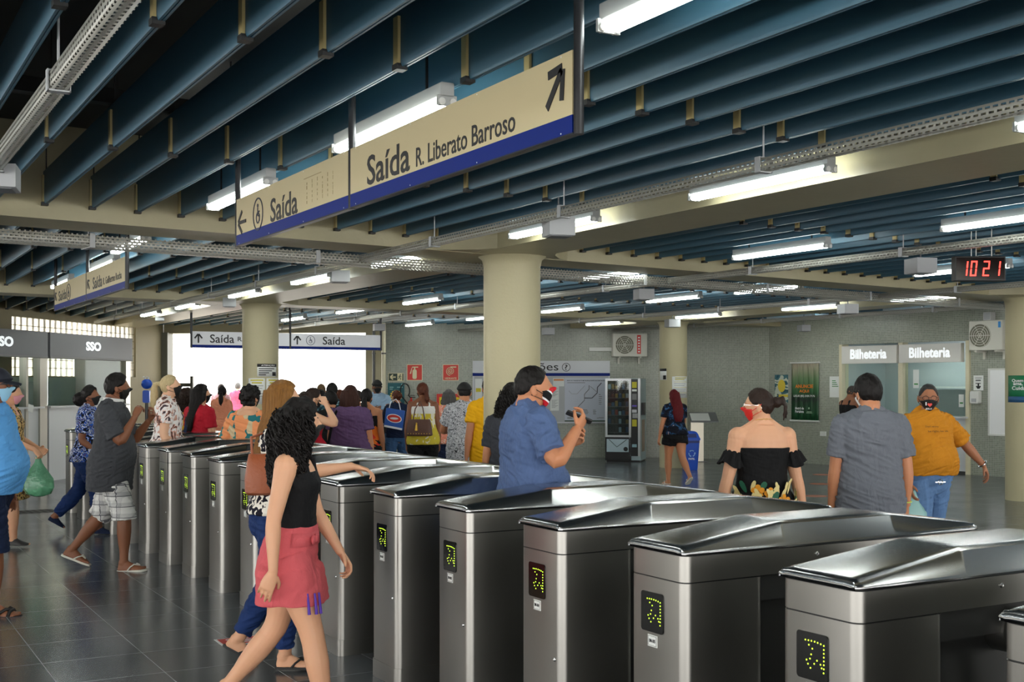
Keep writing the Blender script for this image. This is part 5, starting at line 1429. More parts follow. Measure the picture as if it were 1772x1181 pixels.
    def body(s):
        mb = MB()
        mb.loft([s.ring(t) for t in (-0.28, -0.2, -0.12, -0.04, 0.05, 0.15, 0.25, 0.35, 0.45, 0.55, 0.65, 0.75, 0.83, 0.9, 0.96, 1.02)])
        for sd in 'RL':
            s.armtube(mb, sd); a = s.arm[sd]
            r0 = s.ARM[0][1] * s.H * (0.62 + 0.38 * s.fat)
            mb.ellipsoid(a['sh'], (r0,) * 3, 14, 10)
            mb.tube([s.P + s.up * s.TL * 0.88, a['sh']], [r0 * 1.0, r0 * 0.98], 12)
            tp = s.P + s.up * s.TL * 1.03
            tp = tp + s.up * 0.012 * s.H - V3(0, 0.008 * s.H, 0)
            mb.tube([tp, lerp(tp, a['sh'], 0.5), a['sh'] + V3(0, 0, r0 * 0.25)], [0.030 * s.H, 0.027 * s.H, 0.02 * s.H], 10)
            s.hand(mb, sd); s.legtube(mb, sd); s.foot(mb, sd)
            q_ = s.leg[sd]; mb.ellipsoid(q_['ankle'] - q_['u'] * 0.012 * s.fl - q_['f'] * 0.008 * s.fl, (0.034 * s.fl, 0.040 * s.fl, 0.040 * s.fl), 12, 8, Matrix.Rotation(math.atan2(-q_['f'].x, q_['f'].y), 3, 'Z'))
        nk = 0.035 if s.sex == 'm' else 0.029
        nk *= (0.5 + 0.5 * s.fat)
        mb.tube([s.neck - s.up * 0.03 * s.H, s.neck + s.up * 0.025 * s.H, s.hc + s.R @ V3(0, -0.022, -0.05) * s.hs], [nk * s.H * 1.25, nk * s.H * 1.04, nk * s.H], 16)
        hv = [s.hc + s.R @ head_surface(d, s.hs) for d in sphere_dirs(40, 26)]
        mb.add(hv, grid_faces(40, 26), True)
        for sx in (-1, 1):
            rot = s.R @ Matrix.Rotation(sx * 0.35, 3, 'Z')
            mb.ellipsoid(s.hc + s.R @ (V3(sx * 0.078, -0.012, -0.008) * s.hs), (0.010 * s.hs, 0.019 * s.hs, 0.031 * s.hs), 12, 8, rot)
        me = bake(mb, 'body', s.skin, s.vox, 3, 0.4)
        o = bpy.data.objects.new(s.name, me); COL.objects.link(o)
        o.location = s.loc; o.rotation_euler = (0, 0, s.rz)
        tag(o, s.label, 'person', s.group)
        s.root = o
        em = mat('eye_white', lin(225, 220, 212), 0.2); im = mat('iris_brown', lin(40, 24, 16), 0.1)
        for sx in (-1, 1):
            c = s.hc + s.R @ (head_surface(V3(sx * 0.36, 0.93, 0.05).normalized(), s.hs, -0.0085))
            b = MB().ellipsoid(c, (0.012 * s.hs,) * 3, 10, 8).slot(1).ellipsoid(c + s.R @ V3(0, 0.0065 * s.hs, 0), (0.0062 * s.hs,) * 3, 8, 6)
            b.build('eye', [em, im], o)
    def child(s, name, me):
        o = bpy.data.objects.new(name, me); COL.objects.link(o); o.parent = s.root; return o
    def put(s, name, mb, mats): return mb.build(name, mats, s.root)
    # ---- clothes
    def shirt(s, m, hem=0.0, sleeve=0.62, inf=0.018, loose=0.012, name='shirt', neck=1.035, flare=0.010, sl_inf=0.013, trim=None, vneck=0.0):
        mb = MB(); ts = [hem + (neck - hem) * i / 13 for i in range(14)]
        rings = []
        for t in ts:
            k = sstep(0.75 - t, 0.0, 0.6)
            rings.append(s.ring(t, inf + loose * k, grow=(0, 0.004 * k, 0), low=-0.06))
        mb.loft(rings)
        if hem < -0.12:
            for sd in 'RL': s.legtube(mb, sd, 0, -hem * 0.32 / 0.245 * 0.8, inf + 0.016)
        if sleeve:
            for sd in 'RL':
                a = s.arm[sd]
                s.armtube(mb, sd, 0, sleeve, sl_inf, flare, steps=10)
                r0 = s.ARM[0][1] * s.H * (0.62 + 0.38 * s.fat) + 0.009
                mb.ellipsoid(a['sh'], (r0,) * 3, 12, 8); mb.tube([s.P + s.up * s.TL * 0.86, a['sh']], [r0 * 1.1, r0], 12)
                tp = s.P + s.up * s.TL * (neck - 0.025) + s.up * 0.010 * s.H - V3(0, 0.008 * s.H, 0)
                mb.tube([tp, lerp(tp, a['sh'], 0.5), a['sh'] + V3(0, 0, r0 * 0.25)], [0.035 * s.H, 0.034 * s.H, 0.026 * s.H], 10)
        o = s.child(name, bake(mb, name, m, max(s.vox, 0.006), 3, rough=(0.004, 14)))
        if trim:
            b = MB(); c = s.P + s.up * s.TL * 1.03
            nk = (0.037 if s.sex == 'm' else 0.032) * s.H
            for k_, rr in enumerate(trim[1]):
                pts = [c + s.up * 0.012 * k_ + V3(math.cos(q) * nk * rr, math.sin(q) * nk * rr * 1.02 + 0.004, 0.010 * (1 - math.sin(q)) * 1.2) for q in [i * 2 * PI / 20 for i in range(21)]]
                b.tube(pts, 0.008, 6, cap=False)
            b.build('collar', trim[0], o)
        return o
    def tank(s, m, hem=0.1, top=0.78, inf=0.010, straps=True, name='tank_top', loose=0.004, strap_r=0.012, halter=False):
        mb = MB(); ts = [hem + (top - hem) * i / 11 for i in range(12)]
        mb.loft([s.ring(t, inf + loose * sstep(0.6 - t, 0, 0.5)) for t in ts])
        if straps:
            r = s.ring(0.9, 0.006); 
            for sx in (-1, 1):
                rt = s.right(0.9); fw = s.up.cross(rt)
                w0 = 0.052 * s.H; c = s.P
                f0 = s.P + s.up * s.TL * 0.74 + rt * sx * w0 + fw * (0.060 * s.H); f1 = s.P + s.up * s.TL * 1.0 + rt * sx * w0 * (0.45 if halter else 0.98) + fw * 0.012 * s.H + V3(0, 0, 0.012)
                b0 = s.P + s.up * s.TL * 0.74 + rt * sx * w0 * 0.9 - fw * (0.056 * s.H); b1 = s.P + s.up * s.TL * 0.93 + rt * sx * w0 * 0.95 - fw * 0.052 * s.H
                f05 = s.P + s.up * s.TL * 0.9 + rt * sx * w0 * (0.7 if halter else 1.0) + fw * (0.050 * s.H)
                mb.tube([f0, f05, f1, b1, b0], strap_r, 8, ell=[(1, 1)] * 5)
        return s.child(name, bake(mb, name, m, max(s.vox, 0.006), 2, rough=(0.001, 16)))
    def trousers(s, m, length=1.93, top=0.26, inf=0.013, flare=0.004, name='trousers', mul=1.0, seat=0.0):
        mb = MB(); mb.loft([s.ring(t, inf) for t in (-0.27, -0.2, -0.12, -0.03, 0.06, 0.14, 0.2, top)])
        for sd in 'RL':
            s.legtube(mb, sd, 0, length, inf, flare, steps=16, mul=mul)
            mb.ellipsoid(s.leg[sd]['hip'], (0.064 * s.H * (0.6 + 0.4 * s.fat) + inf,) * 3, 14, 8)
        return s.child(name, bake(mb, name, m, max(s.vox, 0.006), 3, rough=(0.004, 13)))
    def skirt(s, m, hem=1.0, top=0.36, inf=0.011, name='skirt', ease=0.006, rnd=None):
        """hem: how far down the thigh it reaches"""
        mb = MB(); rings = [s.ring(t, inf) for t in (top, top - 0.1, 0.15, 0.05, -0.06)]
        z0 = (s.P + s.up * s.TL * -0.06).z
        zk = s.P.z - 0.245 * s.H * hem
        n = 26
        mm = (0.6 + 0.4 * s.fat) * (0.96 if s.sex == 'm' else 1.06)
        for i in range(1, 8):
            z = lerp(z0, zk, i / 7)
            xs = []; ys = []
            for q in s.leg.values():
                tz = (q['hip'].z - z) / max(1e-3, (q['hip'].z - q['knee'].z)); tz = max(0, tz)
                p = lerp(q['hip'], q['knee'], tz) if tz <= 1 else lerp(q['knee'], q['ankle'], min(1, (q['knee'].z - z) / max(1e-3, q['knee'].z - q['ankle'].z)))
                r = interp(s.LEG, min(tz, 1.2))[0] * s.H * mm
                xs += [p.x - r, p.x + r]; ys += [p.y - r, p.y + r]
            cx, cy = (min(xs) + max(xs)) / 2, (min(ys) + max(ys)) / 2
            wx, wy = (max(xs) - min(xs)) / 2 + inf + ease, (max(ys) - min(ys)) / 2 + inf + ease
            # keep the seat behind full just below the hips
            k = i / 7
            yb = cy - wy; ysk = (s.P.y - interp(TORSO[s.sex], -0.08)[2] * s.H * s.hipf * s.fat - inf)
            yb = lerp(min(yb, ysk), yb, sstep(k, 0.3, 1.0))
            yf = cy + wy; yff = s.P.y + interp(TORSO[s.sex], -0.08)[1] * s.H * s.fat + inf
            yf = max(yf, lerp(yff, yf, sstep(k, 0.1, 0.9)))
            wx = max(wx, lerp(interp(TORSO[s.sex], -0.08)[0] * s.H * s.hipf * s.fat + inf, wx, sstep(k, 0, 0.7)))
            cy, wy = (yb + yf) / 2, (yf - yb) / 2
            rings.append([V3(cx + wx * math.copysign(abs(math.cos(a)) ** 0.66, math.cos(a)), cy + wy * math.copysign(abs(math.sin(a)) ** 0.66, math.sin(a)), z) for a in [2 * PI * j / n for j in range(n)]])
        mb.loft(rings)
        for sd in 'RL': s.legtube(mb, sd, 0, min(0.92, hem * 0.93), 0.012)
        return s.child(name, bake(mb, name, m, max(s.vox, 0.006), 4, rough=(0.0018, 12)))
    def shoes(s, m, name='shoe'):
        for sd in 'RL':
            mb = MB(); s.foot(mb, sd, 0.006, toes=False)
            q = s.leg[sd]
            s.child(name, bake(mb, name, m, max(s.vox, 0.006), 3))
    def flipflops(s, msole, mstrap, name='flip_flop', wide=False, down=(0, 0)):
        for sd in 'RL':
            q = s.leg[sd]; fl = s.fl * (1.0 if s.sex == 'm' else 0.92); sx = 1 if sd == 'R' else -1
            def P_(a, l, h): return q['ankle'] + (q['f'] * a + q['r'] * l * sx - q['u'] * (0.075 - h)) * fl
            out = [(-0.068, 0.0), (-0.06, 0.022), (-0.03, 0.034), (0.03, 0.036), (0.08, 0.042), (0.13, 0.052), (0.165, 0.046), (0.19, 0.024), (0.196, -0.005), (0.188, -0.032), (0.16, -0.047), (0.12, -0.050), (0.06, -0.038), (0.0, -0.034), (-0.04, -0.032), (-0.062, -0.018)]
            b = MB()
            n = len(out); top = [P_(a, l, 0.002) for a, l in out]; bot = [P_(a, l, -0.014) for a, l in out]
            b.add(top + bot, [tuple(range(n)), tuple(range(2 * n - 1, n - 1, -1))]); b.add(top + bot, [(i, n + i, n + (i + 1) % n, (i + 1) % n) for i in range(n)])
            o = s.put(name, b, msole)
            b = MB()
            for l in (0.046, -0.046):
                pts = [P_(0.045, l, 0.002), P_(0.07, l * 0.98, 0.03), P_(0.10, l * 0.62, 0.05), P_(0.128, -0.012 + l * 0.12, 0.038)]
                b.tube(pts, 0.006 if not wide else 0.011, 8, up=q['u'])
            if wide: b.tube([P_(0.125, 0.052, 0.004), P_(0.128, 0.03, 0.036), P_(0.13, -0.02, 0.04), P_(0.128, -0.05, 0.004)], 0.012, 8)
            else: b.tube([P_(0.128, -0.012, 0.038), P_(0.138, -0.013, 0.0)], 0.005, 8)
            b.build('strap', mstrap, o)
    def mask(s, m, name='face_mask', loop=None, low=-0.93, top=-0.04):
        n, mm = 48, 32; vs_ = []
        for d in sphere_dirs(n, mm):
            k = sstep(d.z, low - 0.03, low + 0.04) * (1 - sstep(d.z + 0.12 * abs(d.x), top - 0.03, top + 0.03)) * sstep(d.y, 0.30, 0.38)
            vs_.append(s.hc + s.R @ (head_surface(d, s.hs, -0.012 + 0.021 * k) * 1.0))
        b = MB().add(vs_, grid_faces(n, mm), True)
        # keep only the masked patch
        keep = [i for i, d in enumerate(sphere_dirs(n, mm)) if d.y > 0.28 and low - 0.08 < d.z < top + 0.08]
        ks = set(keep); b2 = MB(); idx = {}
        for i in keep: idx[i] = len(b2.v); b2.v.append(b.v[i])
        for f in b.f:
            if all(i in ks for i in f): b2.f.append(tuple(idx[i] for i in f)); b2.mi.append(0); b2.sm.append(True)
        o = s.put(name, b2, m)
        so = o.modifiers.new('cloth', 'SOLIDIFY'); so.thickness = 0.004; so.offset = -1
        lb = MB()
        for sx in (-1, 1):
            ear = V3(sx * 0.083, -0.03, 0.0)
            for zz in (-0.30, -0.62):
                d = V3(sx * 0.85, 0.42, zz).normalized()
                p0 = head_surface(d, s.hs, 0.006); p1 = ear * s.hs + V3(0, 0, (0.02 if zz > -0.4 else -0.026) * s.hs)
                pm = (p0 + p1) / 2 + V3(sx * 0.006, 0, 0)
                lb.tube([s.hc + s.R @ q for q in (p0, pm, p1)], 0.002, 6)
        lb.build('ear_loop', loop or m, o)
        return o
    def glasses(s, m):
        b = MB()
        for sx in (-1, 1):
            c = V3(sx * 0.033, 0.098, 0.004)
            b.tube([s.hc + s.R @ ((c + V3(0.024 * math.cos(a), -0.006 * abs(math.cos(a)) * (1 if math.cos(a) * sx > 0 else 0), 0.018 * math.sin(a))) * s.hs) for a in [i * PI / 8 for i in range(17)]], 0.002, 6, cap=False)
            b.tube([s.hc + s.R @ (V3(*q) * s.hs) for q in ((sx * 0.058, 0.094, 0.01), (sx * 0.080, 0.04, 0.010), (sx * 0.083, -0.015, 0.012), (sx * 0.08, -0.035, -0.008))], 0.002, 6)
        b.tube([s.hc + s.R @ (V3(*q) * s.hs) for q in ((-0.01, 0.104, 0.008), (0, 0.107, 0.01), (0.01, 0.104, 0.008))], 0.002, 6)
        return s.put('glasses', b, m)
    def cap(s, m, peak=True, back=False):
        n, mm = 40, 26; vs_ = []
        for d in sphere_dirs(n, mm):
            k = sstep(d.z, 0.20, 0.30)
            vs_.append(s.hc + s.R @ head_surface(d, s.hs, -0.012 + 0.036 * k))
        b = MB().add(vs_, grid_faces(n, mm), True)
        if peak:
            sg = -1 if back else 1
            rows = []
            for i, (yy, ww, zz) in enumerate(((0.075, 0.066, 0.034), (0.11, 0.074, 0.032), (0.145, 0.066, 0.022), (0.172, 0.036, 0.012))):
                r = [V3(ww * q, sg * (yy - 0.02 * q * q), zz - 0.014 * q * q) for q in (-1, -0.5, 0, 0.5, 1)]
                rows.append([s.hc + s.R @ (p * s.hs) for p in r] + [s.hc + s.R @ ((p - V3(0, 0, 0.004)) * s.hs) for p in reversed(r)])
            b.loft(rows, True, True)
        return s.put('cap', b, m)
    def brows(s, b):
        for sx in (-1, 1):
            pts = [s.hc + s.R @ head_surface(V3(sx * q, 0.9, zz).normalized(), s.hs, 0.001) for q, zz in ((0.17, 0.19), (0.34, 0.235), (0.54, 0.19))]
            b.tube(pts, [0.003, 0.0042, 0.002], 6)
    def hair(s, m, style='short', tk=0.012, front=0.62, side=0.10, back=-0.62, seed=1, length=0.3, wide=1.0, beard=None):
        rs = random.Random(seed); n, mm = 44, 30
        b = MB(); vs_ = []
        for d in sphere_dirs(n, mm):
            k = hair_mask(d, front, side, back)
            th = tk * (0.55 + 0.75 * max(0, d.z))
            vs_.append(s.hc + s.R @ head_surface(d, s.hs, -0.014 + (0.014 + th) * k))
        b.add(vs_, grid_faces(n, mm), True)
        if beard:
            bv = []
            for d in sphere_dirs(n, mm):
                k = sstep(-d.z, 0.15, 0.3) * sstep(d.y, -0.1, 0.1) * (1 - sstep(-d.z, 0.96, 1.0))
                bv.append(s.hc + s.R @ head_surface(d, s.hs, -0.014 + (0.014 + beard) * k))
            b.add(bv, grid_faces(n, mm), True)
        s.brows(b)
        T = lambda *q: s.hc + s.R @ (V3(*q) * s.hs)
        rough = (0.004, 45); smooth = 2; vox = max(s.vox, 0.006)
        extra = None
        def drape(prof, nn=18):
            """rings hanging from the crown down the back: (z, y, half width, half depth)"""
            rings = []
            for z, y, w_, dd in prof:
                c = s.hc + s.R @ (V3(0, y, max(z, -0.1)) * s.hs) + V3(0, 0, min(0, z + 0.1)) 
                rings.append([c + s.R @ V3(w_ * math.cos(a), dd * math.sin(a), 0) for a in [2 * PI * i / nn for i in range(nn)]])
            b.loft(rings)
            return prof
        if style in ('long', 'bob', 'curly'):
            L = length
            if style == 'bob': prof = [(0.08, -0.02, 0.07, 0.075), (0.02, -0.03, 0.092, 0.085), (-0.06, -0.035, 0.10, 0.082), (-0.12, -0.04, 0.104, 0.072), (-0.16, -0.045, 0.10, 0.058), (-0.185, -0.045, 0.088, 0.045)]
            elif style == 'long': prof = [(0.08, -0.02, 0.07, 0.075), (0.02, -0.03, 0.088, 0.08), (-0.06, -0.045, 0.094, 0.07), (-0.14, -0.105, 0.10, 0.045), (-0.14 - L * 0.4, -0.15, 0.098, 0.034), (-0.14 - L * 0.75, -0.16, 0.085, 0.03), (-0.14 - L, -0.155, 0.055, 0.018)]
            else: prof = [(0.10, -0.02, 0.075, 0.08), (0.03, -0.03, 0.105, 0.10), (-0.05, -0.045, 0.122, 0.105), (-0.12, -0.055, 0.132, 0.095), (-0.12 - L * 0.4, -0.07, 0.132, 0.085), (-0.12 - L * 0.75, -0.08, 0.115, 0.07), (-0.12 - L, -0.085, 0.07, 0.045)]
            prof = [(z, y, w_ * wide, dd * (0.5 + 0.5 * wide)) for z, y, w_, dd in prof]
            drape(prof)
            extra = prof
            if style == 'curly': rough = (0.016, 26); smooth = 1
        if style == 'fluffy':
            for i in range(70):
                d = V3(rs.uniform(-1, 1), rs.uniform(-1, 0.5), rs.uniform(-0.5, 1)).normalized()
                if hair_mask(d, front, side, back) < 0.5: continue
                b.ellipsoid(s.hc + s.R @ head_surface(d, s.hs, tk), (0.02, 0.02, 0.02), 8, 6)
            rough = (0.010, 34); smooth = 1
        if style in ('bun', 'puff'):
            r = 0.04 if style == 'bun' else 0.075
            c = T(0, -0.115 if style == 'bun' else -0.13, 0.03 if style == 'bun' else 0.0)
            b.ellipsoid(c, (r * 1.1, r, r), 14, 10)
            if style == 'puff': rough = (0.010, 40)
        if style in ('bun_tail', 'ponytail', 'low_tail'):
            if style == 'bun_tail':
                b.ellipsoid(T(0.0, -0.118, 0.035), (0.034, 0.036, 0.036), 12, 8)
                for i in range(14):
                    a = rs.uniform(-0.5, 0.5); z1 = rs.uniform(-0.10, -0.02)
                    b.tube([T(0, -0.125, 0.05), T(0.02 * a, -0.155, 0.055 + rs.uniform(-0.01, 0.02)), T(0.05 * a + 0.01, -0.175, 0.01), T(0.05 * a + 0.015, -0.175 + rs.uniform(-0.015, 0.015), z1)], [0.012, 0.012, 0.008, 0.002], 6)
            else:
                y0, z0 = (-0.108, 0.045) if style == 'ponytail' else (-0.10, -0.02)
                if length > 0.5: pass
                pts = [T(0, -0.09, z0 + 0.01), T(0, y0 - 0.035, z0 + 0.012), T(0, y0 - 0.06, z0 - 0.06)]
                c = pts[-1]
                pts += [c + V3(0, -0.0, -length * 0.4), c + V3(0, 0.005, -length * 0.75), c + V3(0, 0.01, -length)]
                b.tube(pts, [0.022, 0.028, 0.04 * wide, 0.042 * wide, 0.032 * wide, 0.008], 12)
                for i in range(26):
                    o_ = V3(rs.uniform(-1, 1), rs.uniform(-1, 1), 0) * 0.034 * wide
                    b.tube([pts[1] + o_ * 0.4, pts[2] + o_, pts[3] + o_ * 1.1, pts[4] + o_, pts[5] + o_ * 0.6 + V3(0, 0, rs.uniform(-0.03, 0.03))], [0.007, 0.007, 0.007, 0.005, 0.002], 5)
        o = s.child('hair', bake(b, 'hair', m, vox, smooth, rough=rough))
        if extra and style in ('long', 'bob', 'curly'):
            sb = MB(); N = {'long': 190, 'bob': 120, 'curly': 380}[style] if s.vox < 0.0075 else {'long': 70, 'bob': 50, 'curly': 110}[style]
            for i in range(N):
                a = rs.uniform(PI * 0.95, PI * 2.05) if style != 'curly' else rs.uniform(0, 2 * PI)
                if style == 'curly' and PI * 0.28 < a < PI * 0.72: continue
                pts = []; L0 = rs.uniform(0.0, 0.35) if style == 'curly' else 0.0; L1 = rs.uniform(0.75, 1.03) if style != 'bob' else rs.uniform(0.9, 1.02)
                ph = rs.uniform(0, 6.28); cr = rs.uniform(0.007, 0.014)
                K = 26 if style == 'curly' else 9
                for j in range(K):
                    t = lerp(L0, L1, j / (K - 1)) * (len(extra) - 1); q = min(int(t), len(extra) - 2); f = t - q
                    z, y, w_, dd = [lerp(extra[q][e], extra[q + 1][e], f) for e in range(4)]
                    rr = 1.0 + (0.10 * rs.random() if style == 'curly' else 0.02)
                    c = s.hc + s.R @ (V3(0, y, max(z, -0.1)) * s.hs) + V3(0, 0, min(0, z + 0.1))
                    p = c + s.R @ V3(w_ * rr * math.cos(a), dd * rr * math.sin(a), 0)
                    if style == 'curly': p += V3(math.cos(ph + j * 1.25), math.sin(ph + j * 1.25), 0.3 * math.sin(ph * 2 + j)) * cr
                    else: p += V3(math.sin(ph + j * 0.6), math.cos(ph + j * 0.5), 0) * 0.003
                    pts.append(p)
                sb.tube(pts, [0.0042] * (K - 2) + [0.003, 0.001] if style == 'curly' else [0.005] * (K - 2) + [0.004, 0.001], 5)
            sb.build('loose_strands', m, o)
        return o
# ------------------------------------------------------------------ skins, hair colours, fabrics
SKIN('skin_light', (212, 160, 126)); SKIN('skin_mid', (158, 104, 74)); SKIN('skin_tan', (190, 128, 92)); SKIN('skin_brown', (132, 84, 58)); SKIN('skin_dark', (92, 60, 42)); SKIN('skin_rose', (222, 174, 142))
H_BLACK = HAIRM('hair_black', (14, 11, 10)); H_DARK = HAIRM('hair_dark_brown', (30, 20, 15)); H_BROWN = HAIRM('hair_brown_gold', (86, 56, 26), (150, 104, 48))
H_BLOND = HAIRM('hair_blond', (150, 128, 88), (206, 188, 146)); H_RED = HAIRM('hair_wine_red', (70, 14, 18)); H_AUB = HAIRM('hair_auburn', (64, 33, 20)); H_GREY = HAIRM('hair_grey', (52, 50, 50), (110, 108, 106))
C_BLACK = CLOTH('cloth_black', (16, 16, 18)); C_CORAL = CLOTH('skirt_coral', (206, 92, 98)); C_JEANS = CLOTH('denim_blue', (24, 48, 96), var=0.25); C_DGREY = CLOTH('polo_dark_grey', (66, 68, 72))
C_SKY = CLOTH('shirt_sky_blue', (92, 160, 220)); C_NAVY = CLOTH('cloth_navy', (22, 34, 62)); C_HEATH = CLOTH('shirt_heather_blue', (78, 98, 138), var=0.12); C_GREYT = CLOTH('tee_grey', (104, 108, 116)); C_MUST = CLOTH('tee_mustard', (190, 124, 26))
C_PURP = CLOTH('blouse_purple', (92, 68, 104)); C_REDT = CLOTH('shirt_red', (168, 22, 40)); C_ORCH = CLOTH('shirt_coral', (232, 150, 116)); C_YEL = CLOTH('shirt_yellow', (232, 172, 14)); C_LBLUE = CLOTH('shirt_pale_blue', (150, 176, 200))
C_PINK = CLOTH('shirt_pink', (230, 80, 110)); C_OCHRE = CLOTH('top_ochre', (196, 150, 20)); C_DENIM2 = CLOTH('denim_faded', (92, 124, 166), var=0.35); C_CHAR = CLOTH('tee_charcoal', (52, 54, 60)); C_KHAKI = CLOTH('cloth_grey', (96, 98, 104)); C_PALEP = CLOTH('cloth_pale_pink', (206, 160, 170)); C_WHITE = CLOTH('cloth_white', (225, 225, 222))
M_MASKB = mat('mask_black', lin(18), 0.7); M_MASKR = mat('mask_red', lin(208, 38, 30), 0.7); M_MASKW = mat('mask_white', lin(230), 0.7); M_MASKC = mat('mask_pale_blue', lin(150, 200, 226), 0.7); M_MASKP = mat('mask_pink', lin(214, 150, 160), 0.7)
M_RUB = mat('rubber_black', lin(22), 0.6); M_RUBW = mat('rubber_white', lin(210, 208, 196), 0.6); M_RUBB = mat('leather_black', lin(28, 25, 24), 0.5)
M_LEATHER = mat('leather_tan', lin(146, 74, 36), 0.45, bump=0.2, bscale=60, var=0.12); M_LEATHB = mat('leather_brown', lin(84, 50, 36), 0.45, bump=0.2, bscale=70, var=0.1); M_GOLD = mat('gold_metal', lin(206, 164, 70), 0.3, metal=0.8)

g = NG('zebra_print', 0.75, 0.2); f = g.wave(9.0, g.map((1, 1, 0.8), rot=(0.4, 0.3, 0.6)), 9.0, 2.2); n_ = g.noise(5.0)
g.col(g.mix(g.step(n_, 0.62, 0.66), g.ramp(f, [(0, lin(24, 22, 34)), (0.5, lin(232, 226, 214))]), lin(84, 30, 44))); C_ZEBRA = g.m
g = NG('leopard_print', 0.7, 0.2); f = g.voro(38.0, g.map(), 'Distance'); n_ = g.noise(40.0)
g.col(g.ramp(g.math('ADD', f, g.math('MULTIPLY', n_, 0.3)), [(0, lin(140, 104, 54)), (0.38, lin(30, 22, 14)), (0.62, lin(196, 164, 104))])); C_LEOP = g.m
g = NG('plaid_print', 0.75, 0.2); o_ = g.sep()
def line(c, sc, wd): return g.math('LESS_THAN', g.math('FRACT', g.math('MULTIPLY', c, sc)), wd)
a_ = g.math('ADD', line(o_[2], 11.0, 0.42), line(g.math('ADD', o_[0], o_[1]), 10.0, 0.42)); b_2 = g.math('ADD', line(o_[2], 11.0, 0.07), line(g.math('ADD', o_[0], o_[1]), 10.0, 0.07))
g.col(g.mix(g.math('MINIMUM', b_2, 1.0), g.mix(g.math('MULTIPLY', a_, 0.4), lin(222, 222, 218), lin(150, 150, 152)), lin(96, 96, 100))); g.bump(g.noise(7, g.map((1, 1, 0.5)), 4), 0.6, 0.02); C_PLAID = g.m
def blots(name, stops, sc=9.0, dist=1.2, stretch=(1, 1, 1), bump=True):
    g = NG(name, 0.75, 0.2); f = g.noise(sc, g.map(stretch, rot=(0.3, 0.7, 0.5)), 2, dist); g.col(g.ramp(f, stops)); return g.m
C_FLORB = blots('floral_blue', [(0, lin(16, 18, 26)), (0.44, lin(40, 84, 176)), (0.5, lin(214, 220, 232)), (0.545, lin(24, 24, 34)), (0.6, lin(50, 100, 190)), (0.66, lin(90, 50, 70))], 13, 2.0)
C_LEAFW = blots('leaf_print_white', [(0, lin(96, 66, 60)), (0.38, lin(212, 166, 150)), (0.44, lin(232, 228, 226)), (0.58, lin(224, 196, 186)), (0.62, lin(70, 60, 66))], 9, 1.6, (1, 1, 0.6))
C_GEO = (lambda g: g.col(g.ramp(g.vcell(15.0, g.map((1, 1, 0.7), rot=(0.5, 0.4, 0.3))), [(0, lin(232, 150, 100)), (0.42, lin(40, 112, 116)), (0.58, lin(236, 158, 104)), (0.76, lin(206, 186, 150)), (0.86, lin(52, 122, 122))])).m)(NG('leaf_print_orange_teal', 0.75, 0.2))
C_GALAXY = blots('galaxy_print', [(0, lin(14, 16, 28)), (0.52, lin(20, 34, 60)), (0.6, lin(44, 84, 120)), (0.66, lin(16, 18, 30)), (0.72, lin(170, 150, 160))], 11, 0.8)
C_INKW = blots('ink_print_white', [(0, lin(40, 42, 48)), (0.40, lin(206, 208, 212)), (0.5, lin(70, 72, 80)), (0.535, lin(214, 216, 220)), (0.62, lin(90, 92, 98))], 20, 2.6)
C_CORALP = blots('coral_print', [(0, lin(226, 140, 116)), (0.56, lin(226, 206, 188)), (0.62, lin(230, 146, 120))], 12, 1.4)
C_TEALP = blots('teal_print', [(0, lin(16, 34, 44)), (0.5, lin(40, 88, 100)), (0.58, lin(150, 180, 186)), (0.63, lin(18, 36, 46))], 14, 1.5)
g = NG('halter_print', 0.7, 0.2); o_ = g.sep(); k_ = g.step(g.math('ADD', o_[2], g.math('MULTIPLY', g.noise(8.0), 0.2)), 1.16, 1.165)
g.col(g.mix(k_, g.ramp(g.vcell(9.0, g.map()), [(0, lin(214, 104, 26)), (0.5, lin(206, 50, 30)), (0.68, lin(228, 150, 40)), (0.82, lin(120, 50, 20))]), lin(18, 14, 14))); C_HALT = g.m
g = NG('yellow_white_top', 0.7, 0.2); o_ = g.sep(); k_ = g.step(o_[2], 1.19, 1.195)
g.col(g.mix(k_, g.ramp(g.noise(10.0, g.map((1, 1, 0.5)), 2, 1.4), [(0, lin(206, 186, 60)), (0.6, lin(230, 224, 200))]), lin(228, 226, 220))); C_YTOP = g.m
g = NG('dress_black', 0.75, 0.2); o_ = g.sep()
g.col(g.mix(g.step(g.noise(120, g.map((1, 1, 0.2))), 0.4, 0.8), lin(12, 12, 13), lin(24, 24, 26))); C_DRESS = g.m

M_YG = mat('band_yellow_green', lin(200, 220, 90), 0.4)
P = {}
# ------------------------------------------------------------------ the people close to the camera
f = Figure('woman with long dark curly hair, black tank top and coral skirt, walking past the turnstiles', 503, 5.62, 1.53, 'f', 93, 'skin_light', 0.98, 0.012, lean=0.03, vox=0.0045, hip=1.02,
           legs={'R': (19, 9, 1, -10, 5), 'L': (-14, 26, 1, 34, 5)},
           arms={'R': dict(u=(0.30, -0.17, -1), f=(0.20, 0.05, -1), h=(0.02, -0.36, -0.9), n=(-1, -0.1, 0.0), c=(12, 20, 12)), 'L': dict(u=(-0.12, 0.30, -1), f=(0.1, 0.55, -0.85), h=(0.05, 0.5, -0.8), n=(0.5, -0.6, -0.4), c=(30, 40, 26))}, head=(22, -4, 0))
P['coral'] = f
f.tank(C_BLACK, hem=0.20, top=0.80, inf=0.008)
f.skirt(C_CORAL, hem=0.585, top=0.29, inf=0.016, ease=0.006)
b = MB(); w_, fr_, bk_ = interp(TORSO['f'], 0.36); hh = 1.535
zb_ = f.P + f.up * f.TL * 0.30
r_ = f.ring(0.235, 0.020); r2 = f.ring(0.11, 0.021)
sel = [k for k in range(26) if 1 <= k <= 9]
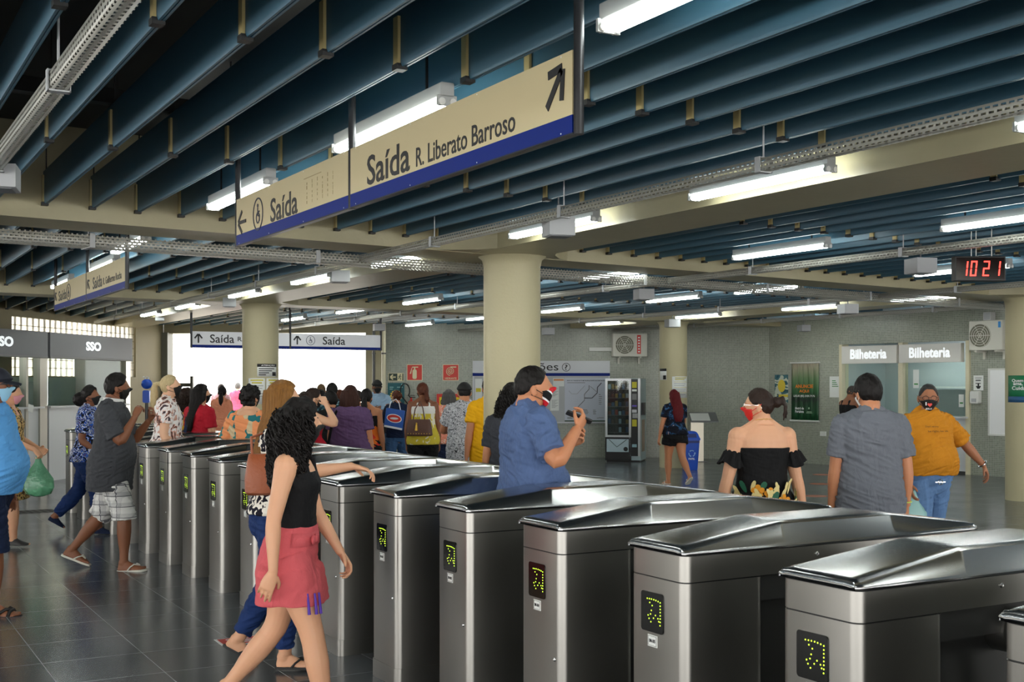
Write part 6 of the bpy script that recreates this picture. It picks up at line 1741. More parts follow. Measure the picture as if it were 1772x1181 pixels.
for a_, b_ in ((r_, r2),):
    vs_ = []
    for k in sel: vs_ += [a_[k], b_[k]]
    b.add(vs_, [(2 * i, 2 * i + 2, 2 * i + 3, 2 * i + 1) for i in range(len(sel) - 1)], True)
c_ = (r_[5] + r2[5]) / 2
b.ellipsoid(c_ + V3(0.025, 0.006, 0.0), (0.026, 0.010, 0.022), 10, 8); b.ellipsoid(c_ + V3(-0.025, 0.006, 0.0), (0.026, 0.010, 0.022), 10, 8); b.ellipsoid(c_ + V3(0.0, 0.010, 0.0), (0.010, 0.012, 0.02), 8, 6)
o_ = f.put('belt_bow', b, C_CORAL); so = o_.modifiers.new('cloth', 'SOLIDIFY'); so.thickness = 0.004
M_VIOL = mat('violet_fringe', lin(84, 52, 160), 0.7)
b = MB(); zz = f.leg['R']['hip'].z - 0.245 * 1.53 * 0.585
kx = lerp(f.leg['R']['hip'], f.leg['R']['knee'], 0.585)
for dx, dy in ((0.075, 0.045), (0.06, 0.075), (0.04, 0.09)): b.tube([kx + V3(dx, dy, 0.05), kx + V3(dx + 0.004, dy + 0.006, 0.0), kx + V3(dx + 0.006, dy + 0.01, -0.045)], [0.005, 0.006, 0.008], 6)
f.put('violet_fringe', b, M_VIOL)
f.mask(M_MASKB); f.hair(H_BLACK, 'curly', tk=0.028, length=0.20, wide=1.0, seed=4); f.flipflops(M_RUB, M_RUB)

f = Figure('woman with long golden brown hair, zebra print blouse and jeans, reaching over a turnstile', 478, 6.72, 1.595, 'f', 82, 'skin_light', 1.04, 0.01, lean=0.02, vox=0.005,
           legs={'R': (7, 6, 2, 0, 5), 'L': (-3, 28, 2, 30, 5)},
           arms={'R': dict(u=(0.22, 0.62, -0.66), f=(-0.05, 0.98, 0.12), h=(-0.05, 0.9, -0.25), n=(0.1, -0.2, -1), c=(18, 30, 24)), 'L': dict(u=(-0.1, 0.1, -1), f=(0, 0.3, -1))}, head=(8, -6, 0))
P['zebra'] = f
f.shirt(C_ZEBRA, hem=0.02, sleeve=0.72, loose=0.02, inf=0.016, flare=0.02, name='blouse'); f.trousers(C_JEANS, 1.9, 0.2); f.mask(M_MASKB); f.hair(H_BROWN, 'long', tk=0.018, length=0.34, wide=1.05, seed=8); f.flipflops(M_RUB, M_RUB)
# her shoulder bag
p = f.P + V3(0.17, -0.075, 0.24)
t = thing('shoulder_bag', 'tan leather shoulder bag hanging behind the woman in the zebra print blouse', 'bag', f.w2(p), f.rz)
b = MB(); prof = [(0.16, 0.055), (0.19, 0.07), (0.185, 0.075), (0.15, 0.06), (0.13, 0.035)]
b.loft([[V3(d_ * math.cos(a), 0.54 * w_ * math.copysign(abs(math.sin(a)) ** 0.7, math.sin(a)), z * 0.88) for a in [2 * PI * i / 20 for i in range(20)]] for z, w_, d_ in ((-0.13, 0.13, 0.045), (-0.115, 0.155, 0.06), (-0.03, 0.16, 0.062), (0.07, 0.135, 0.05), (0.12, 0.12, 0.03), (0.125, 0.115, 0.025))])
b.build('body', M_LEATHER, t)
top = f.arm['R']['sh'] + V3(-0.02, 0, 0.05) - p
MB().tube([(0, 0.045, 0.10), (0.02, 0.05, 0.2), top + V3(0.02, 0.03, -0.02), top + V3(-0.02, 0.0, 0.01), top + V3(-0.03, -0.06, -0.03), (0.0, -0.05, 0.2), (0, -0.045, 0.10)], 0.008, 8).build('strap', M_LEATHER, t)

f = Figure('man in dark grey polo and white plaid shorts walking right with a hand raised', 192, 10.25, 1.70, 'm', 88, 'skin_brown', 1.10, 0.03, lean=0.03, vox=0.006,
           legs={'R': (20, 20, 2, -4, 8), 'L': (-14, 26, 2, 22, 8)},
           arms={'R': dict(u=(0.16, 0.42, -0.88), f=(-0.28, 0.42, 0.86), h=(-0.35, 0.3, 0.9), n=(-0.8, 0.3, 0.1), c=(40, 50, 30)), 'L': dict(u=(-0.15, 0.4, -0.9), f=(0.3, 0.6, 0.7), n=(0.5, -0.5, 0.3), c=(40, 50, 30))}, head=(22, -4, 0))
P['greypolo'] = f
f.shirt(C_DGREY, hem=-0.36, sleeve=0.80, loose=0.035, inf=0.018, flare=0.022, name='polo_shirt', trim=(C_WHITE, (1.22, 1.26)))
f.trousers(C_PLAID, 1.12, 0.1, inf=0.016, flare=0.030, name='shorts'); f.mask(M_MASKB); f.hair(H_BLACK, 'short', tk=0.020, back=-0.5, seed=2, beard=0.003); f.flipflops(M_RUBW, M_RUBW)

f = Figure('man in navy cap, glasses and sky blue shirt entering at the left edge', -14, 8.3, 1.70, 'm', 88, 'skin_brown', 1.15, 0.07, vox=0.006,
           legs={'R': (8, 8, 2, 0, 8), 'L': (-14, 14, 2, 20, 8)},
           arms={'R': dict(u=(0.14, 0.02, -1), f=(0.04, 0.16, -1), n=(-0.8, -0.4, 0)), 'L': dict(u=(-0.1, 0, -1))}, head=(0, -4, 0))
P['sky'] = f
f.shirt(C_SKY, hem=-0.12, sleeve=0.8, loose=0.03, flare=0.02); f.trousers(C_NAVY, 1.12, 0.1, inf=0.014, flare=0.024, name='shorts'); f.hair(H_BLACK, 'short', tk=0.008); f.cap(mat('cap_navy', lin(28, 32, 44), 0.7)); f.glasses(M_RUBB); f.mask(M_MASKC, loop=M_MASKW); f.flipflops(M_RUBB, M_RUBB, 'sandal', wide=True)

f = Figure('woman in leopard print dress and pink mask carrying a green plastic bag', 14, 11.7, 1.60, 'f', 84, 'skin_light', 1.1, 0.03, vox=0.007,
           legs={'R': (10, 8, 2, 0, 6), 'L': (-10, 14, 2, 18, 6)}, arms={'R': dict(u=(0.2, 0.3, -0.9), f=(0.05, 0.93, -0.36), h=(0, 0.7, -0.7), n=(-0.5, -0.5, -0.6), c=(45, 55, 35)), 'L': dict(u=(-0.1, 0.25, -0.95), f=(0.38, 0.8, -0.35))})
P['leop'] = f
f.tank(C_LEOP, hem=0.1, top=0.84, inf=0.014, strap_r=0.02, name='dress_top'); f.skirt(C_LEOP, hem=1.0, top=0.3, inf=0.02, ease=0.03, name='dress_skirt'); f.mask(M_MASKP); f.hair(H_DARK, 'bun', tk=0.014); f.shoes(M_RUBB)
gp = f.w2(f.arm['R']['grip'])
t = thing('carrier_bag', 'thin green plastic bag hanging from the hand of the woman in leopard print', 'bag', gp, f.rz)
b = MB(); nn = 22
prof = [(0.0, 0.02, 0.012), (-0.06, 0.035, 0.02), (-0.13, 0.085, 0.05), (-0.22, 0.135, 0.08), (-0.30, 0.14, 0.09), (-0.36, 0.11, 0.075), (-0.385, 0.05, 0.04), (-0.39, 0.01, 0.01)]
b.loft([[V3(d_ * math.cos(a), w_ * math.sin(a), z) * 1.0 + noise.noise_vector(V3(math.cos(a) * 2, math.sin(a) * 2, z * 9)) * 0.022 * (w_ / 0.14) for a in [2 * PI * i / nn for i in range(nn)]] for z, w_, d_ in prof])
b.build('film', mat('green_film', lin(120, 190, 150), 0.2, trans=0.5, bump=0.4, bscale=30, spec=0.6), t)
MB().tube([(0, 0.012, 0.02), (0, 0.0, 0.035), (0, -0.012, 0.02), (0, -0.02, -0.03)], 0.008, 6).build('handle', MATS['green_film'], t)

f = Figure('woman with puffed black hair, blue floral blouse and jeans walking behind the man in grey', 153, 12.7, 1.58, 'f', 84, 'skin_brown', 1.14, 0.02, vox=0.008, legs={'R': (16, 12, 2, 0, 6), 'L': (-18, 24, 2, 30, 6)}, arms={'R': dict(u=(0.12, -0.1, -1), f=(-0.1, 0.75, -0.6)), 'L': dict()}, head=(-10, -12, 0))
P['floral'] = f
f.shirt(C_FLORB, hem=-0.1, sleeve=0.7, loose=0.025, flare=0.02, name='blouse'); f.trousers(C_JEANS, 1.9, 0.2); f.hair(H_BLACK, 'puff', tk=0.022); f.mask(M_MASKB); f.shoes(C_NAVY)

f = Figure('blond woman with high ponytail, black mask and leaf print blouse', 285, 11.8, 1.68, 'f', 76, 'skin_rose', 1.14, 0.01, lean=0.05, vox=0.007, legs={'R': (6, 6, 2, 0, 5), 'L': (-8, 10, 2, 10, 5)}, arms={'R': dict(u=(0.16, -0.1, -1), f=(0.0, 0.75, -0.62)), 'L': dict(u=(-0.1, 0.2, -1), f=(0.1, 0.8, -0.5))}, head=(-4, -12, 0))
P['blond'] = f
f.shirt(C_LEAFW, hem=-0.05, sleeve=0.55, loose=0.025, flare=0.016, name='blouse'); f.trousers(C_JEANS, 1.9, 0.2); f.mask(M_MASKB); f.hair(H_BLOND, 'ponytail', tk=0.012, length=0.20, wide=0.9); f.shoes(C_WHITE)

f = Figure('woman with long dark hair, red shirt and navy shoulder strap at the turnstiles', 345, 12.78, 1.59, 'f', 38, 'skin_light', 1.12, 0.01, vox=0.008, arms={'L': dict(u=(-0.32, 0.2, -0.9), f=(0.2, 0.6, -0.5)), 'R': dict(u=(0.18, 0.1, -1), f=(0, 0.3, -1))}, head=(-22, -8, 0))
f.shirt(C_REDT, hem=-0.05, sleeve=0.6, loose=0.02); f.trousers(C_JEANS, 1.9, 0.2); f.mask(M_MASKB); f.hair(H_BLACK, 'long', tk=0.016, length=0.24, wide=1.15, seed=3); f.shoes(M_RUBB)
b = MB(); b.tube([f.P + f.up * f.TL * 0.98 + V3(-0.07, -0.06, 0.02), f.P + f.up * f.TL * 0.6 + V3(-0.06, -0.125, 0), f.P + f.up * f.TL * 0.1 + V3(-0.10, -0.16, 0)], [0.03, 0.03, 0.03], 8, ell=[(0.35, 1)] * 3); f.put('shoulder_strap', b, C_NAVY)
f = Figure('woman with fluffy dark curls in an ochre top behind the blond woman', 318, 13.5, 1.53, 'f', 50, 'skin_brown', 1.0, vox=0.009, head=(-20, 0, 0))
f.shirt(C_OCHRE, hem=0, sleeve=0.9); f.trousers(C_NAVY, 1.9, 0.2); f.hair(H_DARK, 'curly', tk=0.03, length=0.12, wide=0.95, seed=9); f.mask(M_MASKB); f.shoes(M_RUBB)
f = Figure('woman in coral shirt and black shorts standing in the glare of the exit', 383, 20.5, 1.55, 'f', 25, 'skin_rose', 1.12, vox=0.01, arms={'L': dict(u=(-0.2, 0.3, -0.8), f=(0.3, 0.7, 0.6)), 'R': dict(u=(0.2, 0.1, -1))}, head=(30, 0, 0))
f.shirt(C_ORCH, hem=-0.2, sleeve=1.5, loose=0.03, name='blouse'); f.trousers(C_BLACK, 0.7, 0.2, inf=0.014, name='shorts'); f.hair(H_BLACK, 'low_tail', tk=0.014, length=0.16); f.mask(M_MASKB); f.shoes(M_RUBB)
f = Figure('small far figure in pink shirt out in the bright street', 411, 31.0, 1.62, 'f', 0, 'skin_rose', 1.05, vox=0.012, name='person'); f.shirt(C_PINK, hem=-0.1, sleeve=0.7); f.trousers(C_WHITE, 1.9, 0.2); f.hair(H_GREY, 'short', tk=0.015); f.shoes(M_RUBB)
f = Figure('far person in a pale shirt behind the woman in coral, out in the street', 382, 27.5, 1.58, 'm', 0, 'skin_tan', 1.0, vox=0.012); f.shirt(C_PALEP, hem=-0.1, sleeve=0.7); f.trousers(C_KHAKI, 1.9, 0.2); f.hair(H_DARK, 'short', tk=0.015); f.shoes(M_RUBB)

f = Figure('woman with short dark hair and orange and teal leaf print blouse, seen from behind', 432, 11.4, 1.57, 'f', 14, 'skin_light', 1.22, 0.02, vox=0.007, arms={'L': dict(u=(-0.45, 0.15, -0.85), f=(0.55, 0.75, -0.2)), 'R': dict(u=(0.25, 0.2, -0.9), f=(-0.2, 0.7, -0.3))}, head=(-14, -10, 0))
f.shirt(C_GEO, hem=-0.1, sleeve=0.85, loose=0.03, neck=0.92, flare=0.03, name='blouse'); f.trousers(C_JEANS, 1.9, 0.2); f.mask(M_MASKB); f.hair(H_BLACK, 'fluffy', tk=0.022, back=-0.75, side=-0.1, seed=6); f.shoes(M_RUBB)
f = Figure('woman with dark bob and purple blouse, black strap over her left shoulder', 605, 12.6, 1.57, 'f', 8, 'skin_tan', 1.34, 0.03, vox=0.007, arms={'R': dict(u=(0.2, 0.0, -1), f=(0.08, 0.1, -1)), 'L': dict(u=(-0.2, 0.1, -1), f=(0.1, 0.3, -1))}, head=(-6, -4, 0))
P['purple'] = f
f.shirt(C_PURP, hem=-0.22, sleeve=0.62, loose=0.03, flare=0.02, name='blouse'); f.trousers(C_PALEP, 1.9, 0.1); f.mask(M_MASKB); f.hair(HAIRM('hair_brown', (44, 24, 18)), 'bob', tk=0.02, back=-0.75, side=-0.1, seed=5); f.shoes(M_RUBB)
b = MB(); b.tube([f.P + f.up * f.TL * 0.98 + V3(-0.10, 0.02, 0.03), f.P + f.up * f.TL * 0.9 + V3(-0.12, -0.10, 0.01), f.P + f.up * f.TL * 0.6 + V3(-0.16, -0.13, 0), f.P + f.up * f.TL * 0.1 + V3(-0.22, -0.1, 0)], 0.014, 8); f.put('shoulder_strap', b, C_BLACK)
f = Figure('woman with one bare arm raised to her face beyond the curly haired woman', 536, 12.3, 1.55, 'f', 70, 'skin_rose', 1.15, vox=0.008, arms={'R': dict(u=(0.45, 0.7, -0.25), f=(-0.25, -0.35, 0.8), c=(40, 50, 30)), 'L': dict()}, head=(10, 0, 0))
f.tank(C_REDT, hem=0.0, top=0.8); f.trousers(C_NAVY, 1.9, 0.2); f.hair(H_DARK, 'bun', tk=0.015); f.mask(M_MASKB); f.shoes(M_RUBB)
t = thing('red_bag', 'red cloth bag just above the turnstile lid by the zebra blouse', 'bag', at(551, 783, 12.0), -YAW)
b = MB(); b.loft([[V3(w_ * math.cos(a), d_ * math.sin(a), z) + noise.noise_vector(V3(math.cos(a) * 2, math.sin(a) * 2, z * 9)) * 0.012 for a in [2 * PI * i / 18 for i in range(18)]] for z, w_, d_ in ((-0.1, 0.06, 0.04), (-0.08, 0.12, 0.07), (0.02, 0.11, 0.06), (0.1, 0.07, 0.04), (0.15, 0.03, 0.02), (0.17, 0.035, 0.02))])
b.build('body', C_REDT, t)
MB().tube([(0.02, 0, 0.16), (0.01, 0, 0.24), (-0.02, 0, 0.16)], 0.006, 6).build('handle', C_REDT, t)

def back_person(label, px, D, H, sex, face, skin, fat, topm, botm, hairm, style, sleeve=0.62, hem=-0.1, top='shirt', bottom='trousers', length=0.25, arms=None, legs=None, maskm=M_MASKB, shoe=M_RUBB, head=(0, 0, 0), capm=None, vox=0.009, tk=0.015, belly=0.0, blen=1.9, **kw):
    f = Figure(label, px, D, H, sex, face, skin, fat, belly, vox=vox, arms=arms, legs=legs, head=head)
    if top == 'shirt': f.shirt(topm, hem=hem, sleeve=sleeve, loose=0.022, flare=0.016)
    else: f.tank(topm, hem=hem, top=0.80, halter=True, strap_r=0.01)
    f.trousers(botm, blen, 0.2, inf=0.014 if blen > 1.5 else 0.017, name='trousers' if blen > 1.5 else 'shorts')
    f.hair(hairm, style, tk=tk, length=length, **kw)
    if capm: f.cap(capm)
    if maskm: f.mask(maskm)
    if shoe: f.shoes(shoe)
    return f
back_person('tall man with cropped dark hair and teal print shirt before the exit', 574, 16.6, 1.60, 'm', 0, 'skin_brown', 1.1, C_TEALP, C_JEANS, H_BLACK, 'short')
back_person('boy in black shirt with pale blue mask, turned left', 574, 14.6, 1.49, 'm', 330, 'skin_tan', 0.95, C_BLACK, C_KHAKI, H_BLACK, 'short', maskm=M_MASKC, tk=0.02, head=(35, 0, 0))
back_person('person in dark cap and grey shirt far in the queue before the bright exit', 537, 22.0, 1.49, 'm', 10, 'skin_tan', 1.05, C_CHAR, C_JEANS, H_DARK, 'short', capm=mat('cap_olive', lin(58, 56, 48), 0.8), tk=0.008)
back_person('woman with long black hair falling over her back in the queue', 555, 18.0, 1.50, 'f', 350, 'skin_tan', 1.0, C_BLACK, C_JEANS, H_BLACK, 'long', length=0.3)
back_person('man with light brown cropped hair in the middle of the queue', 556, 21.5, 1.58, 'm', 350, 'skin_rose', 1.0, C_CHAR, C_JEANS, HAIRM('hair_light_brown', (84, 66, 46)), 'short')
back_person('person with reddish short hair in teal shirt behind the tall man', 586, 19.0, 1.49, 'f', 20, 'skin_tan', 1.0, C_TEALP, C_JEANS, H_AUB, 'short', tk=0.02)
back_person('person with dark hair mostly hidden beyond the purple blouse', 619, 18.2, 1.48, 'f', 0, 'skin_tan', 1.0, C_CHAR, C_JEANS, H_DARK, 'short', tk=0.02)
back_person('person with dark hair and grey top at the left of the queue', 524, 17.0, 1.48, 'f', 20, 'skin_tan', 1.0, C_CHAR, C_JEANS, H_DARK, 'bob')
f = back_person('woman with low ponytail in black and orange halter top holding a paper', 633, 14.6, 1.53, 'f', 4, 'skin_tan', 1.12, C_HALT, C_BLACK, H_BLACK, 'low_tail', top='tank', hem=-0.02, length=0.14, arms={'R': dict(u=(0.18, 0.05, -1), f=(0.08, 0.08, -1)), 'L': dict(u=(-0.2, 0.1, -1))})
t = thing('folded_paper', 'folded white paper in the right hand of the woman in the halter top', 'paper', f.w2(f.arm['R']['grip']), f.rz)
MB().prism([(-0.04, -0.13), (0.05, -0.15), (0.03, 0.0), (-0.03, 0.01)], -0.006, 0.0, 'x').prism([(0.03, -0.14), (0.07, -0.13), (0.05, -0.01), (0.02, 0.0)], 0.004, 0.009, 'x').build('sheet', M_PAPER, t)
f = Figure('security guard in black cap and pale blue shirt with folded arms', 652, 20.6, 1.65, 'm', 172, 'skin_brown', 1.08, vox=0.009, arms={'R': dict(u=(0.35, 0.35, -0.9), f=(-0.85, 0.45, 0.25), n=(0, -1, 0), c=(30, 40, 20)), 'L': dict(u=(-0.35, 0.35, -0.9), f=(0.85, 0.5, 0.15), n=(0, -1, 0))}, head=(12, 0, 0))
f.shirt(C_LBLUE, hem=0.05, sleeve=1.8, loose=0.012); f.trousers(C_BLACK, 1.93, 0.2); f.hair(H_BLACK, 'short', tk=0.008); f.cap(mat('cap_black', lin(20), 0.7)); f.mask(M_MASKB); f.shoes(M_RUBB)
f = Figure('person in navy shirt and jeans with a blue shopping bag slung on the back', 687, 19.0, 1.49, 'f', 350, 'skin_tan', 1.04, vox=0.009, legs={'R': (12, 8, 3, 0, 6), 'L': (-14, 14, 3, 20, 6)}, arms={'L': dict(u=(-0.3, 0.2, -0.8), f=(0.2, 0.0, 1), c=(50, 60, 40)), 'R': dict(u=(0.2, 0, -1), f=(0.02, 0.5, -0.8))}, head=(25, 0, 0))
f.shirt(C_NAVY, hem=-0.1, sleeve=1.6); f.trousers(CLOTH('denim_mid', (60, 92, 130), var=0.3), 1.9, 0.15); f.hair(H_AUB, 'bun', tk=0.014); f.mask(M_MASKW); f.shoes(M_RUBB)
c = f.w2(f.P + f.up * f.TL * 0.55 + V3(-0.06, -0.2, 0))
t = thing('shopping_bag', 'blue and white shopping bag with a red oval, carried on the back', 'bag', c, -YAW)
tb = MB(); tb.prism([(-0.16, -0.13), (0.13, -0.19), (0.17, 0.12), (-0.12, 0.17)], -0.05, 0.04, 'y'); o_ = tb.build('body', mat('bag_blue', lin(30, 88, 176), 0.4), t); bevel(o_, 0.01)
b = MB()
ov = [(0.005 + 0.105 * math.cos(a) + 0.012 * math.sin(a), 0.0 + 0.055 * math.sin(a) - 0.02 * math.cos(a)) for a in [2 * PI * k / 24 for k in range(24)]]
b.prism([(x * 1.12, z * 1.2) for x, z in ov], -0.0515, -0.05, 'y'); b.prism([(-0.155, -0.13), (0.125, -0.185), (0.13, -0.155), (-0.15, -0.1)], -0.0515, -0.05, 'y'); b.build('white_print', M_WHITEINK, o_)
b = MB(); b.prism(ov, -0.053, -0.0515, 'y'); b.build('red_oval', M_RED, o_)
b = MB(); b.prism([(x * 0.62 + 0.002, z * 0.3) for x, z in ov], -0.0542, -0.053, 'y'); b.build('pale_print', M_PAPER, o_)
MB().tube([(-0.08, 0, 0.15), (-0.06, 0.06, 0.26), (0.02, 0.1, 0.3), (0.07, 0.06, 0.24), (0.1, 0, 0.13)], 0.007, 6).build('handle', M_WHITEINK, t)
f = Figure('woman with auburn hair up, yellow and white top and long black trousers', 732, 15.8, 1.60, 'f', 352, 'skin_brown', 1.08, vox=0.008, legs={'R': (6, 6, 2, 0, 6), 'L': (-8, 10, 2, 10, 6)}, arms={'L': dict(u=(-0.22, -0.02, -1), f=(-0.02, 0.05, -1)), 'R': dict(u=(0.2, 0, -1), f=(0.05, 0.1, -1))}, head=(20, 0, 0))
f.tank(C_YTOP, hem=-0.12, top=0.86, inf=0.016, loose=0.03, halter=True, strap_r=0.012, name='top'); f.trousers(C_BLACK, 1.93, 0.2, inf=0.016, flare=0.03); f.hair(H_AUB, 'low_tail', tk=0.016, length=0.06, wide=0.8); f.mask(M_MASKB); f.shoes(M_RUBB)
c = f.w2(f.P + f.up * f.TL * 0.33 + V3(-0.06, -0.19, 0))
t = thing('handbag', 'brown leather handbag with yellow tassel on the back of the woman in yellow', 'handbag', c, -YAW - 0.05)
b = MB(); b.loft([[V3(w_ * math.copysign(abs(math.cos(a)) ** 0.5, math.cos(a)), d_ * math.copysign(abs(math.sin(a)) ** 0.6, math.sin(a)), z) for a in [2 * PI * i / 24 for i in range(24)]] for z, w_, d_ in ((-0.11, 0.16, 0.05), (-0.10, 0.175, 0.06), (0.0, 0.165, 0.055), (0.09, 0.145, 0.035), (0.105, 0.14, 0.03))])
b.build('body', M_LEATHB, t)
b = MB()
for k in range(9): b.ellipsoid((-0.14 + k * 0.035, -0.062, -0.08), (0.007, 0.003, 0.007), 6, 4)
b.build('stud', M_GOLD, t)
b = MB(); b.ellipsoid((-0.03, -0.06, 0.05), (0.012, 0.008, 0.015), 8, 6); b.tube([(-0.03, -0.062, 0.04), (-0.032, -0.066, -0.04)], [0.012, 0.022], 8); b.build('tassel', M_GOLD, t)
MB().tube([(-0.08, -0.01, 0.10), (-0.06, 0.04, 0.24), (0.0, 0.08, 0.34), (0.04, 0.05, 0.25), (0.07, -0.01, 0.10)], 0.008, 8).build('strap', M_LEATHB, t)
back_person('woman with grey bob, coral print tee and navy shorts', 777, 16.8, 1.51, 'f', 350, 'skin_rose', 1.12, C_CORALP, C_NAVY, H_GREY, 'bob', blen=0.75, tk=0.016, arms={'L': dict(u=(-0.25, 0.1, -0.9), f=(0.2, 0.8, -0.1)), 'R': dict()}, maskm=M_MASKW)
f = back_person('man in black cap and white shirt with dark ink print, by the front column', 804, 13.9, 1.60, 'm', 352, 'skin_tan', 1.12, C_INKW, C_NAVY, H_BLACK, 'short', hem=-0.3, sleeve=0.7, capm=MATS['cap_black'], tk=0.007, arms={'L': dict(u=(-0.3, 0.3, -0.9), f=(0.3, 0.9, -0.1)), 'R': dict()})
f = back_person('man in bright yellow shirt half hidden by the front column', 848, 12.7, 1.66, 'm', 350, 'skin_tan', 1.05, C_YEL, C_NAVY, H_BLACK, 'short', hem=-0.25, sleeve=0.6, arms={'L': dict(u=(-0.22, -0.12, -1), f=(-0.12, -0.02, -1)), 'R': dict()})

# the man with the phone
f = Figure('stout man in heather blue shirt and red mask looking at his phone', 914, 6.37, 1.69, 'm', 72, 'skin_tan', 1.2, 0.06, lean=0.0, vox=0.0045, legs={'R': (4, 4, 3, 0, 8), 'L': (-4, 4, 3, 0, 8)},
           arms={'R': dict(lift=0.035, u=(0.66, 0.06, -0.68), f=(-0.42, 0.60, 0.64), h=(-0.40, 0.60, 0.62), n=(-0.75, 0.05, 0.6), c=(38, 42, 26), t=0.35), 'L': dict(lift=0.035, u=(-0.3, 0.35, -0.9), f=(0.5, 0.7, 0.45), n=(0.6, -0.2, 0.6), c=(35, 40, 20))}, head=(-8, -9, 0))
P['phone'] = f
f.shirt(C_HEATH, hem=-0.2, neck=1.075, sleeve=0.80, loose=0.02, inf=0.020, flare=0.016, name='tee_shirt'); f.trousers(C_NAVY, 1.9, 0.1); f.hair(H_BLACK, 'short', tk=0.011, back=-0.22, side=0.16, front=0.55, seed=3)
g = NG('mask_club', 0.7, 0.3); o_ = g.sep(); hz = f.hc.z
v_ = g.math('ADD', o_[2], g.math('MULTIPLY', o_[1], 0.55))
k0 = f.hc.z + 0.55 * f.hc.y
g.col(g.ramp(g.step(g.math('SUBTRACT', v_, k0), -0.08, 0.09), [(0, lin(196, 24, 38)), (0.28, lin(240, 240, 240)), (0.34, lin(20, 20, 24)), (0.60, lin(240, 240, 240)), (0.66, lin(200, 26, 40))]))
f.mask(g.m, loop=M_MASKB); f.shoes(M_RUBB)
gp = f.arm['R']; gq = f.w2(gp['wr'] + gp['d'] * 0.085 + gp['n'] * 0.030)
t = thing('mobile_phone', 'black mobile phone held up by the man in heather blue', 'phone', gq, 0)
ax1 = V3(0.05, 0.92, 0.38).normalized(); nz_ = V3(-0.3, -0.35, 0.88); nz_ = (nz_ - ax1 * nz_.dot(ax1)).normalized(); ax2 = nz_.cross(ax1)
R3 = Matrix((ax2, ax1, nz_)).transposed(); RW = Matrix.Rotation(f.rz, 3, 'Z') @ R3
t.rotation_euler = RW.to_euler()
MB().rbox(-0.034, 0.034, -0.07, 0.07, -0.004, 0.005, 0.01, 'z').build('case', M_RUB, t); MB().box(-0.031, 0.031, -0.064, 0.064, 0.005, 0.0056).build('screen', M_DISP, t)

f = Figure('person with dark curly hair and grey shirt hidden behind the man with the phone', 884, 9.3, 1.59, 'f', 20, 'skin_tan', 1.05, vox=0.008, arms={'L': dict(u=(-0.2, 0, -1))}); f.shirt(C_CHAR, hem=-0.2, sleeve=0.7); f.trousers(C_JEANS, 1.9, 0.2); f.hair(H_BLACK, 'curly', tk=0.022, length=0.04, wide=0.85, seed=12); f.mask(M_MASKB); f.shoes(M_RUBB)

# the red haired woman by the column
f = Figure('woman with wine red hair, galaxy print tee and black shorts walking by the column', 1168, 18.8, 1.51, 'f', 338, 'skin_tan', 1.08, 0.0, vox=0.007, hip=1.06, legs={'L': (14, 12, -2, 0, 4), 'R': (-16, 26, -2, 34, 4)}, arms={'L': dict(u=(-0.32, 0.05, -1), f=(-0.12, 0.2, -1)), 'R': dict(u=(0.15, 0.15, -1), f=(-0.1, 0.85, -0.3))})
P['red'] = f
f.shirt(C_GALAXY, hem=0.02, sleeve=0.6, loose=0.02, name='tee_shirt'); f.trousers(C_BLACK, 0.42, 0.2, inf=0.016, flare=0.02, name='shorts'); f.hair(H_RED, 'long', tk=0.012, length=0.26, wide=0.9, seed=15); f.mask(M_MASKB); f.flipflops(M_RUBW, M_RUBW)

# the three at the right
f = Figure('woman in off-shoulder black flowered dress, red mask and glasses, hair tied up', 1319, 7.4, 1.565, 'f', 350, 'skin_light', 1.16, 0.0, vox=0.0045, legs={'R': (4, 4, 2, 0, 6), 'L': (-4, 4, 2, 0, 6)}, arms={'L': dict(u=(-0.26, 0.0, -1), f=(-0.24, 0.06, -1)), 'R': dict(u=(0.26, 0.0, -1), f=(0.24, 0.06, -1))}, head=(58, -2, 0), shoulder=1.05)
P['dress'] = f
f.tank(C_DRESS, hem=0.0, top=0.74, inf=0.010, straps=False, name='dress_bodice'); f.skirt(C_DRESS, hem=1.0, top=0.2, inf=0.02, ease=0.04, name='dress_skirt')
for sd in 'RL':      # ruffled sleeve bands
    a = f.arm[sd]; ax = (a['el'] - a['sh']).normalized(); b = MB(); rings = []
    for t_, rr in ((0.30, 0.050), (0.33, 0.047), (0.40, 0.058), (0.52, 0.066), (0.66, 0.080), (0.68, 0.082), (0.67, 0.072), (0.52, 0.056)):
        c = lerp(a['sh'], a['el'], t_); s1 = V3(0, 1, 0).cross(ax).normalized(); s2 = ax.cross(s1)
        rings.append([c + (s1 * math.cos(q) + s2 * math.sin(q)) * (rr + 0.008 * math.sin(q * 9) * (t_ > 0.38)) + ax * 0.012 * math.sin(q * 3) * (t_ > 0.5) for q in [2 * PI * i / 54 for i in range(54)]])
    b.loft(rings); f.put('sleeve_ruffle', b, C_DRESS)
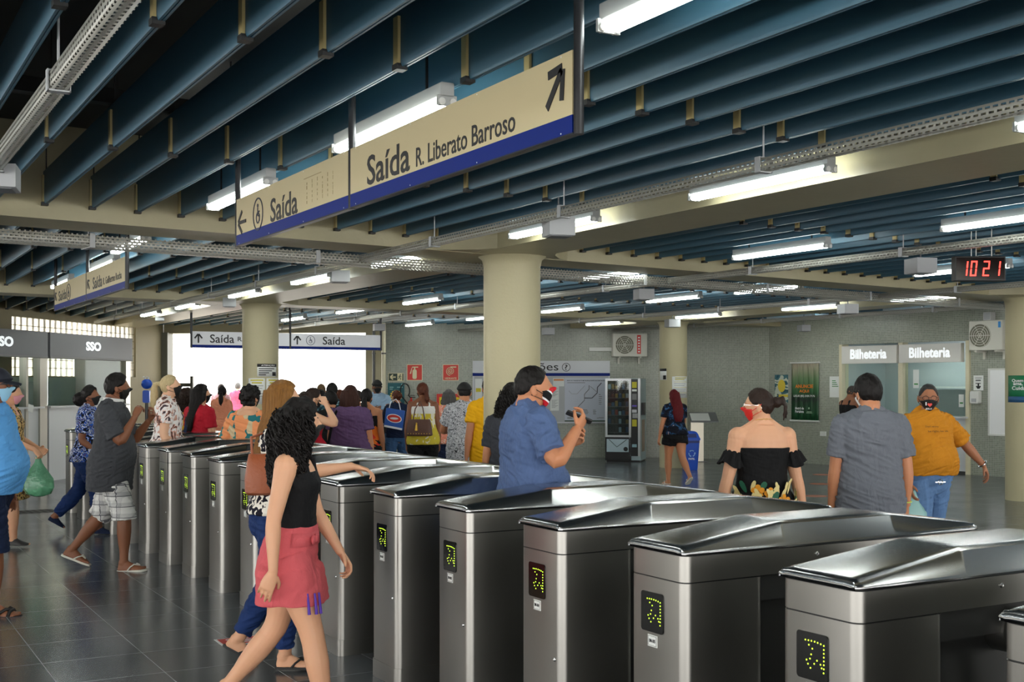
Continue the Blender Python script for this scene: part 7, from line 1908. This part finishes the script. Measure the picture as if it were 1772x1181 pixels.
# embroidered flowers and leaves round the waist
M_LEAF = mat('print_cream_leaf', lin(222, 204, 140), 0.7); M_FLOW = mat('print_orange_flower', lin(226, 150, 20), 0.7); M_FCEN = mat('print_flower_centre', lin(150, 70, 16), 0.7); M_GLEAF = mat('print_green_leaf', lin(24, 92, 66), 0.7)
rs = random.Random(21)
def petal(b, c, r, u, nrm, L, Wd):
    side = nrm.cross(u).normalized(); out = []
    for k in range(10):
        a = 2 * PI * k / 10
        out.append(c + u * (L * (0.5 + 0.5 * math.cos(a))) + side * Wd * math.sin(a) * (0.8 + 0.2 * math.cos(a)) + nrm * 0.002)
    b.add(out, [tuple(range(10))])
lf = MB(); fw_ = MB(); fc_ = MB(); gl = MB()
def ringpt(t, ang, off):
    rg = f.ring(t, off, 72); k = int(round(ang / (2 * PI) * 72)) % 72; c = f.P + f.up * f.TL * t
    n_ = (rg[k] - c); n_.z = 0
    e = (rg[(k + 1) % 72] - rg[k - 1]).normalized()
    return rg[k], n_.normalized(), e
for i in range(64):
    ang = rs.uniform(PI * 1.0, PI * 2.0); t_ = rs.uniform(-0.1, 0.24) if abs(ang - 4.7) < 0.8 else rs.uniform(-0.16, 0.14)
    p_, n_, e = ringpt(t_, ang, 0.0185 if t_ > 0.02 else 0.026)
    u = (V3(0, 0, 1) + e * rs.uniform(-0.8, 0.8)).normalized()
    (petal(lf, p_, 0, u, n_, rs.uniform(0.065, 0.10), 0.017) if rs.random() > 0.2 else petal(gl, p_, 0, u, n_, rs.uniform(0.06, 0.09), 0.022))
for ang, t_ in ((4.35, 0.215), (4.72, 0.18), (5.05, 0.10), (3.9, 0.08), (5.6, 0.02), (3.5, 0.02)):
    p_, n_, e = ringpt(t_, ang, 0.022 if t_ > 0.02 else 0.03)
    for k in range(5):
        a = 2 * PI * k / 5; u = (V3(0, 0, 1) * math.cos(a) + e * math.sin(a)).normalized(); petal(fw_, p_ + n_ * 0.003, 0, u, n_, 0.044, 0.021)
    fc_.ellipsoid(p_ + n_ * 0.004, (0.009, 0.009, 0.009), 8, 6)
sk = [o for o in f.root.children if o.name.startswith('dress_skirt')][0]
lf.build('leaf_print', M_LEAF, sk); fw_.build('flower_print', M_FLOW, sk); fc_.build('flower_centre', M_FCEN, sk); gl.build('green_leaf_print', M_GLEAF, sk)
f.mask(M_MASKR); f.glasses(M_CHROME); f.hair(H_DARK, 'bun_tail', tk=0.013, back=-0.45, seed=5)
b = MB(); c_ = f.neck + f.up * 0.02; b.tube([c_ + V3(0.066 * math.cos(a), 0.062 * math.sin(a) - 0.004, 0.004 + 0.012 * -math.sin(a)) for a in [2 * PI * i / 24 for i in range(25)]], 0.0018, 6, cap=False); f.put('necklace', b, M_GOLD)
f.shoes(M_RUBB)

f = Figure('man in grey tee with a yellow green wristband walking away, white mask loops', 1506, 7.6, 1.65, 'm', 3, 'skin_tan', 1.10, 0.01, vox=0.0045, legs={'R': (4, 4, 2, 0, 6), 'L': (-4, 6, 2, 0, 6)}, arms={'L': dict(u=(-0.17, -0.02, -1), f=(-0.08, 0.1, -1), n=(0.9, -0.3, 0)), 'R': dict(u=(0.2, 0.0, -1), f=(0.02, 0.12, -1), n=(-0.8, 0.5, 0), c=(30, 40, 26))}, head=(16, 2, 0), shoulder=1.02)
P['grey'] = f
f.shirt(C_GREYT, hem=-0.3, sleeve=0.74, loose=0.016, inf=0.018, flare=0.016, name='tee_shirt'); f.trousers(C_NAVY, 1.9, 0.1); f.mask(M_MASKW); f.hair(H_BLACK, 'short', tk=0.020, back=-0.55, side=0.0, seed=7); f.shoes(M_RUBB)
a = f.arm['R']; c_ = lerp(a['el'], a['wr'], 0.88); d_ = (a['wr'] - a['el']).normalized(); s1 = V3(1, 0, 0); s2 = d_.cross(s1).normalized(); s1 = s2.cross(d_)
b = MB(); b.tube([c_ + (s1 * math.cos(q) + s2 * math.sin(q)) * 0.032 for q in [2 * PI * i / 24 for i in range(25)]], 0.004, 6, cap=False); f.put('wristband', b, M_YG)

f = Figure('stout man in mustard tee and faded jeans with a black lettered mask, facing the camera', 1606, 9.6, 1.585, 'm', 166, 'skin_mid', 1.14, 0.085, lean=-0.04, vox=0.005, legs={'R': (10, 6, 2, 0, 8), 'L': (-8, 10, 2, 12, 8)}, arms={'L': dict(u=(-0.72, -0.05, -0.70), f=(-0.66, 0.10, -0.74), h=(-0.4, 0.1, -0.9), n=(0.6, -0.4, -0.5), c=(22, 30, 20)), 'R': dict(u=(0.16, 0.1, -1), f=(0.05, 0.3, -1))}, head=(-26, 2, 0))
P['mustard'] = f
f.shirt(C_MUST, hem=0.02, neck=1.06, sleeve=0.86, loose=0.02, inf=0.018, flare=0.022, name='tee_shirt'); f.trousers(C_DENIM2, 1.93, 0.12, inf=0.012, flare=0.014, name='jeans'); f.hair(HAIRM('hair_black_grey', (22, 20, 20), (60, 58, 56)), 'short', tk=0.007, front=0.66, back=-0.4); f.glasses(M_RUBB); mk = f.mask(M_MASKB); f.shoes(M_RUBB)
def stick(fig, s_, m, c, yd, sx_, sz, parent, bold=0.02):
    """small print laid on a figure: c centre and outward direction yd in its frame"""
    o = text('lettering', s_, m, parent, 0, 0, h=sz, w=sx_, y=0, bold=bold, ext=0.001)
    n_ = Vector(yd).normalized(); up_ = V3(0, 0, 1); xx = up_.cross(n_).normalized(); zz_ = n_.cross(xx)
    for v in o.data.vertices: v.co = Vector(c) + xx * v.co.x - n_ * v.co.y + zz_ * v.co.z
    return o
fr_ = f.R @ V3(0, 1, 0)
def hp(x, z, off=0.012): return f.hc + f.R @ head_surface(V3(x, math.sqrt(max(0.01, 1 - x * x - z * z)), z), f.hs, off)
stick(f, 'I', M_WHITEINK, hp(0.36, -0.33, 0.016), f.R @ V3(0.4, 1, 0), 0.008, 0.026, mk)
stick(f, 'JESUS', M_WHITEINK, hp(0.1, -0.66, 0.018), f.R @ V3(0.1, 1, -0.2), 0.05, 0.017, mk)
b = MB(); hc_ = hp(0.02, -0.36, 0.026); xx = f.R @ V3(-1, 0, 0); zz_ = V3(0, 0, 1); nn_ = f.R @ V3(0, 1, 0)
pts = []
for k in range(20):
    a = 2 * PI * k / 20; pts.append((0.0011 * 16 * math.sin(a) ** 3, 0.0011 * (13 * math.cos(a) - 5 * math.cos(2 * a) - 2 * math.cos(3 * a) - math.cos(4 * a))))
vs_ = [hc_ + xx * x + zz_ * z for x, z in pts] + [hc_ + xx * x + zz_ * z - nn_ * 0.006 for x, z in pts]
b.add(vs_, [tuple(range(20)), tuple(range(39, 19, -1))] + [(i, 20 + i, 20 + (i + 1) % 20, (i + 1) % 20) for i in range(20)]); b.build('heart_print', M_RED, mk)
ts_ = [o for o in f.root.children if o.name.startswith('tee_shirt')][0]
M_DKINK = mat('tee_print', lin(92, 62, 22), 0.8)
c_ = f.ring(0.76, 0.026, 72)[18]
stick(f, "Don't worry", M_DKINK, c_ + V3(0.05, 0.004, 0.012), (0.1, 1, 0.35), 0.11, 0.020, ts_, 0.0); stick(f, 'be right, be ok', M_DKINK, f.ring(0.71, 0.027, 72)[18] + V3(0.0, 0.004, 0.0), (0, 1, 0.3), 0.18, 0.020, ts_, 0.0)
b = MB(); c_ = f.ring(-0.02, 0.03, 72)[18]; b.tube([c_ + V3(0.02 * math.cos(a), 0.004, 0.02 * math.sin(a) - 0.03) for a in [2 * PI * i / 14 for i in range(15)]], 0.004, 6, cap=False); b.box(c_.x - 0.045, c_.x + 0.045, c_.y - 0.004, c_.y + 0.004, c_.z - 0.034, c_.z - 0.026); f.put('belt_buckle', b, M_CHROME)
a = f.arm['L']; c_ = lerp(a['el'], a['wr'], 0.93); d_ = (a['wr'] - a['el']).normalized(); s1 = V3(0, 1, 0); s2 = d_.cross(s1).normalized(); s1 = s2.cross(d_)
b = MB(); b.tube([c_ + (s1 * math.cos(q) + s2 * math.sin(q)) * 0.034 for q in [2 * PI * i / 24 for i in range(25)]], 0.006, 6, cap=False); b.ellipsoid(c_ + s2 * -0.034, (0.016, 0.016, 0.008), 10, 6); f.put('wristwatch', b, M_CHROME)

# a pale bag held low between the two men, and the man at the ticket window
g2 = P['mustard']; c = W((1576 - 886) / FOC * 8.6, 8.6, 0.93)
t = thing('carrier_bag', 'pale aqua plastic bag hanging between the grey tee and the faded jeans', 'bag', g2.w2(g2.arm['R']['grip']), -YAW)
b = MB(); b.loft([[V3(w_ * math.cos(a), d_ * math.sin(a), z) + noise.noise_vector(V3(math.cos(a) * 2, math.sin(a) * 2, z * 8)) * 0.02 * (w_ / 0.12) for a in [2 * PI * i / 20 for i in range(20)]] for z, w_, d_ in ((0.02, 0.015, 0.01), (-0.08, 0.05, 0.03), (-0.16, 0.11, 0.05), (-0.30, 0.12, 0.06), (-0.36, 0.09, 0.05), (-0.38, 0.03, 0.02))])
b.build('film', mat('aqua_film', lin(160, 210, 206), 0.3, trans=0.3), t); MB().tube([(-0.01, 0, 0.0), (0, 0, 0.035), (0.01, 0, 0.0)], 0.006, 6).build('handle', MATS['aqua_film'], t)
f = Figure('bald man in black tank top leaning at the ticket window', 1466, 19.2, 1.57, 'm', 62, 'skin_brown', 1.08, lean=0.12, vox=0.008, arms={'R': dict(u=(0.2, 0.75, -0.5), f=(-0.2, 0.7, 0.3)), 'L': dict(u=(-0.2, 0.6, -0.6), f=(0.2, 0.8, 0.2))})
f.tank(C_BLACK, hem=-0.1, top=0.82, strap_r=0.02); f.trousers(C_NAVY, 1.0, 0.1, name='shorts', inf=0.014); f.hair(HAIRM('hair_stubble', (44, 40, 38)), 'short', tk=0.002, front=0.55); f.mask(M_MASKB); f.shoes(M_RUBB)
t = thing('green_bag', 'small bright green bag in the hands of the bald man', 'bag', f.w2(f.arm['R']['grip'] + V3(0, 0.02, -0.07)), 0)
b = MB(); b.ellipsoid((0, 0, 0), (0.07, 0.06, 0.07), 14, 10); b.tube([(0, 0, 0.05), (0, 0, 0.11)], [0.03, 0.012], 8); b.v = [tuple(Vector(v) + noise.noise_vector(Vector(v) * 25) * 0.012) for v in b.v]; b.build('body', mat('bag_green', lin(60, 190, 60), 0.4), t)
